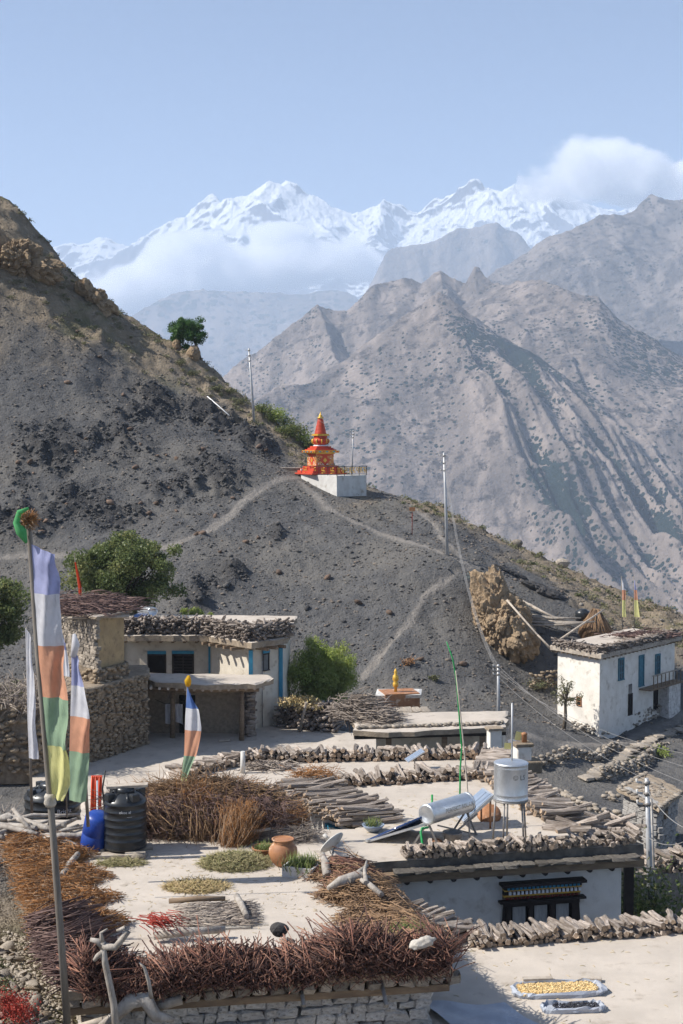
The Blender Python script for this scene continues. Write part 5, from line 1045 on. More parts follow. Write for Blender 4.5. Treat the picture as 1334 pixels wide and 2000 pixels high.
# lantern roof with gilded finial
t = thing('skylight_tower', 'small flat roofed lantern with a gilded finial above slate roof', 'lantern', W(780, 62) + (-12.5,)); c0 = t.location.copy()
z0, z1 = at_y(780, 1370, 62).z, at_y(780, 1352, 62).z
MB().box((0, 0, z0 - c0.z + 0.0), (1.55, 1.3, 0.9), R(12)).build('lantern_wall', M['terracotta'], t); slab('lantern_roof', [(c0.x + a, c0.y + b_) for a, b_ in ((-1.05, -0.75), (0.95, -0.55), (1.05, 0.9), (-0.95, 0.85))], z0 + 0.25, z0 + 0.42, M['lime'], t, c0, 0.5, 0.02, M['pale_wood'])
mb = MB(); zz = z0 + 0.42 - c0.z; MB().lathe([(0.07, zz), (0.06, zz + 0.22), (0.12, zz + 0.26), (0.13, zz + 0.42), (0.08, zz + 0.46), (0.14, zz + 0.56), (0.12, zz + 0.74), (0.06, zz + 0.8), (0.08, zz + 0.9), (0.02, zz + 1.05)], (-0.15, -0.1, 0), 14).build('finial', M['gold'], t)
t2 = thing('slate_roof', 'pale slate slab roof below the gilded finial', 'roof', W(790, 60.0) + (-12.6,)); c2 = t2.location.copy()
MB().box((0, 0.6, 0.1), (1.9, 1.6, 1.0), R(12)).build('support', M['mortar'], t2)
for i in range(4):
    for j in range(6): put('slate', BRICKS_S[(i * 3 + j) % 8], t2, (-0.85 + j * 0.34 + gg.normal(0, 0.03) + i * 0.02, -0.2 + i * 0.32, 0.62 + i * 0.13), (0.36, 0.42, 0.07), (R(18), 0, R(12) + gg.normal(0, 0.05)))
n_ = 1500; gg = np.random.default_rng(6); P = np.stack([W(690, 58)[0] + gg.normal(0, 0.40, n_), 57 + gg.normal(0, 0.3, n_), zJ + 0.02 + np.abs(gg.normal(0, 0.30, n_))], -1)
twig_pile('brushwood_heap', 'grey brushwood heap at the left end of the veranda roof', 'brushwood', M['tw_logs'], None, P, np.stack([gg.normal(0.8, 0.4, n_), gg.normal(0, 0.5, n_), gg.normal(0, 0.15, n_)], -1), 0.85, 0.018, 'brushwood heaps', 6, 0.06)
P = P + np.array([[W(735, 56)[0] - W(690, 57)[0], -0.9, -0.05]]); twig_pile('brushwood_heap', 'grey stick heap on the roof in front of the gilded lantern', 'brushwood', M['tw_grey'], None, P[:500] * np.array([[1, 1, 1]]) - np.array([[0, 0, 0.08]]), np.stack([gg.normal(0.8, 0.5, 500), gg.normal(0, 0.5, 500), gg.normal(0, 0.1, 500)], -1), 0.55, 0.018, 'brushwood heaps', 7, 0.06)
t = MB().lathe([(0.24, 0), (0.30, 0.1), (0.33, 0.28), (0.36, 0.30), (0.30, 0.29), (0.26, 0.12)], n=16).build('bucket', M['mud_edge']); t.location = at_y(702, 1372, 57.5); tag(t, 'round mud coloured basket on the brushwood by the lantern', 'basket')
# brush and firewood heap behind the courtyard
st_ = thing('firewood_stack', 'dark firewood heap between the courtyard and the willow', 'firewood', W(590, 71) + (-14.55,), 0, 'firewood stacked in the yards')
for i, (a, y, h) in enumerate(((548, 72.0, 1.0), (600, 71.2, 1.25))): o = log_heap_mesh('logs', W(a, y), W(a + 62, y - 0.6), -14.55, h, 1.0, 0.15, 83 + i, st_, 0.5); o.location = -st_.location
P = np.array([[W(a, 71)[0] + gg.normal(0, 0.3), 71 + gg.normal(0, 0.3), -13.3 + gg.normal(0, 0.12)] for a in (575, 585, 597, 610, 620) for _ in range(7)])
tufts('dry_scrub', P, 0.35, 60, 0.16, M['straw'], 77)
o = tube_obj('leaning_pole', [at_z(585, 1428, -14.5), at_y(598, 1372, 69.5)], 0.07, M['pale_wood']); tag(o, 'pale pole leaning against the dark firewood heap', 'pole')
# --- roof E with its firewood border
zEE = -10.9; Ep = [(-5.2, 40.0), (4.3, 41.0), (6.0, 49.2), (-3.6, 48.4), (-5.8, 46.6)]; el = (0, 42, -14.2)
he = thing('middle_house', 'flat mud roof bordered by firewood with a small solar panel on it', 'house', el); walls(inset(Ep, 0.25), -14.9, zEE - 0.2, M['white'], he, el); slab('roof', Ep, zEE - 0.25, zEE, M['mud'], he, el)
log_stack('long firewood row on the roof with the small solar panel', (-3.3, 47.9), (5.5, 48.6), zEE, 0.48, 0.9, 0.155, loose=0.5)
log_stack('crooked firewood row on the roof with the grey post, beside the courtyard', (-5.3, 45.6), (-3.4, 47.8), zEE, 0.40, 0.8, 0.15, loose=0.6)
for i, (c_, lab) in enumerate((((4.6, 43.2), 'a'), ((4.95, 45.6), 'b'))): pass
log_stack('pale split firewood along the roof edge beside the white pillar', (5.35, 47.9), (3.9, 40.6), zEE, 0.45, 1.1, 0.17, loose=0.4)
pv = thing('solar_array', 'small tilted solar panel on a thin post on the flat roof', 'solar panel', at_z(810, 1502, zEE)); MB().tube([(0, 0, 0), (0, 0, 0.42)], 0.025, 6).build('post', M['iron'], pv)
Q = Matrix.Rotation(R(12), 3, 'Z') @ Matrix.Rotation(R(-30), 3, 'Y'); MB().box((0, 0, 0.45), (0.66, 0.5, 0.03), 0, 0, Q).build('frame', M['steel'], pv)
for i in range(4):
    for j in range(3): MB().box(Vector((0, 0, 0.45)) + Q @ Vector((-0.24 + i * 0.16, -0.16 + j * 0.16, 0.018)), (0.145, 0.145, 0.006), 0, 0, Q).build('cell', M['pv'], pv)
o = MB().tube([(0, 0, 0), (0.01, 0, 0.72)], [0.085, 0.075], 8).build('stub_post', M['lime']); o.location = at_z(474, 1510, zEE); tag(o, 'short grey concrete post standing on the flat roof', 'post')
n_ = 260; P = np.array(at_z(530, 1499, zEE)) + np.stack([gg.normal(0, 0.3, n_), gg.normal(0, 0.3, n_), np.abs(gg.normal(0, 0.06, n_)) + 0.02], -1)
twig_pile('twig_heap', 'little heap of sticks and pale rope on the flat roof', 'brushwood', M['tw_grey'], None, P, np.stack([gg.normal(0, 1, n_), gg.normal(0, 1, n_), gg.normal(0, 0.1, n_)], -1), 0.5, 0.022, None, 8)
# --- white house on the slope at the right
cH = W(1175, 85.0); aH = W(1092, 88.2); bH = W(1322, 92.5); dH = (aH[0] + bH[0] - cH[0], aH[1] + bH[1] - cH[1]); zH = at_y(1175, 1284, 85).z; zHb = at_y(1175, 1440, 85).z
hl = (cH[0], cH[1], zHb); HL = Vector(hl); hh = thing('white_house', 'two storey whitewashed house with blue windows and a timber balcony', 'house', hl); H = [aH, cH, bH, dH]
walls(H, zHb - 1.2, zH, M['white'], hh, hl); slab('roof', inset(H, -0.38), zH, zH + 0.3, M['mud'], hh, hl, 0.5, 0.03, M['pale_wood'])
for a, c in ((aH, cH), (cH, bH)):
    p, d, nn, an = wall_frame(a, c); L = (Vector(c) - Vector(a)).length; x = 0.2
    while x < L: MB().beam(p + d * x + Vector((0, 0, zH - 0.07)) - HL, p + d * x + nn * 0.30 + Vector((0, 0, zH - 0.07)) - HL, 0.09, 0.1).build('joist', M['wood'], hh); x += 0.5
Lr = (Vector(bH) - Vector(cH)).length; f_ = lambda px: Lr * (px - 1175) / (1322 - 1175) * (1.0 + 0.06 * (1 - (px - 1175) / 147))
zr = lambda py, px: at_y(px, py, cH[1] + (bH[1] - cH[1]) * (px - 1175) / 147).z
opening(hh, hl, cH, bH, f_(1212), 0.50, zr(1327, 1212), zr(1289, 1212), M['blue_old'], M['pane'], None, 0.09, mull=1, bars=2, proud=0.07)
opening(hh, hl, cH, bH, f_(1284), 0.48, zr(1318, 1284), zr(1281, 1284), M['blue_old'], M['pane'], None, 0.09, mull=1, bars=2, proud=0.07)
opening(hh, hl, cH, bH, f_(1251), 0.58, zr(1340, 1251), zr(1282, 1251), M['blue_old'], M['blue_old'], None, 0.06, 'door', mull=0)
opening(hh, hl, cH, bH, f_(1230), 0.44, zr(1396, 1230), zr(1357, 1230), M['dark_wood'], M['void'], None, 0.05, 'door', mull=0)
opening(hh, hl, cH, bH, f_(1281), 0.5, zr(1385, 1281), zr(1345, 1281), M['dark_wood'], M['void'], None, 0.05, 'door', mull=0)
Ll = (Vector(cH) - Vector(aH)).length; opening(hh, hl, aH, cH, Ll * (1136 - 1092) / 83 , 0.34, at_y(1136, 1374, 87).z, at_y(1136, 1360, 87).z, M['terracotta'], M['void'], None, 0.05, mull=0, bars=1)
p, d, nn, an = wall_frame(cH, bH); zb0 = zr(1338, 1280); x0, x1 = f_(1247), f_(1319)
bal = MB().box(p + d * ((x0 + x1) / 2) + nn * 0.42 + Vector((0, 0, zb0)) - HL, (x1 - x0, 0.85, 0.09), an).build('balcony', M['wood'], hh)
for i in range(9):
    x = x0 + 0.4 + (x1 - x0 - 0.4) * i / 8; MB().box(p + d * x + nn * 0.8 + Vector((0, 0, zb0 + 0.45)) - HL, (0.05, 0.05, 0.85), an).build('baluster', M['wood'], bal)
MB().beam(p + d * (x0 + 0.3) + nn * 0.8 + Vector((0, 0, zb0 + 0.88)) - HL, p + d * x1 + nn * 0.8 + Vector((0, 0, zb0 + 0.88)) - HL, 0.07, 0.07).build('handrail', M['pale_wood'], bal)
MB().box(p + d * (x1 - 1.1) + nn * 0.36 + Vector((0, 0, (zb0 + zHb) / 2)) - HL, (1.6, 0.65, zb0 - zHb - 0.1), an).build('lean_to', M['stone_white'], hh)
mb = MB().box(p + d * f_(1230) + nn * 0.012 + Vector((0, 0, zr(1346, 1230))) - HL, (0.42, 0.03, 0.6), an); mb.build('soot_stain', simple('soot', (0.10, 0.09, 0.085), (0.30, 0.28, 0.26), 2.2, 0.95, 0.0), hh)
st_ = thing('firewood_stack', 'firewood edging the roof of the white house', 'firewood', (cH[0], cH[1], zH + 0.3), 0, 'firewood stacked on the roofs'); Hs = inset(H, -0.1)
for i, (a, c) in enumerate(((Hs[0], Hs[1]), (Hs[1], Hs[2]))): o = log_heap_mesh('logs', a, c, zH + 0.3, 0.36, 0.7, 0.10, 85 + i, st_, 0.6); o.location = -st_.location
n_ = 500; P = np.array(at_y(1250, 1243, 91)) + np.stack([gg.normal(0, 0.9, n_), gg.normal(0, 0.4, n_), np.abs(gg.normal(0, 0.15, n_))], -1)
twig_pile('brushwood_heap', 'purple brush heaped on the white house roof', 'brushwood', M['tw_purple'], None, P, np.stack([gg.normal(1, 0.5, n_), gg.normal(0, 0.5, n_), gg.normal(0, 0.15, n_)], -1), 0.6, 0.03, 'brushwood heaps', 12)
# stones, poles and thatch round the white house
gz = lambda x, y: drop(x, y) - 0.05
pw_ = lambda pts: [tuple(hit(a, c).xy) for a, c in pts]
dry_wall('heap of loose stones at the foot of the white house corner', pw_([(1115, 1420), (1150, 1432), (1185, 1442)]), 0.55, 0.28, gz, 0.8)
dry_wall('grey stone terrace below the dark doors of the white house', pw_([(1222, 1425), (1250, 1412), (1285, 1395)]), 0.8, 0.26, gz, 0.5)
dry_wall('stone wall piece on the slope behind the white house', pw_([(1035, 1345), (1065, 1342), (1092, 1338)]), 0.95, 0.30, gz, 0.4, meshes=STONES_B)
dry_wall('dark dry stone terrace wall curving below the white house', pw_([(1045, 1500), (1090, 1490), (1140, 1483), (1180, 1478), (1212, 1465)]), 0.55, 0.28, gz, 0.4)
dry_wall('line of pale stones running down the bare yard', pw_([(1075, 1545), (1110, 1560), (1150, 1580), (1190, 1592), (1215, 1597)]), 0.3, 0.30, gz, 0.4)
dry_wall('stone wall with bushes beside the slab path', pw_([(1170, 1525), (1200, 1520), (1235, 1510), (1265, 1490), (1300, 1465), (1345, 1440)]), 0.6, 0.28, gz, 0.5)
dry_wall('small stone heap on the bare yard above the block hut', pw_([(1185, 1560), (1210, 1568)]), 0.4, 0.28, gz, 0.5)
sp_ = hit(1150, 1520); slabs = thing('stone_path', 'raised path of flat stone slabs climbing past the white house', 'path', sp_); gg = np.random.default_rng(15)
pts = [hit(a, c) for a, c in [(1150, 1522), (1180, 1505), (1215, 1485), (1250, 1462), (1290, 1440), (1340, 1415)]]
for a, c in zip(pts[:-1], pts[1:]):
    for i in range(7):
        q = a.lerp(c, i / 7); q.z = drop(q.x, q.y); put('slab', BRICKS_S[i % 8], slabs, (q.x - sp_.x + gg.normal(0, 0.1), q.y - sp_.y + gg.normal(0, 0.25), q.z - sp_.z + 0.12), (0.55, 0.75, 0.14), (gg.normal(0, 0.05), gg.normal(0, 0.05), R(25) + gg.normal(0, 0.2)))
def pole_thing(label, a, c, r, m, name='timber_pole', group='timber poles on the slope', sag=0.0):
    a, c = Vector(a), Vector(c); o = tube_obj(name, [a, a.lerp(c, 0.5) - Vector((0, 0, sag)), c], [r, r * 0.9, r * 0.7], m); return tag(o, label, 'pole', group)
pole_thing('long pale pole leaning down from the outcrop to the white house roof', at_y(990, 1172, 91), at_y(1078, 1272, 88.5), 0.07, M['pale_wood'])
pole_thing('pale pole crossing the thatched shelter behind the white house', at_y(1085, 1255, 92), at_y(1180, 1190, 94), 0.075, M['pale_wood'])
pole_thing('short pale pole propped behind the white house eave', at_y(1050, 1240, 89), at_y(1085, 1275, 88.4), 0.06, M['pale_wood'])
for i in range(9):
    a = hit(1015 + gg.integers(-8, 30), 1190 + i * 6); a.z += 0.55; c = at_y(1090 + i * 9, 1208 + gg.integers(-6, 20), a.y - 0.8); tag(tube_obj('timber_pole', [a, a.lerp(c, 0.5) - Vector((0, 0, 0.10)), c], [0.08, 0.07, 0.05], M['pale_wood']), 'long weathered pole in the bundle beside the thatched shelter', 'pole', 'bundle of poles beside the shelter')
p = hit(1165, 1252, 90, 130); n_ = 1600; gg = np.random.default_rng(17); an_ = gg.uniform(0, 6.28, n_); rr_ = gg.uniform(0.2, 1, n_) ; base = np.array([p.x, 97.0, at_y(1165, 1250, 97).z])
th = thing('thatched_shelter', 'conical shelter of straw and hides behind the white house roof', 'shelter', base); P = np.stack([np.cos(an_) * 0.45, np.sin(an_) * 0.45, 1.9 + gg.normal(0, 0.1, n_)], -1) * np.stack([rr_ * 0.6, rr_ * 0.6, np.ones(n_)], -1); E_ = np.stack([np.cos(an_) * 1.25, np.sin(an_) * 1.25, gg.uniform(-0.2, 0.6, n_)], -1); Dd = E_ - P
tag(link('thatch', strand_mesh('thatch', P, Dd, np.linalg.norm(Dd, axis=1), 0.035, M['tw_brown'], 0.05), th), kind='stuff'); MB().lathe([(1.15, -0.4), (0.95, 0.5), (0.35, 1.85), (0.05, 2.0)], n=12).build('frame', M['wood'], th)
o = MB().lathe([(0.5, -0.4), (0.52, 0.2), (0.48, 0.34), (0.3, 0.42), (0.28, 0.48), (0.1, 0.5)], n=20).build('small_water_tank', M['black']); p = hit(1138, 1212, 90, 130); o.location = (p.x, p.y, p.z + 0.3); tag(o, 'black water tank on the slope behind the pole bundle', 'water tank', 'black water tanks')
tree('bare_willow', 'thin half bare willow beside the white house corner', hit(1100, 1425), at_y(1108, 1352, 84.5), (1.1, 0.9, 1.2), 40, 800, 0.12, M['leaf_scrub'], 97, clump=0.25, trunk_r=0.13, nlimb=8)
for i, (a, c, s, mt, lab) in enumerate([(1050, 1350, 0.8, 'leaf_scrub', 'sparse olive bush below the stone wall behind the white house'), (1290, 1480, 0.7, 'leaf_willow', 'green bush on the wall beside the slab path'), (1240, 1500, 0.6, 'leaf_scrub', 'dull bush on the dry wall near the block hut'), (800, 1300, 0.5, 'tw_orange', 'rusty dry bush on the dark slope above the lantern'), (845, 1330, 0.35, 'leaf_scrub', 'low bush on the slope behind the veranda house')]):
    p = hit(a, c); shrub('slope_bush', lab, p, s, s * 0.8, 260, 0.13, M[mt], 480 + i)
# --- block hut
K = [W(1226, 53.5), W(1291, 51.0), W(1330, 53.0), W(1272, 55.6)]; zK = at_y(1291, 1578, 51).z; kl = (K[1][0], K[1][1], at_y(1291, 1685, 51).z); KL = Vector(kl)
hk = thing('block_hut', 'small hut of grey blocks with flat stone edged roof', 'hut', kl); walls(inset(K, 0.10), kl[2] - 1.2, zK, M['mortar'], hk, kl)
BLK = [one_brick(500 + i, M['block'], 0.03) for i in range(6)]
stone_face(hk, kl, K[0], K[1], kl[2] - 0.3, zK, 0.36, 0.19, BLK, 'block', 140, -0.09, None, 51); stone_face(hk, kl, K[1], K[2], kl[2] - 0.3, zK, 0.36, 0.19, BLK, 'block', 140, -0.09, lambda x, z: abs(x - 0.9) < 0.22 and abs(z - zK + 0.45) < 0.2, 52)
p, d, nn, an = wall_frame(K[1], K[2]); MB().box(p + d * 0.9 + nn * 0.03 + Vector((0, 0, zK - 0.45)) - KL, (0.24, 0.1, 0.28), an).build('window', M['wood'], hk)
slab('roof', inset(K, -0.28), zK, zK + 0.12, M['mud_edge'], hk, kl, 0.3, 0.05)
gg = np.random.default_rng(19); Ko = inset(K, -0.2)
for a, c in ((Ko[0], Ko[1]), (Ko[1], Ko[2]), (Ko[3], Ko[0])):
    for i in range(9): q = Vector(a).lerp(Vector(c), (i + 0.5) / 9); put('edge_stone', STONES[i], hk, (q.x - KL.x, q.y - KL.y, zK + 0.14 - KL.z), (0.17, 0.15, 0.10), (0, 0, gg.uniform(0, 3)))
for i in range(60): q = Vector(K[0]).lerp(Vector(K[2]), gg.random()) ; q2 = Vector(K[1]).lerp(Vector(K[3]), gg.random()); m_ = (q + q2) / 2; put('roof_stone', STONES[i % 10], hk, (m_.x - KL.x, m_.y - KL.y, zK + 0.13 - KL.z), (0.12, 0.10, 0.05), (0, 0, gg.uniform(0, 3)))
# --- small red and white chorten by the roof
t = thing('small_chorten', 'small red and white shrine with stone cap beside the silver tank', 'shrine', W(1022, 46) + (-12.6,)); c0 = t.location.copy(); zz = lambda py: at_y(1022, py, 46).z - c0.z
MB().box((0.12, 0, zz(1600) + (zz(1510) - zz(1600)) / 2), (0.62, 0.6, zz(1510) - zz(1600)), R(12)).build('shrine_body', M['darkred'], t); MB().box((0.1, 0, zz(1495)), (0.95, 0.85, 0.4), R(12)).build('ledge', M['stone_brown'], t, bevel=0.04); MB().box((0.02, 0, zz(1470)), (0.5, 0.5, 0.5), R(12)).build('upper_block', M['white'], t, bevel=0.05); MB().box((0.02, 0, zz(1453)), (0.62, 0.58, 0.12), R(12)).build('stone_cap', M['stone_brown'], t, bevel=0.03); MB().lathe([(0.09, zz(1451)), (0.085, zz(1436)), (0.10, zz(1435)), (0.10, zz(1432)), (0.03, zz(1430))], (0.09, 0, 0), 10).build('finial', M['terracotta'], t)
gg = np.random.default_rng(23)
for i, c_ in enumerate(('c_yellow', 'c_white', 'c_blue', 'c_yellow', 'c_orange')): put('rag', mesh_np('rag', np.array([(0, 0, 0), (0.28, 0.02, 0.06), (0.32, 0.05, -0.14), (0.05, 0.03, -0.2)]), np.array([(0, 1, 2, 3)]), [M[c_]]), t, (-0.55 + i * 0.11, 0.1, zz(1452) + 0.1 * (i % 2)), (1, 1, 1), (0, gg.normal(0, 0.5), 0))
# --- two far prayer flags
# ---------------------------------------------------------------- prayer flags
def prayer_flag(label, pole, Y, left, right, cuts, cols, pr, group='prayer flag poles', amp=0.10, seed=0, polemat=None, below=0.3, nx=12, rows=22):
    """pole, left and right edge as photo points at one depth; cuts = rows where the colour changes"""
    base = at_y(pole[0][0], pole[0][1], Y); t = thing('prayer_flag', label, 'prayer flag', base, 0, group)
    pp_ = [at_y(a, c, Y) - base for a, c in pole]; pp_[0] = pp_[0] - Vector((0, 0, below))
    MB().tube(pp_, [pr * (1 - 0.35 * i / (len(pp_) - 1)) for i in range(len(pp_))], 9).build('pole', polemat or M['pole_wood'], t)
    lx = lambda y: np.interp(y, [q[1] for q in left], [q[0] for q in left]); rx_ = lambda y: np.interp(y, [q[1] for q in right], [q[0] for q in right])
    for i in range(len(cols)):
        y0, y1 = cuts[i], cuts[i + 1]; V = []; n_r = max(5, int(rows * (y1 - y0) / (cuts[-1] - cuts[0])) + 3)
        for r_ in range(n_r):
            yy = y0 + (y1 - y0) * r_ / (n_r - 1)
            for c_ in range(nx):
                s = c_ / (nx - 1); slant = (s * (18 if i == 0 else 4)) * (1 - r_ / (n_r - 1)) * (right[0][1] > left[0][1] and i == 0)
                px = lx(yy) + (rx_(yy) - lx(yy)) * s; q = at_y(px + 1.5 * math.sin(yy * 0.05 + seed) * s, yy + slant, Y) - base
                q.y += -0.03 - 0.55 * s * abs(rx_(yy) - lx(yy)) / F_PX * Y + amp * s * (math.sin(s * 5.5 + yy * 0.012 + seed) + 0.5 * math.sin(s * 13 + yy * 0.05 + seed * 2) + 0.35 * math.sin(yy * 0.09 + seed)); V.append(q)
        nm = {'c_blue': 'blue_panel', 'c_dblue': 'blue_panel', 'c_white': 'white_panel', 'c_orange': 'orange_panel', 'c_red': 'red_panel', 'c_green': 'green_panel', 'c_yellow': 'yellow_panel'}[cols[i]]
        link(nm, mesh_np(nm, np.array([tuple(v_) for v_ in V]), grid_faces(nx, n_r), [M[cols[i]]], True), t)
    return t
five = ['c_blue', 'c_white', 'c_orange', 'c_green', 'c_yellow']
f1 = prayer_flag('tall prayer flag of five faded colours on a long wooden pole', [(131, 1962), (112, 1740), (98, 1560), (72, 1250), (58, 1050), (52, 1010)], 21.6, [(60, 1060), (66, 1160), (73, 1260), (83, 1365), (92, 1460), (102, 1560)], [(114, 1085), (121, 1160), (128, 1262), (142, 1360), (140, 1400), (140, 1460), (144, 1520), (128, 1560)], [1062, 1158, 1260, 1360, 1455, 1558], five, 0.060, seed=1.0, amp=0.14)
bs = f1.location.copy(); gg = np.random.default_rng(3)
sc = [at_y(a, c, 21.55) - bs for a, c in ((58, 992), (40, 1000), (34, 1020), (44, 1038), (54, 1060))]; MB().tube([q + Vector((0, -0.08, 0)) for q in sc], [0.02, 0.045, 0.05, 0.085, 0.02], 9).build('green_scarf', M['c_green2'], f1)
n_ = 240; c0 = at_y(54, 1018, 21.55) - bs; tag(link('dry_sprig', strand_mesh('dry_sprig', np.array(c0)[None] + gg.normal(0, 0.03, (n_, 3)), gg.normal(0, 1, (n_, 3)) + [[0.5, 0, 0.6]], 0.16, 0.007, M['tw_orange'], 0.1), f1), kind='stuff')
MB().lathe([(0.075, -0.08), (0.10, -0.03), (0.085, 0.03), (0.095, 0.07), (0.07, 0.12)], at_y(98, 1565, 21.6) - bs, 10).build('rope_binding', M['sack'], f1)
f2 = prayer_flag('second prayer flag with white top and deep orange panel', [(172, 1585), (164, 1480), (146, 1300), (140, 1240)], 27.5, [(140, 1268), (140, 1330), (138, 1395), (136, 1470), (136, 1562)], [(158, 1285), (168, 1335), (182, 1405), (178, 1470), (172, 1560)], [1268, 1338, 1398, 1466, 1562], ['c_blue', 'c_white', 'c_orange', 'c_green'], 0.035, seed=2.3, amp=0.08)
bs = f2.location.copy(); V = at_y(143, 1258, 27.45) - bs; MB().tube([V + Vector((0, 0, -0.25)), V + Vector((0.05, 0, 0)), V + Vector((0.02, 0, 0.2))], [0.06, 0.08, 0.03], 8).build('white_scarf', M['c_white'], f2)
prayer_flag('narrow white prayer flag hanging beside the tall pole', [(62, 1560), (57, 1400), (52, 1225)], 29, [(50, 1225), (52, 1300), (54, 1400), (58, 1500)], [(62, 1235), (70, 1300), (72, 1400), (78, 1495)], [1225, 1480], ['c_white'], 0.03, seed=3.3, amp=0.05)
prayer_flag('narrow blue and white flag between the two larger flags', [(128, 1330), (124, 1240)], 26.5, [(121, 1238), (122, 1270), (126, 1330)], [(130, 1245), (136, 1280), (138, 1318)], [1238, 1268, 1320], ['c_blue', 'c_white'], 0.015, seed=4.1, amp=0.04, below=2.6)
f5 = prayer_flag('small twisted prayer flag on a stick in the brush heap', [(360, 1590), (362, 1470), (366, 1335)], 31.5, [(366, 1338), (362, 1400), (360, 1470), (354, 1520), (358, 1550)], [(372, 1342), (392, 1385), (394, 1420), (386, 1470), (366, 1520), (362, 1550)], [1338, 1382, 1425, 1475, 1518, 1550], ['c_dblue', 'c_white', 'c_orange', 'c_green', 'c_yellow'], 0.025, seed=5.2, amp=0.06)
bs = f5.location.copy(); V = at_y(367, 1330, 31.45) - bs; MB().tube([V + Vector((0, 0, -0.12)), V, V + Vector((0.02, 0, 0.12))], [0.05, 0.08, 0.03], 8).build('golden_scarf', M['c_gold'], f5)
prayer_flag('red prayer banner standing behind the stone tower', [(160, 1215), (152, 1140), (145, 1080)], 70, [(146, 1098), (153, 1150), (156, 1190)], [(149, 1098), (159, 1150), (160, 1190)], [1098, 1190], ['c_red'], 0.03, seed=1.4, amp=0.03)
for i, a in enumerate((1214, 1238)):
    p = hit(a + 2, 1232, 90, 130); prayer_flag(('slender white topped prayer flag on the bare slope behind the white house', 'slender blue topped prayer flag on the bare slope behind the white house')[i], [(a + 2, 1236), (a, 1180), (a, 1125)], p.y, [(a, 1130), (a + 1, 1160), (a + 1, 1205)], [(a + 4, 1132), (a + 8, 1165), (a + 9, 1203)], [1130, 1152, 1172, 1205], [('c_white', 'c_blue')[i], 'c_orange', 'c_yellow'], 0.04, 'slender prayer flags behind the white house', 0.08, 2.0 + i)
# ---------------------------------------------------------------- house C with the carved window, heater and silver tank
zC = -9.1; Cp = [(0.1, 30.3), (6.85, 31.75), (6.5, 33.2), (5.6, 33.3), (4.2, 38.9), (-1.65, 37.4), (-0.95, 35.8), (0.42, 33.5), (0.32, 33.0), (-1.25, 33.0), (-0.9, 31.2)]
cl_ = (1.3, 30.9, -12.6); CL = Vector(cl_); hc = thing('window_house', 'whitewashed house with carved black window and painted cornice', 'house', cl_)
fl, fr = W(770, 30.72), W(1222, 31.85); Cw = [fl, fr, (6.1, 33.0), (3.9, 38.5), (-1.5, 37.1), (-0.85, 35.85), (0.5, 33.55), (0.35, 32.9), (-0.6, 32.7)]
walls(Cw, -13.2, zC - 0.30, M['white'], hc, cl_)
slab('roof', Cp, zC - 0.26, zC, M['mud'], hc, cl_, 0.45, 0.04, M['eave_dark'])
p, d, nn, an = wall_frame(fl, fr); Lc = (Vector(fr) - Vector(fl)).length
MB().beam(p - d * 0.3 + nn * 0.34 + Vector((0, 0, zC - 0.36)) - CL, p + d * (Lc + 0.35) + nn * 0.34 + Vector((0, 0, zC - 0.36)) - CL, 0.22, 0.18).build('eave_beam', M['wood'], hc)
gg = np.random.default_rng(31)
for i in range(16):
    q = p + d * (i * 0.35 + 0.1) + nn * 0.42; put('eave_slate', BRICKS_D[i % 8], hc, (q.x - CL.x, q.y - CL.y, zC - 0.225 - CL.z), (0.36 * gg.uniform(0.8, 1.15), 0.34, 0.08), (0, 0, an + gg.normal(0, 0.05)))
for i in range(10):
    q = p + d * (0.25 + i * 0.53); MB().tube([q - nn * 0.1 + Vector((0, 0, zC - 0.52)) - CL, q + nn * (0.22 + 0.04 * gg.random()) + Vector((0, 0, zC - 0.52)) - CL], 0.065, 8).build('joist', M['dark_wood'], hc)
f_ = lambda px: Lc * (px - 770) / (1222 - 770)
zw = lambda py: at_y(1060, py, 31.4).z
def bxw(x0, x1, z0, z1, y0, y1, mat_, name, par): return MB().box(p + d * ((x0 + x1) / 2) + nn * ((y0 + y1) / 2) + Vector((0, 0, (z0 + z1) / 2)) - CL, (x1 - x0, y1 - y0, z1 - z0), an).build(name, mat_, par)
xl, xr = f_(985), f_(1132); win = bxw(xl + 0.05, xr - 0.05, zw(1830), zw(1762), -0.05, 0.02, M['void'], 'window', hc)
mb = MB(); q0 = p - CL
for s_, x in ((-1, xl), (1, xr)):                                      # tapering black surround
    mb.add([q0 + d * (x + s_ * 0.10) + nn * 0.03 + Vector((0, 0, zw(1835))), q0 + d * (x - s_ * 0.12) + nn * 0.03 + Vector((0, 0, zw(1835))), q0 + d * (x - s_ * 0.12) + nn * 0.03 + Vector((0, 0, zw(1755))), q0 + d * (x + s_ * 0.02) + nn * 0.03 + Vector((0, 0, zw(1755)))], [(0, 1, 2, 3) if s_ > 0 else (3, 2, 1, 0)])
mb.build('black_surround', M['dark_wood'], win)
bxw(xl - 0.02, xr + 0.02, zw(1766), zw(1757), 0.0, 0.10, M['dark_wood'], 'frame', win)
for k in range(4): x = xl + 0.10 + (xr - xl - 0.2) * k / 3; bxw(x - 0.05, x + 0.05, zw(1835), zw(1766), 0.0, 0.08, M['dark_wood'], 'mullion', win)
for k in range(3): x = xl + 0.10 + (xr - xl - 0.2) * (k + 0.5) / 3; bxw(x - 0.16, x + 0.14, zw(1835), zw(1768), 0.0, 0.03, M['curtain'], 'curtain', win)
bxw(xl - 0.14, xr + 0.14, zw(1757), zw(1753), 0, 0.20, M['dark_wood'], 'cornice', hc)
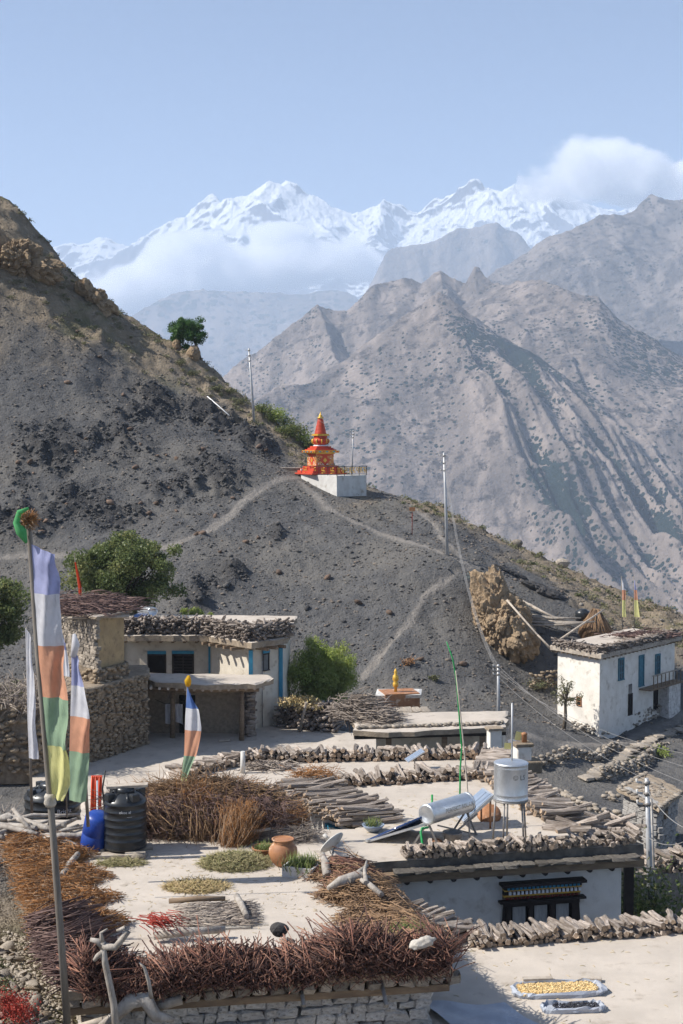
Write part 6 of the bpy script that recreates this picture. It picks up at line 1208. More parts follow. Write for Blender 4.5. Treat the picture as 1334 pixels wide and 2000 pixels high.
rows_ = [(1752, 1747, 'darkred', 'wood', 0.10), (1746.5, 1742.5, 'gold', 'gold', 0.13), (1742, 1734.5, 'letter_w', 'dark_wood', 0.16), (1734, 1731.5, 'gold', 'gold', 0.19), (1731, 1724, 'blue_trim', 'dark_wood', 0.21)]
for r_, (a, c, m1, m2, dep) in enumerate(rows_):
    bxw(xl - 0.04, xr + 0.04, zw(a), zw(c), 0.0, dep - 0.04, M[m2], 'cornice_band', hc)
    if m1 != m2:
        for k in range(18): x = xl + 0.02 + (xr - xl) * (k + 0.25 * (r_ % 4)) / 18; bxw(x, x + 0.055, zw(a - 0.6), zw(c + 0.6), dep - 0.05, dep, M[m1], 'dentil', hc)
bxw(xl - 0.12, xr + 0.12, zw(1723.5), zw(1718), 0, 0.28, M['dark_wood'], 'cornice_top', hc)
x = f_(722 + 60); bxw(x - 0.12, x + 0.3, zw(1757), zw(1752), 0, 0.2, M['dark_wood'], 'shutter_cornice', hc)
MB().box(Vector(W(1236, 32.0) + ((zC - 13.0) / 2,)) - CL, (0.2, 0.2, 13.0 + zC - 0.5)).build('corner_post', M['dark_wood'], hc)
# painted dentils of the light well wall
a, c = Cw[5], Cw[6]; p2, d2, n2_, an2 = wall_frame(a, c); L2 = (Vector(c) - Vector(a)).length
for k in range(12):
    x = L2 * (0.40 + 0.58 * k / 12); MB().box(p2 + d2 * x + n2_ * 0.05 + Vector((0, 0, zC - 0.46)) - CL, (0.075, 0.1, 0.13), an2).build('dentil', M['blue_trim'], hc); MB().box(p2 + d2 * x + n2_ * 0.03 + Vector((0, 0, zC - 0.60)) - CL, (0.075, 0.06, 0.10), an2).build('dentil', M['terracotta' if k % 2 else 'letter_w'], hc)
# firewood on roof C
log_stack('dark firewood row over the eave above the carved window', (1.35, 30.72), (6.75, 31.95), zC, 0.32, 0.5, 0.105, loose=0.7, yaw=0.0)
log_stack('pale log row along the back of the roof with the silver tank', (-0.9, 37.05), (4.0, 38.2), zC, 0.36, 0.75, 0.115, loose=0.5)
log_stack('long weathered sticks laid over the light well edge', (-1.15, 36.5), (0.75, 33.3), zC, 0.34, 1.5, 0.085, loose=0.25, yaw=R(-8))
log_stack('pale split logs along the roof edge behind the silver tank', (4.25, 38.0), (5.35, 33.6), zC, 0.34, 1.15, 0.11, loose=0.35)
log_stack('loose bleached logs on the roof corner above the steel pole', (5.2, 32.7), (6.7, 32.9), zC, 0.26, 1.3, 0.13, loose=0.9, yaw=R(60))
heater('large solar water heater with silver tank beside the green pipe', (1.92, 31.5, -8.38), (2.9, 32.5, -8.36), (-1.32, 0.30), zC, 0.23, 18, 0, None, 'PERFECT SOLAR')
t = thing('flat_collector', 'tilted flat solar collector behind the silver heater tank', 'solar collector', at_z(930, 1632, zC)); c0 = t.location.copy(); Q = Matrix.Rotation(R(15), 3, 'Z') @ Matrix.Rotation(R(-38), 3, 'Y'); cc0 = at_y(926, 1573, 33.2) - c0
MB().box(cc0, (0.95, 0.72, 0.07), 0, 0, Q).build('frame', M['steel'], t)
for s_ in (-0.17, 0.17): MB().box(cc0 + Q @ Vector((0, s_, 0.04)), (0.86, 0.31, 0.012), 0, 0, Q).build('panel', M['pv'], t)
for a_ in ((0.35, -0.3), (0.35, 0.3)): q = cc0 + Q @ Vector((a_[0], a_[1], -0.03)); MB().tube([q, (q.x, q.y, 0)], 0.025, 6).build('leg', M['terracotta'], t)
sv = thing('steel_water_tank', 'round galvanised water tank on tall pipe legs', 'water tank', at_z(997, 1645, zC)); c0 = sv.location.copy(); z0, z1 = at_y(997, 1560, c0.y).z - c0.z, at_y(997, 1489, c0.y).z - c0.z; rS = 0.385
tk = MB().lathe([(rS * 0.98, z0), (rS * 1.015, z0 + 0.01), (rS * 1.015, z0 + 0.04), (rS, z0 + 0.05), (rS, z0 + 0.13), (rS * 1.008, z0 + 0.14), (rS, z0 + 0.15), (rS, z1 - 0.1), (rS * 1.008, z1 - 0.09), (rS, z1 - 0.08), (rS, z1 - 0.03), (rS * 1.02, z1 - 0.02), (rS * 1.02, z1), (rS * 0.9, z1 + 0.02), (0.05, z1 + 0.05)], n=40).build('tank_body', M['steel'], sv)
def mpS(x, y): th = x / rS - math.pi / 2 + 0.42; return Vector((math.cos(th) * rS * 1.006, math.sin(th) * rS * 1.006, z1 - 0.28 + y))
text_mesh('lettering', '\u00a9 LS', 0.16, M['letter_d'], tk, mpS)
for i in range(5): a_ = i * 1.256 + 0.4; MB().tube([(math.cos(a_) * 0.34, math.sin(a_) * 0.34, z0), (math.cos(a_) * 0.40, math.sin(a_) * 0.40, 0)], 0.022, 7).build('leg', M['iron'], sv)
MB().tube([(0.02, 0, z1), (0.02, 0, z1 + 1.35)], 0.022, 7).build('vent_pipe', M['pole'], sv)
MB().lathe([(0.37, z0 - 0.03), (0.40, z0 - 0.03), (0.40, z0), (0.37, z0)], n=24).build('support_ring', M['iron'], sv)
# pipes and odds on roof C
tag(tube_obj('green_pipe', [at_z(828, 1672, zC), at_y(822, 1625, 31.2), at_y(824, 1618, 31.2), at_y(836, 1616, 31.35)], 0.028, M['green_pvc']), 'bright green pipe rising to the heater tank end', 'pipe', 'green pipes')
tag(tube_obj('green_pipe', [at_z(844, 1600, zC), at_y(844, 1552, 34)], 0.025, M['green_pvc']), 'short green pipe standing on the roof behind the heater', 'pipe', 'green pipes')
tag(tube_obj('green_pipe', [at_z(898, 1568, zC), at_y(899, 1500, 35.7), at_y(902, 1460, 35.7), at_y(897, 1400, 35.7), at_y(892, 1330, 35.7), at_y(884, 1285, 35.7), at_y(872, 1253, 35.7)], [0.022, 0.022, 0.02, 0.02, 0.02, 0.018, 0.012], M['green_pvc']), 'tall bowed green hose tied to a thin pole', 'hose', 'green pipes')
tag(tube_obj('bamboo_pole', [at_z(918, 1648, zC), at_y(914, 1560, 33), at_y(908, 1480, 33), at_y(900, 1400, 33), at_y(890, 1310, 33)], [0.022, 0.02, 0.018, 0.015, 0.01], M['pale_wood']), 'tall thin bamboo pole behind the heater', 'pole')
tag(tube_obj('roof_stick', [at_z(940, 1652, zC) + Vector((0, 0, 0.05)), at_z(1048, 1650, zC) + Vector((0, 0, 0.05))], [0.045, 0.03], M['pale_wood']), 'long pale stick lying under the silver tank', 'stick')
o = MB().lathe([(0.16, 0), (0.22, 0.28), (0.23, 0.3), (0.20, 0.29), (0.15, 0.03)], n=18).build('metal_bucket', M['iron']); o.location = at_z(884, 1650, zC); tag(o, 'dull metal bucket under the heater tank', 'bucket')
o = blob('roof_stone', at_z(850, 1650, zC) + Vector((0, 0, 0.06)), (0.16, 0.12, 0.09), M['terracotta'], 0.2, 3, 1.0, 3); tag(o, 'reddish stone beneath the heater stand', 'stone')
o = MB().lathe([(0.30, 0), (0.28, 0.06), (0.10, 0.10), (0.02, 0.11)], n=18, axis=Matrix.Rotation(R(38), 3, 'X')).build('clay_dish', M['terracotta']); o.location = at_z(955, 1600, zC) + Vector((0, 0, 0.12)); tag(o, 'round clay dish leaning on logs beyond the heater', 'dish')
o = MB().lathe([(0.12, 0), (0.22, 0.1), (0.27, 0.17), (0.25, 0.17), (0.1, 0.05)], n=18).build('blue_bowl', M['pv']); o.location = at_z(729, 1624, zC); tag(o, 'pale blue bowl with seedlings by the weathered sticks', 'bowl')
def blades(name, c, r, n_, h, seed, mat_=None, label=None, cat=None, group=None, kind=None):
    gg = np.random.default_rng(seed); P = np.stack([gg.normal(0, r * 0.5, n_), gg.normal(0, r * 0.5, n_), np.zeros(n_)], -1); o = link(name, strand_mesh(name, P, np.stack([gg.normal(0, 0.3, n_), gg.normal(0, 0.3, n_), np.ones(n_)], -1), h * gg.uniform(0.6, 1.3, n_), 0.008, mat_ or M['grass'], 0.15, 3, None, 0.2, seed)); o.location = c; return tag(o, label, cat, group, kind)
blades('seedlings', at_z(729, 1622, zC) + Vector((0, 0, 0.12)), 0.2, 110, 0.16, 41, None, 'green seedlings in the pale blue bowl', 'plant')
# ---------------------------------------------------------------- terrace B with its log wall and drying grain
zB = -9.8; Bp = [(0.95, 17.0), (10.5, 17.0), (10.5, 29.1), (2.45, 27.6), (0.75, 29.8), (0.05, 29.6), (0.0, 28.9), (1.5, 23.4)]
hb = thing('terrace_house', 'pale flat roof terrace with drying trays below the carved window', 'house', (5, 22, -13.3)); walls(inset(Bp, 0.25), -13.6, zB - 0.2, M['white'], hb, hb.location); slab('roof', Bp, zB - 0.25, zB, M['mud'], hb, hb.location, 0.6, 0.03)
log_stack('long wall of pale split logs bordering the drying terrace', (2.5, 27.25), (8.4, 28.5), zB, 0.27, 0.7, 0.105, loose=0.3)
log_stack('firewood row climbing from the drying terrace to the brush heap', (0.6, 29.3), (2.45, 27.35), zB, 0.34, 0.85, 0.10, loose=0.5)
# drying trays
def tray(label, c, ax, w, h_, fill, rnd_n, cloth_m, sz, seed):
    gg = np.random.default_rng(seed); t = thing('drying_tray', label, 'drying tray', c, ax); mb = MB(); V = []; n_ = 36
    for r_, (k, z) in enumerate(((1.0, 0.0), (1.05, 0.07), (0.96, 0.10), (0.90, 0.03))):
        for j in range(n_):
            a = 2 * math.pi * j / n_; q = abs(math.cos(a)) ** 0.5 * math.copysign(1, math.cos(a)), abs(math.sin(a)) ** 0.5 * math.copysign(1, math.sin(a)); V.append((q[0] * w / 2 * k + gg.normal(0, 0.012), q[1] * h_ / 2 * k + gg.normal(0, 0.012), z + (gg.normal(0, 0.012) if r_ else 0)))
    mb.add(V, [(r_ * n_ + j, r_ * n_ + (j + 1) % n_, (r_ + 1) * n_ + (j + 1) % n_, (r_ + 1) * n_ + j) for r_ in range(3) for j in range(n_)] + [tuple(range(3 * n_, 4 * n_))], 0, False); mb.build('cloth', cloth_m, t)
    P = np.stack([gg.uniform(-0.42, 0.42, rnd_n) * w, gg.uniform(-0.40, 0.40, rnd_n) * h_, 0.045 + 0.03 * gg.random(rnd_n)], -1)
    if fill == 'grain': o = link('grain', strand_mesh('grain', P, np.stack([gg.normal(0, 1, rnd_n), gg.normal(0, 1, rnd_n), gg.normal(0, 0.15, rnd_n)], -1), sz, 0.011, M['grain_s'], 0.1, 3, None, 0.6, seed), t)
    else: o = link('berries', stones_mesh('berries', P[(P[:, 0] > -0.3 * w)], np.full((int((P[:, 0] > -0.3 * w).sum()), 3), sz), strands('dark_berries', [(0.02, 0.02, 0.025), (0.04, 0.04, 0.05), (0.06, 0.06, 0.07)], 0.5), seed), t)
    tag(o, kind='stuff'); return t
tray('cloth tray of golden grain drying on the terrace', at_z(1090, 1937, zB), R(6), 1.62, 0.62, 'grain', 3000, M['tarp'], 0.06, 3)
tray('small grey cloth with dark berries drying beside the grain', at_z(1118, 1972, zB), R(4), 1.08, 0.36, 'berries', 420, M['tarp'], 0.016, 4)
o = MB().box((0, 0, 0.03), (0.55, 0.13, 0.05), R(4)).build('plank', M['pale_wood']); o.location = at_z(1050, 1915, zB); tag(o, 'weathered plank holding the back edge of the grain cloth', 'plank')
o = MB().box((0, 0, 0.04), (0.36, 0.14, 0.06), R(-14)).build('plank', M['pale_wood']); o.location = at_z(1155, 1916, zB); tag(o, 'broken board at the right end of the grain cloth', 'plank')
sp0 = at_z(935, 1985, zB); gx, gy = np.meshgrid(np.linspace(-0.75, 0.75, 16), np.linspace(-0.7, 0.5, 12)); o = link('plastic_sheet', mesh_np('plastic_sheet', np.stack([gx + gy * -0.5, gy, 0.03 + 0.03 * np.sin(gx * 5) * np.cos(gy * 6) + 0.06 * np.clip(-gx, 0, 1)], -1).reshape(-1, 3), grid_faces(16, 12), [M['tarp']], True)); o.location = sp0; tag(o, 'wrinkled grey blue sheet spread on the terrace beside the stone house', 'sheet')
gg = np.random.default_rng(8)
def litter(name, pts_poly, z, n_, mat_, seed, L=0.10, r=0.006, c=None):
    gg = np.random.default_rng(seed); (x0, y0), (x1, y1) = pts_poly; P = np.stack([gg.uniform(x0, x1, n_), gg.uniform(y0, y1, n_), np.full(n_, z + 0.006)], -1)
    return tag(link(name, strand_mesh(name, P, np.stack([gg.normal(0, 1, n_), gg.normal(0, 1, n_), np.zeros(n_)], -1), L, r, mat_, 0.1, 3, None, 0.6, seed)), kind='stuff')
litter('straw_litter', ((1.8, 19), (9, 28.5)), zB, 260, M['straw'], 61); litter('chaff', ((0.5, 31.2), (4.6, 36.5)), zC, 200, M['straw'], 62)
# ---------------------------------------------------------------- stone house A in the foreground
zA = -8.7; A = [(-4.35, 22.1), (1.85, 23.15), (-0.95, 32.4), (-7.6, 32.4)]; al_ = (-1.5, 23, -13); AL = Vector(al_)
ha = thing('stone_house', 'limewashed stone house with flat mud roof edged by red brushwood', 'house', al_)
Aw = inset(A, 0.36); walls(inset(Aw, 0.10), -13.4, zA - 0.32, M['mortar'], ha, al_); slab('roof', A, zA - 0.16, zA, M['mud'], ha, al_, 0.4, 0.04)
p, d, nn, an = wall_frame(Aw[0], Aw[1]); LA = (Vector(Aw[1]) - Vector(Aw[0])).length
stone_face(ha, al_, Aw[0], Aw[1], -10.9, zA - 0.48, 0.30, 0.17, BRICKS_W, 'stone', 300, 0.0, lambda x, z: (abs(x - 2.35) < 0.95 and z < -9.98), 5)
stone_face(ha, al_, Aw[1], Aw[2], -10.6, zA - 0.48, 0.30, 0.17, BRICKS_W, 'stone', 200, 0.0, None, 6); stone_face(ha, al_, Aw[3], Aw[0], -10.8, zA - 0.3, 0.30, 0.17, BRICKS_S, 'stone', 300, 0.0, None, 7)
MB().beam(p - d * 0.3 + nn * 0.12 + Vector((0, 0, zA - 0.40)) - AL, p + d * (LA + 0.38) + nn * 0.14 + Vector((0, 0, zA - 0.40)) - AL, 0.24, 0.13).build('eave_beam', M['wood'], ha, bevel=0.02)
for i in range(24):
    q = p + d * (i * 0.27 - 0.2) + nn * 0.16; put('eave_stone', BRICKS_S[i % 8], ha, (q.x - AL.x, q.y - AL.y, zA - 0.25 - AL.z), (0.27 * gg.uniform(0.7, 1.1), 0.3, 0.14), (gg.normal(0, 0.1), gg.normal(0, 0.1), an + gg.normal(0, 0.1)))
MB().box(p + d * 2.35 + nn * 0.08 + Vector((0, 0, -10.0)) - AL, (2.0, 0.26, 0.14), an).build('lintel', M['wood'], ha); MB().box(p + d * 2.35 - nn * 0.02 + Vector((0, 0, -10.6)) - AL, (1.75, 0.1, 1.1), an).build('doorway', M['void'], ha); MB().box(p + d * 3.1 + nn * 0.06 + Vector((0, 0, -10.6)) - AL, (0.14, 0.18, 1.1), an).build('door_post', M['wood'], ha)
for px in (585, 745):
    q = at_y(px, 1930, 22.9) - AL; MB().tube([q + Vector((-0.02, 0.35, 0.10)), q + Vector((0.08, -0.25, -0.2))], 0.036, 10).build('drain_pipe', M['iron'], ha)
# brushwood on the roof edge (red twigs lie across the eave, butts outwards)
def edge_brush(label, a, c, n_, mat_, core, h, back, over, seed, L=1.0, r=0.012, group='brushwood heaps', spread=0.35, z=None, name='brushwood_heap', drop_=0.35, yaw=0.0, flat=0.35, tilt=-0.04):
    gg = np.random.default_rng(seed); z = zA if z is None else z; p, d, nn, an = wall_frame(a, c); LL = (Vector(c) - Vector(a)).length; t = thing(name, label, 'brushwood', (p.x, p.y, z), 0, group)
    s = gg.uniform(0, LL, n_); k = gg.random(n_); env = h * (0.85 + 0.75 * fbm(s * 1.1 + seed * 3.7, s * 0 + seed, 3)); hh_ = k ** 0.8 * env
    tipo = over * (0.55 + 0.5 * np.sin(k * 2.6)) + gg.normal(0, 0.10, n_); tip = np.stack([d.x * s + nn.x * tipo, d.y * s + nn.y * tipo, 0.02 + hh_ - drop_ * (1 - k) * gg.random(n_) * 0.6], -1)
    di = np.stack([nn.x + d.x * (gg.normal(yaw, spread, n_)), nn.y + d.y * (gg.normal(yaw, spread, n_)), gg.normal(tilt, 0.17, n_) - 0.10 * (1 - k)], -1); di /= np.linalg.norm(di, axis=1, keepdims=True); ll = L * gg.uniform(0.6, 1.25, n_)
    P0 = tip - di * ll[:, None]; P0[:, 2] = np.maximum(P0[:, 2], 0.02)
    nf = int(n_ * flat); u_ = gg.random(nf); s_ = s[:nf]; yy_ = over * 0.7 - u_ * (back * (0.95 + 0.6 * fbm(s_ * 1.4 + seed, s_ * 0 + 3.3, 2)) + over * 0.9); zz_ = env[:nf] * 0.80 * np.sin(np.pi * np.minimum(1, 0.10 + u_ * 0.90)) ** 0.6 + gg.normal(0.02, 0.04, nf)      # twigs lying loosely over the whole heap
    dd_ = np.stack([nn.x * gg.normal(0.5, 0.8, nf) + d.x * gg.normal(0, 0.9, nf), nn.y * gg.normal(0.5, 0.8, nf) + d.y * gg.normal(0, 0.9, nf), gg.normal(0, 0.12, nf)], -1); dd_ /= np.linalg.norm(dd_, axis=1, keepdims=True); l2 = L * 0.6 * gg.uniform(0.5, 1.2, nf)
    cen_ = np.stack([d.x * s_ + nn.x * yy_, d.y * s_ + nn.y * yy_, zz_], -1); P0[:nf] = cen_ - dd_ * l2[:, None] / 2; tip[:nf] = cen_ + dd_ * l2[:, None] / 2
    tag(link('twigs', strand_mesh('twigs', P0, tip - P0, np.linalg.norm(tip - P0, axis=1), r * gg.uniform(0.6, 1.3, n_), mat_, 0.07, 3, None, 0.8, seed), t), kind='stuff')
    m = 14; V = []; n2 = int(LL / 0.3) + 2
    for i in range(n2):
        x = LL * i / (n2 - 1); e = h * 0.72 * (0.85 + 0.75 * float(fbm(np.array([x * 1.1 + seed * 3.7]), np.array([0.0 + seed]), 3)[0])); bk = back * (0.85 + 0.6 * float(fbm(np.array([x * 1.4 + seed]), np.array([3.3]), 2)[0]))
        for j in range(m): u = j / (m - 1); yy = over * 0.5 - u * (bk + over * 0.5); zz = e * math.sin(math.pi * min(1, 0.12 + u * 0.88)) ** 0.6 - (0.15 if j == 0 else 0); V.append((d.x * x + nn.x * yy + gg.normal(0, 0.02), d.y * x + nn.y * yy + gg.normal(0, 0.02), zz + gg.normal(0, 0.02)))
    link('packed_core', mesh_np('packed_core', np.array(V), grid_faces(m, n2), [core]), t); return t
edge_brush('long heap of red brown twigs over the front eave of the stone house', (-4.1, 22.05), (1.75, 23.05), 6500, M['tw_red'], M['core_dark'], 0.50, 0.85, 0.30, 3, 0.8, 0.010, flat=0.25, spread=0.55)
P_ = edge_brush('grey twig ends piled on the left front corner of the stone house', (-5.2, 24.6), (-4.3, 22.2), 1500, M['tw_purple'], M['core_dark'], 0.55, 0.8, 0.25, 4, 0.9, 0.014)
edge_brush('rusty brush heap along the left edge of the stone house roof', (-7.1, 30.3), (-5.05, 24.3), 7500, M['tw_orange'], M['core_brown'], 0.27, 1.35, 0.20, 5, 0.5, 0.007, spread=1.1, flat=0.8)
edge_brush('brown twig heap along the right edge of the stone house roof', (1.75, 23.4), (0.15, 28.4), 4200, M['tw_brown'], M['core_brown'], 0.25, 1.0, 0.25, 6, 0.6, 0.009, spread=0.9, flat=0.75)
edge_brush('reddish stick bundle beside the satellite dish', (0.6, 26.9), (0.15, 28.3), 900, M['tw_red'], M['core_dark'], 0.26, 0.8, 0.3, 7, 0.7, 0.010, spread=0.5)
# rear brush stack of house A
def brush_fan(label, root, dirv, L, n_, mat_, r, seed, spread=0.3, width=0.3, group='brush bundles at the back of the roof', bend=0.2):
    gg = np.random.default_rng(seed); root = Vector(root); t = thing('brush_bundle', label, 'brushwood', root, 0, group); dv = np.array(Vector(dirv).normalized())
    P = gg.normal(0, width, (n_, 3)) * np.array([1, 0.8, 0.5]); di = dv[None] + gg.normal(0, spread, (n_, 3)); tag(link('twigs', strand_mesh('twigs', P, di, L * gg.uniform(0.4, 1.15, n_), r, mat_, bend, 3, None, 0.4, seed), t), kind='stuff')
    k = n_ * 3; j = gg.integers(0, n_, k); q = P[j] + di[j] / np.linalg.norm(di[j], axis=1, keepdims=True) * (L * gg.uniform(0.35, 1.1, k))[:, None]; tag(link('side_twigs', strand_mesh('side_twigs', q, di[j] + gg.normal(0, 0.7, (k, 3)), 0.16 * L, r * 0.6, mat_, 0.1, 3, None, 0.4, seed + 1), t), kind='stuff'); return t
brush_fan('tall shaggy brown brush bundle standing behind the water tank', at_y(400, 1585, 30.9), (0.05, -0.1, -1), 1.0, 700, M['tw_brown'], 0.008, 31, 0.2, 0.24)
brush_fan('brown brush top rising beside the small prayer flag', at_y(388, 1590, 31.2), (0.0, 0, 1), 0.62, 420, M['tw_orange'], 0.008, 32, 0.3, 0.18)
brush_fan('sloping brown brush leaning towards the black tank', at_y(300, 1575, 31.0), (0.75, -0.25, -0.75), 1.0, 420, M['tw_brown'], 0.009, 33, 0.16, 0.2)
brush_fan('rusty brush bundle lying across the roof back', at_y(490, 1610, 31.0), (1, 0.1, 0.05), 1.0, 700, M['tw_orange'], 0.008, 34, 0.14, 0.14)
brush_fan('upright rusty brush in front of the dark stack', at_y(455, 1655, 30.2), (0.25, 0.3, 1), 0.85, 520, M['tw_orange'], 0.007, 35, 0.22, 0.14)
brush_fan('grey thin stick bundle behind the clay pots', at_y(510, 1640, 30.6), (1, 0.05, 0.02), 1.05, 620, M['tw_grey'], 0.009, 36, 0.12, 0.16)
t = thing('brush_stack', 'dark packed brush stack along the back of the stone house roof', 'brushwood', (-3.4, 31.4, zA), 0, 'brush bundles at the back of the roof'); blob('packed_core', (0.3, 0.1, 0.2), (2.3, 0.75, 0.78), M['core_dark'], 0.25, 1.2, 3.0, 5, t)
n_ = 1300; gg = np.random.default_rng(37); P = np.stack([gg.uniform(-1.9, 2.2, n_), -0.65 + gg.normal(0, 0.12, n_), gg.uniform(0.0, 0.95, n_)], -1); tag(link('twigs', strand_mesh('twigs', P, np.stack([gg.normal(0.3, 0.6, n_), gg.normal(-0.15, 0.35, n_), gg.normal(-0.4, 0.6, n_)], -1), 0.5, 0.008, M['tw_purple'], 0.15, 3, None, 0.5, 37), t), kind='stuff')  # front twigs take darker tones: the heap's shade is put into their colour
n_ = 2200; a_ = gg.uniform(0, 6.28, n_); k_ = gg.uniform(0.15, 1.0, n_); P = np.stack([0.3 + np.cos(a_) * 2.2 * k_, 0.1 + np.sin(a_) * 0.75 * k_, 0.2 + 0.80 * np.sqrt(1.02 - k_ ** 2) + gg.normal(0.02, 0.05, n_)], -1); tag(link('loose_twigs', strand_mesh('loose_twigs', P, np.stack([gg.normal(0, 1, n_), gg.normal(0, 0.7, n_), gg.normal(0, 0.25, n_)], -1), 0.5, 0.008, M['tw_brown'], 0.15, 3, None, 0.5, 38), t), kind='stuff')
tag(tube_obj('timber_pole', [at_y(326, 1570, 31.0), at_y(430, 1572, 31.3), at_y(540, 1576, 31.6)], [0.085, 0.08, 0.07], M['driftwood']), 'thick pale pole lying across the brush stack', 'pole'); tag(tube_obj('timber_pole', [at_y(475, 1627, 30.3), at_y(545, 1617, 30.6)], 0.04, M['pale_wood']), 'thin pale stick on the grey bundle behind the pots', 'pole')
# roof L behind: dark log stack
zL2 = -9.6; Lp = [(-7.2, 33.6), (-1.7, 34.2), (-1.5, 38.6), (-6.8, 38.2)]; hl2 = thing('low_house', 'low roof carrying a dark log stack behind the brush', 'house', (-4, 35, -13.6)); walls(inset(Lp, 0.2), -13.9, zL2 - 0.2, M['mortar'], hl2, hl2.location); slab('roof', Lp, zL2 - 0.22, zL2, M['mud'], hl2, hl2.location)
log_stack('dark crooked log stack topped with rusty brush', (-4.6, 35.2), (-1.75, 36.0), zL2, 0.72, 0.9, 0.135, loose=0.5)
log_stack('small log pile beside the little prayer flag', (-5.4, 35.0), (-4.7, 35.1), zL2, 0.5, 0.8, 0.12, loose=0.5)
for i, (a, c, w_) in enumerate(((445, 1535, 0.45), (612, 1512, 0.3), (430, 1545, 0.35))):
    n_ = 420; P = np.array(at_y(a, c, 35.9 + i % 2)) + gg.normal(0, 1, (n_, 3)) * np.array([w_, 0.25, 0.06]); twig_pile('rusty_brush', ('rusty brush laid on the dark log stack', 'orange brush tuft on the stick row by the light well', 'rust coloured brush over the log stack end')[i], 'brushwood', M['tw_orange'], None, P, gg.normal(0, 1, (n_, 3)) * [1, 1, 0.3], 0.3, 0.008, 'rusty brush tufts', 60 + i)
# ---------------------------------------------------------------- things on roof A
def poly_tank(label, c, r, h, ribs, seed, group='black water tanks', text=None, plank=False, flat=False):
    t = thing('water_tank', label, 'water tank', c, 0, group); prof = [(r * 0.97, 0), (r, 0.03)]; n_ = ribs
    for i in range(n_): z = 0.05 + (h * 0.80 - 0.05) * i / n_; dz = (h * 0.80 - 0.05) / n_; prof += [(r * 0.985, z + dz * 0.1), (r * 0.985, z + dz * 0.8), (r * 1.015, z + dz * 0.86), (r * 1.015, z + dz * 0.96)]
    prof += [(r, h * 0.81), (r * 0.97, h * 0.84)] + ([(r * 0.62, h * 0.95), (r * 0.42, h * 0.97)] if not flat else [(r * 0.9, h * 0.90), (r * 0.55, h * 0.95), (r * 0.5, h * 0.96)])
    b = MB().lathe(prof, n=40).build('tank_body', M['black'], t); MB().lathe([(r * 0.44, h * 0.95), (r * 0.46, h * 0.98), (r * 0.45, h * 1.04), (r * 0.2, h * 1.06), (0.02, h * 1.06)], n=26).build('lid', M['black'], t)
    for i in range(8): a_ = i * math.pi / 4 + 0.3; MB().tube([(math.cos(a_) * r * 0.5, math.sin(a_) * r * 0.5, h * 0.965), (math.cos(a_) * r * 0.93, math.sin(a_) * r * 0.93, h * 0.86)], 0.03, 6).build('top_rib', M['black'], t)
    for a_ in (-0.9, 0.75, 2.3, 3.9): MB().box((math.cos(a_) * r * 0.86, math.sin(a_) * r * 0.86, h * 0.92), (0.17, 0.17, 0.16), a_).build('lug', M['black'], t, bevel=0.02)
    for tx, sz, zz, off in text or []:
        def mp(x, y, zz=zz, off=off): th = x / r - math.pi / 2 + off; return Vector((math.cos(th) * r * 1.022, math.sin(th) * r * 1.022, zz + y))
        text_mesh('lettering', tx, sz, M['letter_w'], b, mp)
    return t
tA = at_z(245, 1662, zA); poly_tank('black ribbed water tank on boards with a plank over its lid', (tA.x, tA.y, zA + 0.10), 0.455, 1.22, 6, 1, text=[('ekoc al', 0.085, 0.84, 0.15), ('~~~', 0.06, 0.74, 0.35)])
o = MB().box((0, 0, 0), (0.86, 0.22, 0.05), R(4)).build('plank', M['pale_wood']); o.location = (tA.x + 0.05, tA.y, zA + 1.40); o.rotation_euler = (0.02, -0.03, 0); tag(o, 'weathered plank lying on the black tank lid', 'plank')
for i, (dx, dy, w_, zz, lab) in enumerate(((-0.12, -0.42, 0.95, 0.05, 'lower board under the black ribbed tank'), (0.28, -0.50, 0.42, 0.075, 'short board at the right foot of the black tank'), (0.0, 0.15, 1.1, 0.05, 'back board under the black ribbed tank'))):
    o = MB().box((0, 0, 0), (w_, 0.32, 0.05), R(3 + i * 3)).build('board', M['pale_wood']); o.location = (tA.x + dx, tA.y + dy, zA + zz - 0.015 + 0.02 * (i == 1)); tag(o, lab, 'board', 'boards under the tank')
o = blob('foot_stone', (tA.x + 0.35, tA.y - 0.6, zA + 0.06), (0.17, 0.12, 0.08), M['stone'], 0.15, 3, 2.0, 3); tag(o, 'flat stone wedged under the tank boards', 'stone')
zg = lambda px, py, z: at_z(px, py, z)
tB = at_z(95, 1648, -9.45); poly_tank('wide black water tank behind the tall flag pole', (tB.x, tB.y + 0.5, -9.45), 0.66, 1.28, 5, 2, text=[('Bright', 0.15, 0.78, 0.62), ('HILL', 0.09, 0.55, 0.72)], flat=True)
bb = at_z(178, 1664, zA); o = MB().lathe([(0.26, -0.02), (0.28, 0.03), (0.285, 0.35), (0.275, 0.36), (0.285, 0.37), (0.28, 0.72), (0.2, 0.80), (0.02, 0.82)], n=24, axis=Matrix.Rotation(R(12), 3, 'Y') @ Matrix.Rotation(R(10), 3, 'X')).build('blue_barrel', M['blue_plastic']); o.location = (bb.x, bb.y + 0.2, zA + 0.03); tag(o, 'bright blue plastic barrel leaning beside the black tank', 'barrel')
for i in range(6): tag(tube_obj('orange_pipe', [at_y(178 + i * 3.6, 1585, 32.6 + 0.05 * (i % 2)), at_y(180 + i * 3.6, 1515, 32.6)], 0.022, M['orange']), 'orange corrugated tube standing in the row behind the tanks', 'pipe', 'orange tubes behind the tanks')
tag(tube_obj('standpipe', [at_z(191, 1645, zA), at_y(190, 1525, 31.4), ], 0.022, M['pole']), 'thin grey standpipe between barrel and black tank', 'pipe')
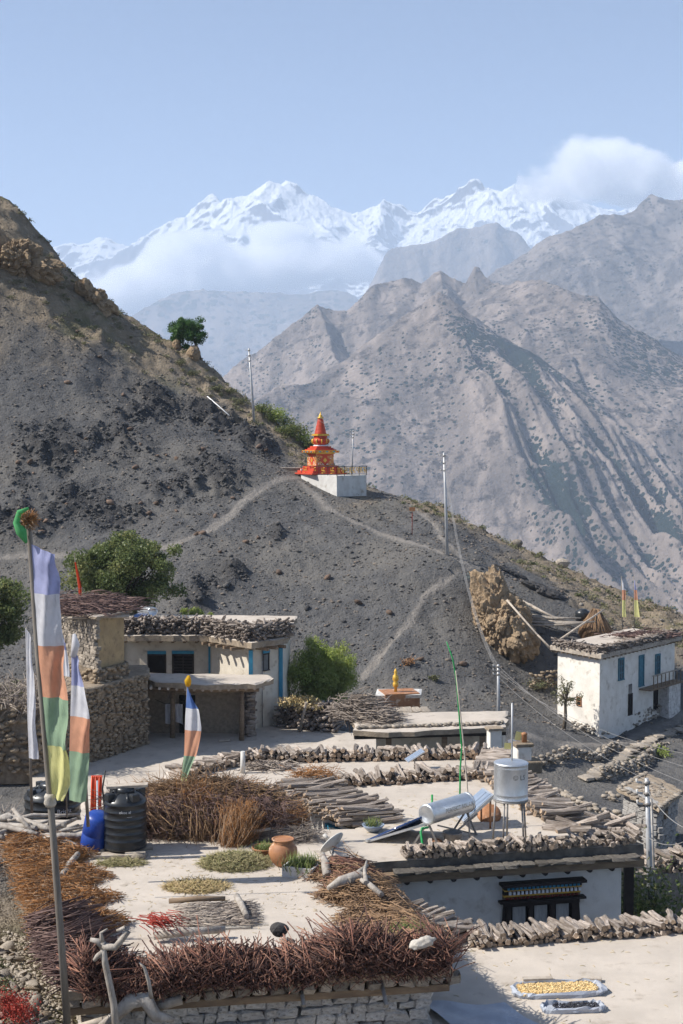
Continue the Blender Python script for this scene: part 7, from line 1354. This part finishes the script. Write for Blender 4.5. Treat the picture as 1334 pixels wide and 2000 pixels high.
tag(tube_obj('black_hose', [at_z(206, 1665, zA), at_y(207, 1600, 29.6), at_y(200, 1540, 29.6), at_y(206, 1505, 29.6)], [0.022, 0.022, 0.02, 0.014], M['cable_dark']), 'black hose curving up beside the ribbed tank', 'hose')
pot = at_z(553, 1690, zA); t = thing('clay_pot', 'big round orange clay pot with flared rim', 'pot', pot); MB().lathe([(0.15, 0), (0.24, 0.10), (0.30, 0.25), (0.29, 0.36), (0.22, 0.45), (0.19, 0.48), (0.22, 0.53), (0.21, 0.54), (0.17, 0.48), (0.15, 0.40)], n=28).build('vessel', M['terracotta'], t); MB().lathe([(0.205, 0.525), (0.23, 0.53), (0.235, 0.555), (0.205, 0.56), (0.195, 0.54)], n=28).build('rim', M['terracotta'], t)
pb = at_z(518, 1672, zA); t = thing('clay_bowl', 'wide clay planting bowl beside the big pot', 'bowl', pb); MB().lathe([(0.16, 0), (0.27, 0.16), (0.29, 0.2), (0.27, 0.2), (0.2, 0.12)], n=24).build('vessel', M['terracotta'], t); q = blades('seedlings', (0, 0, 0.14), 0.22, 160, 0.14, 43); q.parent = t; tag(q, kind='stuff')
px_ = at_z(588, 1710, zA); t = thing('planter_box', 'whitish planter box with green grass', 'planter', px_, R(-22)); mb = MB()
for c_, s_ in (((0, -0.2, 0.11), (0.62, 0.04, 0.22)), ((0, 0.2, 0.11), (0.62, 0.04, 0.22)), ((-0.31, 0, 0.11), (0.04, 0.4, 0.22)), ((0.31, 0, 0.11), (0.04, 0.4, 0.22))): MB().box(c_, s_).build('side_board', M['lime'], t)
MB().box((0, 0, 0.08), (0.58, 0.36, 0.14)).build('soil', M['core_dark'], t); q = blades('grass', (0, 0, 0.13), 0.28, 420, 0.26, 44); q.parent = t; tag(q, kind='stuff')
dish('grey satellite dish standing beside the planter box', at_z(640, 1690, zA - 0.0), at_y(652, 1651, 29.2), 0.30, (-0.62, 0.45, 0.62), M['lime'], 'satellite dishes', 0.04)
def hay(label, c, rx, ry, h, n_, mat_, seed): 
    gg = np.random.default_rng(seed); t = thing('hay_heap', label, 'hay', c, 0, 'hay spread on the roof'); a = gg.uniform(0, 6.28, n_); k = np.sqrt(gg.random(n_)); P = np.stack([np.cos(a) * rx * k, np.sin(a) * ry * k, (1 - k ** 2) * h * gg.random(n_) + 0.01], -1)
    tag(link('stalks', strand_mesh('stalks', P, np.stack([gg.normal(0, 1, n_), gg.normal(0, 1, n_), gg.normal(0.1, 0.25, n_)], -1), 0.16, 0.006, mat_, 0.2, 3, None, 0.5, seed), t), kind='stuff'); return t
hay('olive green hay heap before the clay pots', at_z(460, 1688, zA), 0.72, 0.55, 0.24, 4200, M['hay'], 71); hay('thin straw coloured hay spread on the mud roof', at_z(385, 1733, zA), 0.62, 0.42, 0.07, 1500, M['straw'], 72); hay('thin green weeds under the tank boards', at_z(235, 1688, zA), 0.5, 0.2, 0.08, 700, M['hay'], 73)
litter('roof_litter', ((-4.2, 24.5), (-0.4, 29.5)), zA, 300, M['straw'], 63, 0.09, 0.005)
# wire mat and boards near the front
wm = at_z(415, 1795, zA); t = thing('stick_mat', 'pale mat of thin sticks drying behind the red brush', 'mat', wm, R(6)); gg = np.random.default_rng(47); n_ = 700; P = np.stack([gg.uniform(-0.72, 0.55, n_), gg.uniform(-0.55, 0.6, n_), 0.05 + 0.06 * gg.random(n_)], -1); tag(link('sticks', strand_mesh('sticks', P, np.stack([gg.normal(1, 0.25, n_), gg.normal(0.1, 0.35, n_), gg.normal(0, 0.05, n_)], -1), 0.4, 0.008, M['tw_grey'], 0.1, 3, None, 0.5, 47), t), kind='stuff'); MB().box((0, 0, 0.02), (1.35, 1.2, 0.03)).build('backing', M['sack'], t)
for i, (a, c, b_, e_, r_, m_, lab) in enumerate([(330, 1760, 440, 1755, 0.05, 'wood', 'reddish board behind the stick mat'), (462, 1750, 482, 1790, 0.06, 'driftwood', 'bleached short log beside the stick mat'), (300, 1828, 440, 1815, 0.07, 'driftwood', 'grey log lying behind the red brush'), (120, 1712, 152, 1668, 0.065, 'driftwood', 'short pale log stuck in the rusty brush'), (55, 1642, 130, 1636, 0.11, 'driftwood', 'thick bleached log before the wide tank')]):
    tag(tube_obj('driftwood_log', [at_z(a, c, zA + 0.12), (at_z(a, c, zA + 0.12) + at_z(b_, e_, zA + 0.16)) / 2 + Vector((0, 0, 0.02)), at_z(b_, e_, zA + 0.16)], [r_, r_ * 1.08, r_ * 0.9], M[m_]), lab, 'log')
o = blob('black_stone', at_z(545, 1815, zA + 0.4), (0.17, 0.13, 0.14), M['rock_dark'], 0.3, 4, 6.0, 3); tag(o, 'black angular stone weighing down the red brush', 'stone', 'stones on the red brush'); o = blob('grey_stone', at_z(560, 1838, zA + 0.42), (0.15, 0.11, 0.06), M['stone'], 0.3, 4, 8.0, 3); tag(o, 'flat grey stone beside the black one on the brush', 'stone', 'stones on the red brush')
n_ = 80; gg = np.random.default_rng(49); P = np.array(at_z(300, 1795, zA + 0.35)) + gg.normal(0, 1, (n_, 3)) * [0.16, 0.1, 0.05]; twig_pile('red_twig_tuft', 'bright red twig tuft on the brush heap', 'brushwood', M['leaf_red'], None, P, np.stack([gg.normal(0.8, 0.3, n_), gg.normal(-0.4, 0.3, n_), gg.normal(-0.2, 0.2, n_)], -1), 0.4, 0.009, None, 49)
o = blob('pale_sack', at_z(825, 1840, zA + 0.55), (0.20, 0.12, 0.08), M['sack'], 0.7, 5, 3.0, 4, smooth=True); o.rotation_euler = (0, R(-14), R(10)); tag(o, 'crumpled pale sack on the corner of the red brush', 'sack')
blades('grass_tuft', at_z(800, 1830, zA + 0.08), 0.32, 420, 0.2, 45, None, 'green grass tuft growing by the pale sack', 'grass')
# gnarled roots and dead wood
def dead_wood(label, segs, m='driftwood', group='gnarled driftwood', name='gnarled_root'):
    mb = MB(); b0 = Vector(segs[0][0][0])
    for pts, rad in segs: mb.tube([Vector(q) - b0 for q in pts], rad, 9)
    o = mb.build(name, M[m]); o.location = b0; return tag(o, label, 'driftwood', group)
zr_ = zA + 0.3
dead_wood('stump like root on the right brush heap', [([at_z(640, 1735, zr_), at_z(665, 1722, zr_ + 0.08), at_z(700, 1712, zr_ + 0.1), at_z(735, 1722, zr_)], [0.04, 0.10, 0.12, 0.05]), ([at_z(680, 1720, zr_ + 0.1), at_z(705, 1700, zr_ + 0.12), at_z(718, 1690, zr_ + 0.1)], [0.06, 0.045, 0.025])])
dead_wood('bleached forked branch on the right brush heap', [([at_z(745, 1748, zr_), at_z(722, 1728, zr_ + 0.1), at_z(705, 1718, zr_ + 0.15)], [0.06, 0.055, 0.04]), ([at_z(715, 1725, zr_ + 0.14), at_z(712, 1700, zr_ + 0.2), at_z(716, 1682, zr_ + 0.2)], [0.05, 0.035, 0.02])])
dead_wood('short upright grey stump by the satellite dish', [([at_z(640, 1712, zA + 0.15), at_z(636, 1690, zA + 0.3), at_y(630, 1668, 28.8)], [0.10, 0.09, 0.05])])
b_ = lambda a, c, y=21.45: at_y(a, c, y)
dead_wood('white dead tree with knotted branches before the stone house', [([b_(232, 2080), b_(222, 1960), b_(205, 1880), b_(200, 1840)], [0.06, 0.055, 0.05, 0.05]), ([b_(202, 1850), b_(190, 1838), b_(176, 1835)], [0.06, 0.045, 0.03]), ([b_(200, 1848), b_(225, 1850), b_(238, 1835), b_(250, 1820), b_(243, 1812), b_(228, 1818)], [0.06, 0.055, 0.05, 0.045, 0.035, 0.02]), ([b_(200, 1842), b_(197, 1822), b_(210, 1814)], [0.04, 0.025, 0.012]), ([b_(202, 1860), b_(190, 1868), b_(184, 1876)], [0.05, 0.04, 0.03])])
dead_wood('thick arched grey root at the foot of the stone house', [([b_(190, 2010, 21.8), b_(225, 1985, 21.8), b_(255, 1955, 21.8), b_(285, 1952, 21.8), b_(305, 1985, 21.8), b_(340, 1992, 21.8)], [0.06, 0.09, 0.13, 0.13, 0.10, 0.04])])
dead_wood('thin curved dead branch leaning on the brush', [([b_(296, 1950), b_(290, 1915), b_(282, 1890), b_(272, 1880)], [0.03, 0.03, 0.025, 0.012])])
dead_wood('split log jutting from the stone house foot', [([b_(300, 1968, 22.0), b_(355, 1952, 22.1)], [0.08, 0.08])], 'pale_wood'); dead_wood('short thick log below the arched root', [([b_(150, 2008, 21.9), b_(215, 1990, 21.9)], [0.06, 0.07])], 'pale_wood')
# driftwood heap left of the wide tank
gg = np.random.default_rng(53); hp = at_z(50, 1640, -9.15)
for i in range(26):
    c0 = at_z(gg.uniform(-30, 135), gg.uniform(1608, 1652), zA + 0.06) + Vector((0, 0, abs(gg.normal(0, 0.16)))); dv = Vector((gg.normal(0.8, 0.3), gg.normal(0, 0.5), gg.normal(0, 0.12))).normalized(); L = gg.uniform(0.7, 1.7); r = gg.uniform(0.035, 0.09)
    tag(tube_obj('driftwood_log', [c0 - dv * L / 2, c0 - dv * L * 0.15 + Vector((0, 0, gg.normal(0, 0.05))), c0 + dv * L * 0.2 + Vector((0, gg.normal(0, 0.08), 0)), c0 + dv * L / 2], [r * 0.8, r, r * 0.9, r * 0.6], M['driftwood'], None, 7), 'bleached crooked log in the heap beside the wide black tank', 'log', 'driftwood heap beside the wide tank')
n_ = 1500; P = np.stack([hp.x + gg.uniform(-3.5, 0.8, n_), hp.y + gg.uniform(1.0, 9, n_), np.zeros(n_)], -1); P[:, 2] = [drop(q[0], q[1]) + abs(gg.normal(0, 0.25)) for q in P]; twig_pile('dry_thicket', 'tangle of dry branches on the bank behind the wide tank', 'brushwood', M['tw_grey'], None, P, gg.normal(0, 1, (n_, 3)) * [1, 1, 0.6], 0.9, 0.014, None, 54, 0.15)
# rubble bank and bushes at the lower left
gg = np.random.default_rng(57); pts = []
for i in range(300):
    for _ in range(20):
        x, y = gg.uniform(-7.0, -3.0), gg.uniform(20.3, 28)
        if x < -4.45 - (y - 22) * 0.36 or y < 21.8: break
    s = 0.045 + 0.14 * gg.random() ** 3; put('stone', (STONES + BRICKS_S + STONES_B)[gg.integers(26)], ground, (x, y, drop(x, y) + s * 0.2), (s * gg.uniform(1.1, 1.9), s * gg.uniform(0.8, 1.3), s * gg.uniform(0.5, 0.9)), (gg.normal(0, 0.4), gg.normal(0, 0.4), gg.uniform(0, 6)))
n_ = 7000; X = gg.uniform(-7.6, -2.8, n_); Y = gg.uniform(19.8, 29, n_); P = np.stack([X, Y, [drop(a, c) + 0.01 for a, c in zip(X, Y)]], -1); s = 0.018 + 0.035 * gg.random(n_) ** 2; tag(link('rubble', stones_mesh('rubble', P, s[:, None] * np.stack([gg.uniform(0.8, 1.9, n_), gg.uniform(0.7, 1.4, n_), gg.uniform(0.4, 0.9, n_)], -1), M['pebble_pale'], 58)), kind='stuff')
for i in range(3): shrub('red_bush', 'low crimson leaved bush on the rubble bank', (-4.95 - i * 0.17, 21.45 + i * 0.3, drop(-4.95 - i * 0.17, 21.45 + i * 0.3) - 0.02), 0.34, 0.34, 900, 0.035, M['leaf_red'], 490 + i, 'crimson bushes on the rubble bank', nst=8)
for i, (x, y) in enumerate(((-5.7, 23.2), (-6.2, 24.8), (-5.4, 22.4))): shrub('grey_weed', 'small grey green weed among the rubble', (x, y, drop(x, y)), 0.25, 0.2, 260, 0.05, M['leaf_scrub'], 495 + i, 'weeds in the rubble', nst=5)
# steel power pole, twin pole and green bush at the right
q = at_y(1272, 1800, 34); t = power_pole('near steel power pole with clamps rising behind the log wall', 1273, 1815, 1263, 1520, 33.6, 0.085); t2_ = tag(tube_obj('wire_pole', [at_y(1286, 1690, 34.4) - Vector((0, 0, 2.5)), at_y(1272, 1560, 34.4)], 0.03, M['iron']), 'thin grey stay pole beside the near power pole', 'pole')
MB().beam(at_y(1240, 1692, 33.5) - t.location, at_y(1282, 1698, 33.5) - t.location, 0.05, 0.05).build('cross_arm', M['iron'], t)
shrub('leafy_bush', 'leafy green bush growing behind the near power pole', (7.4, 33.2, -13.0), 1.1, 2.5, 3600, 0.11, M['leaf_dark'], 501, nst=12); shrub('leafy_bush', 'lower green bush beside the corner post of the window house', (6.75, 32.6, -13.0), 0.45, 1.9, 1200, 0.09, M['leaf_willow'], 502, nst=8)
log_stack('log row on the far yard edge behind the near power pole', (7.6, 35.6), (10.5, 36.4), -10.9, 0.5, 0.8, 0.13, loose=0.5); o = MB().prism([(7.3, 35.1), (11, 36.0), (11, 38), (7.3, 37.2)], -13.8, -10.9).build('yard_wall', M['mortar']); tag(o, 'low stone built yard wall carrying a log row', 'wall')
# overhead cables
def cable(label, a, c, sag, m='wire', r=0.012): a, c = Vector(a), Vector(c); o = tube_obj('overhead_cable', [a.lerp(c, k / 10) - Vector((0, 0, sag * 4 * (k / 10) * (1 - k / 10))) for k in range(11)], r, M[m], None, 5); return tag(o, label, 'cable', 'overhead cables')
top = at_y(973, 1300, 76)
for i, (a, c) in enumerate(((1340, 1530), (1345, 1500), (1350, 1475), (1345, 1560))): cable('pale overhead cable running from the mid pole over the yard', top - Vector((0, 0, 0.2 * i)), at_y(a, c, 50), 0.6, r=0.008)
for i in range(4): cable('thin overhead cable between the slope pole and the mid pole', at_y(867, 890 + i * 7, hit(874, 1085).y), top - Vector((0, 0, 0.1 * i)), 2.2, r=0.008)
for i in range(3): cable('thin overhead cable between the ridge pole and the slope pole', at_y(486, 690 + i * 7, hit(497, 824).y), at_y(867, 888 + i * 7, hit(874, 1085).y), 2.0, r=0.008)
for i, (a, c) in enumerate(((1345, 1620), (1345, 1640))): cable('pale service cable leaving the near power pole', at_y(1265, 1545 + i * 90, 33.6), at_y(a, c, 30), 0.15, r=0.009)
for i, (a, c) in enumerate(((1010, 1580), (1040, 1590))): cable('dark service cable crossing the bare yard', at_y(1266, 1580 + i * 12, 33.6), at_y(a, c, 40), 0.3, 'cable_dark', 0.008)
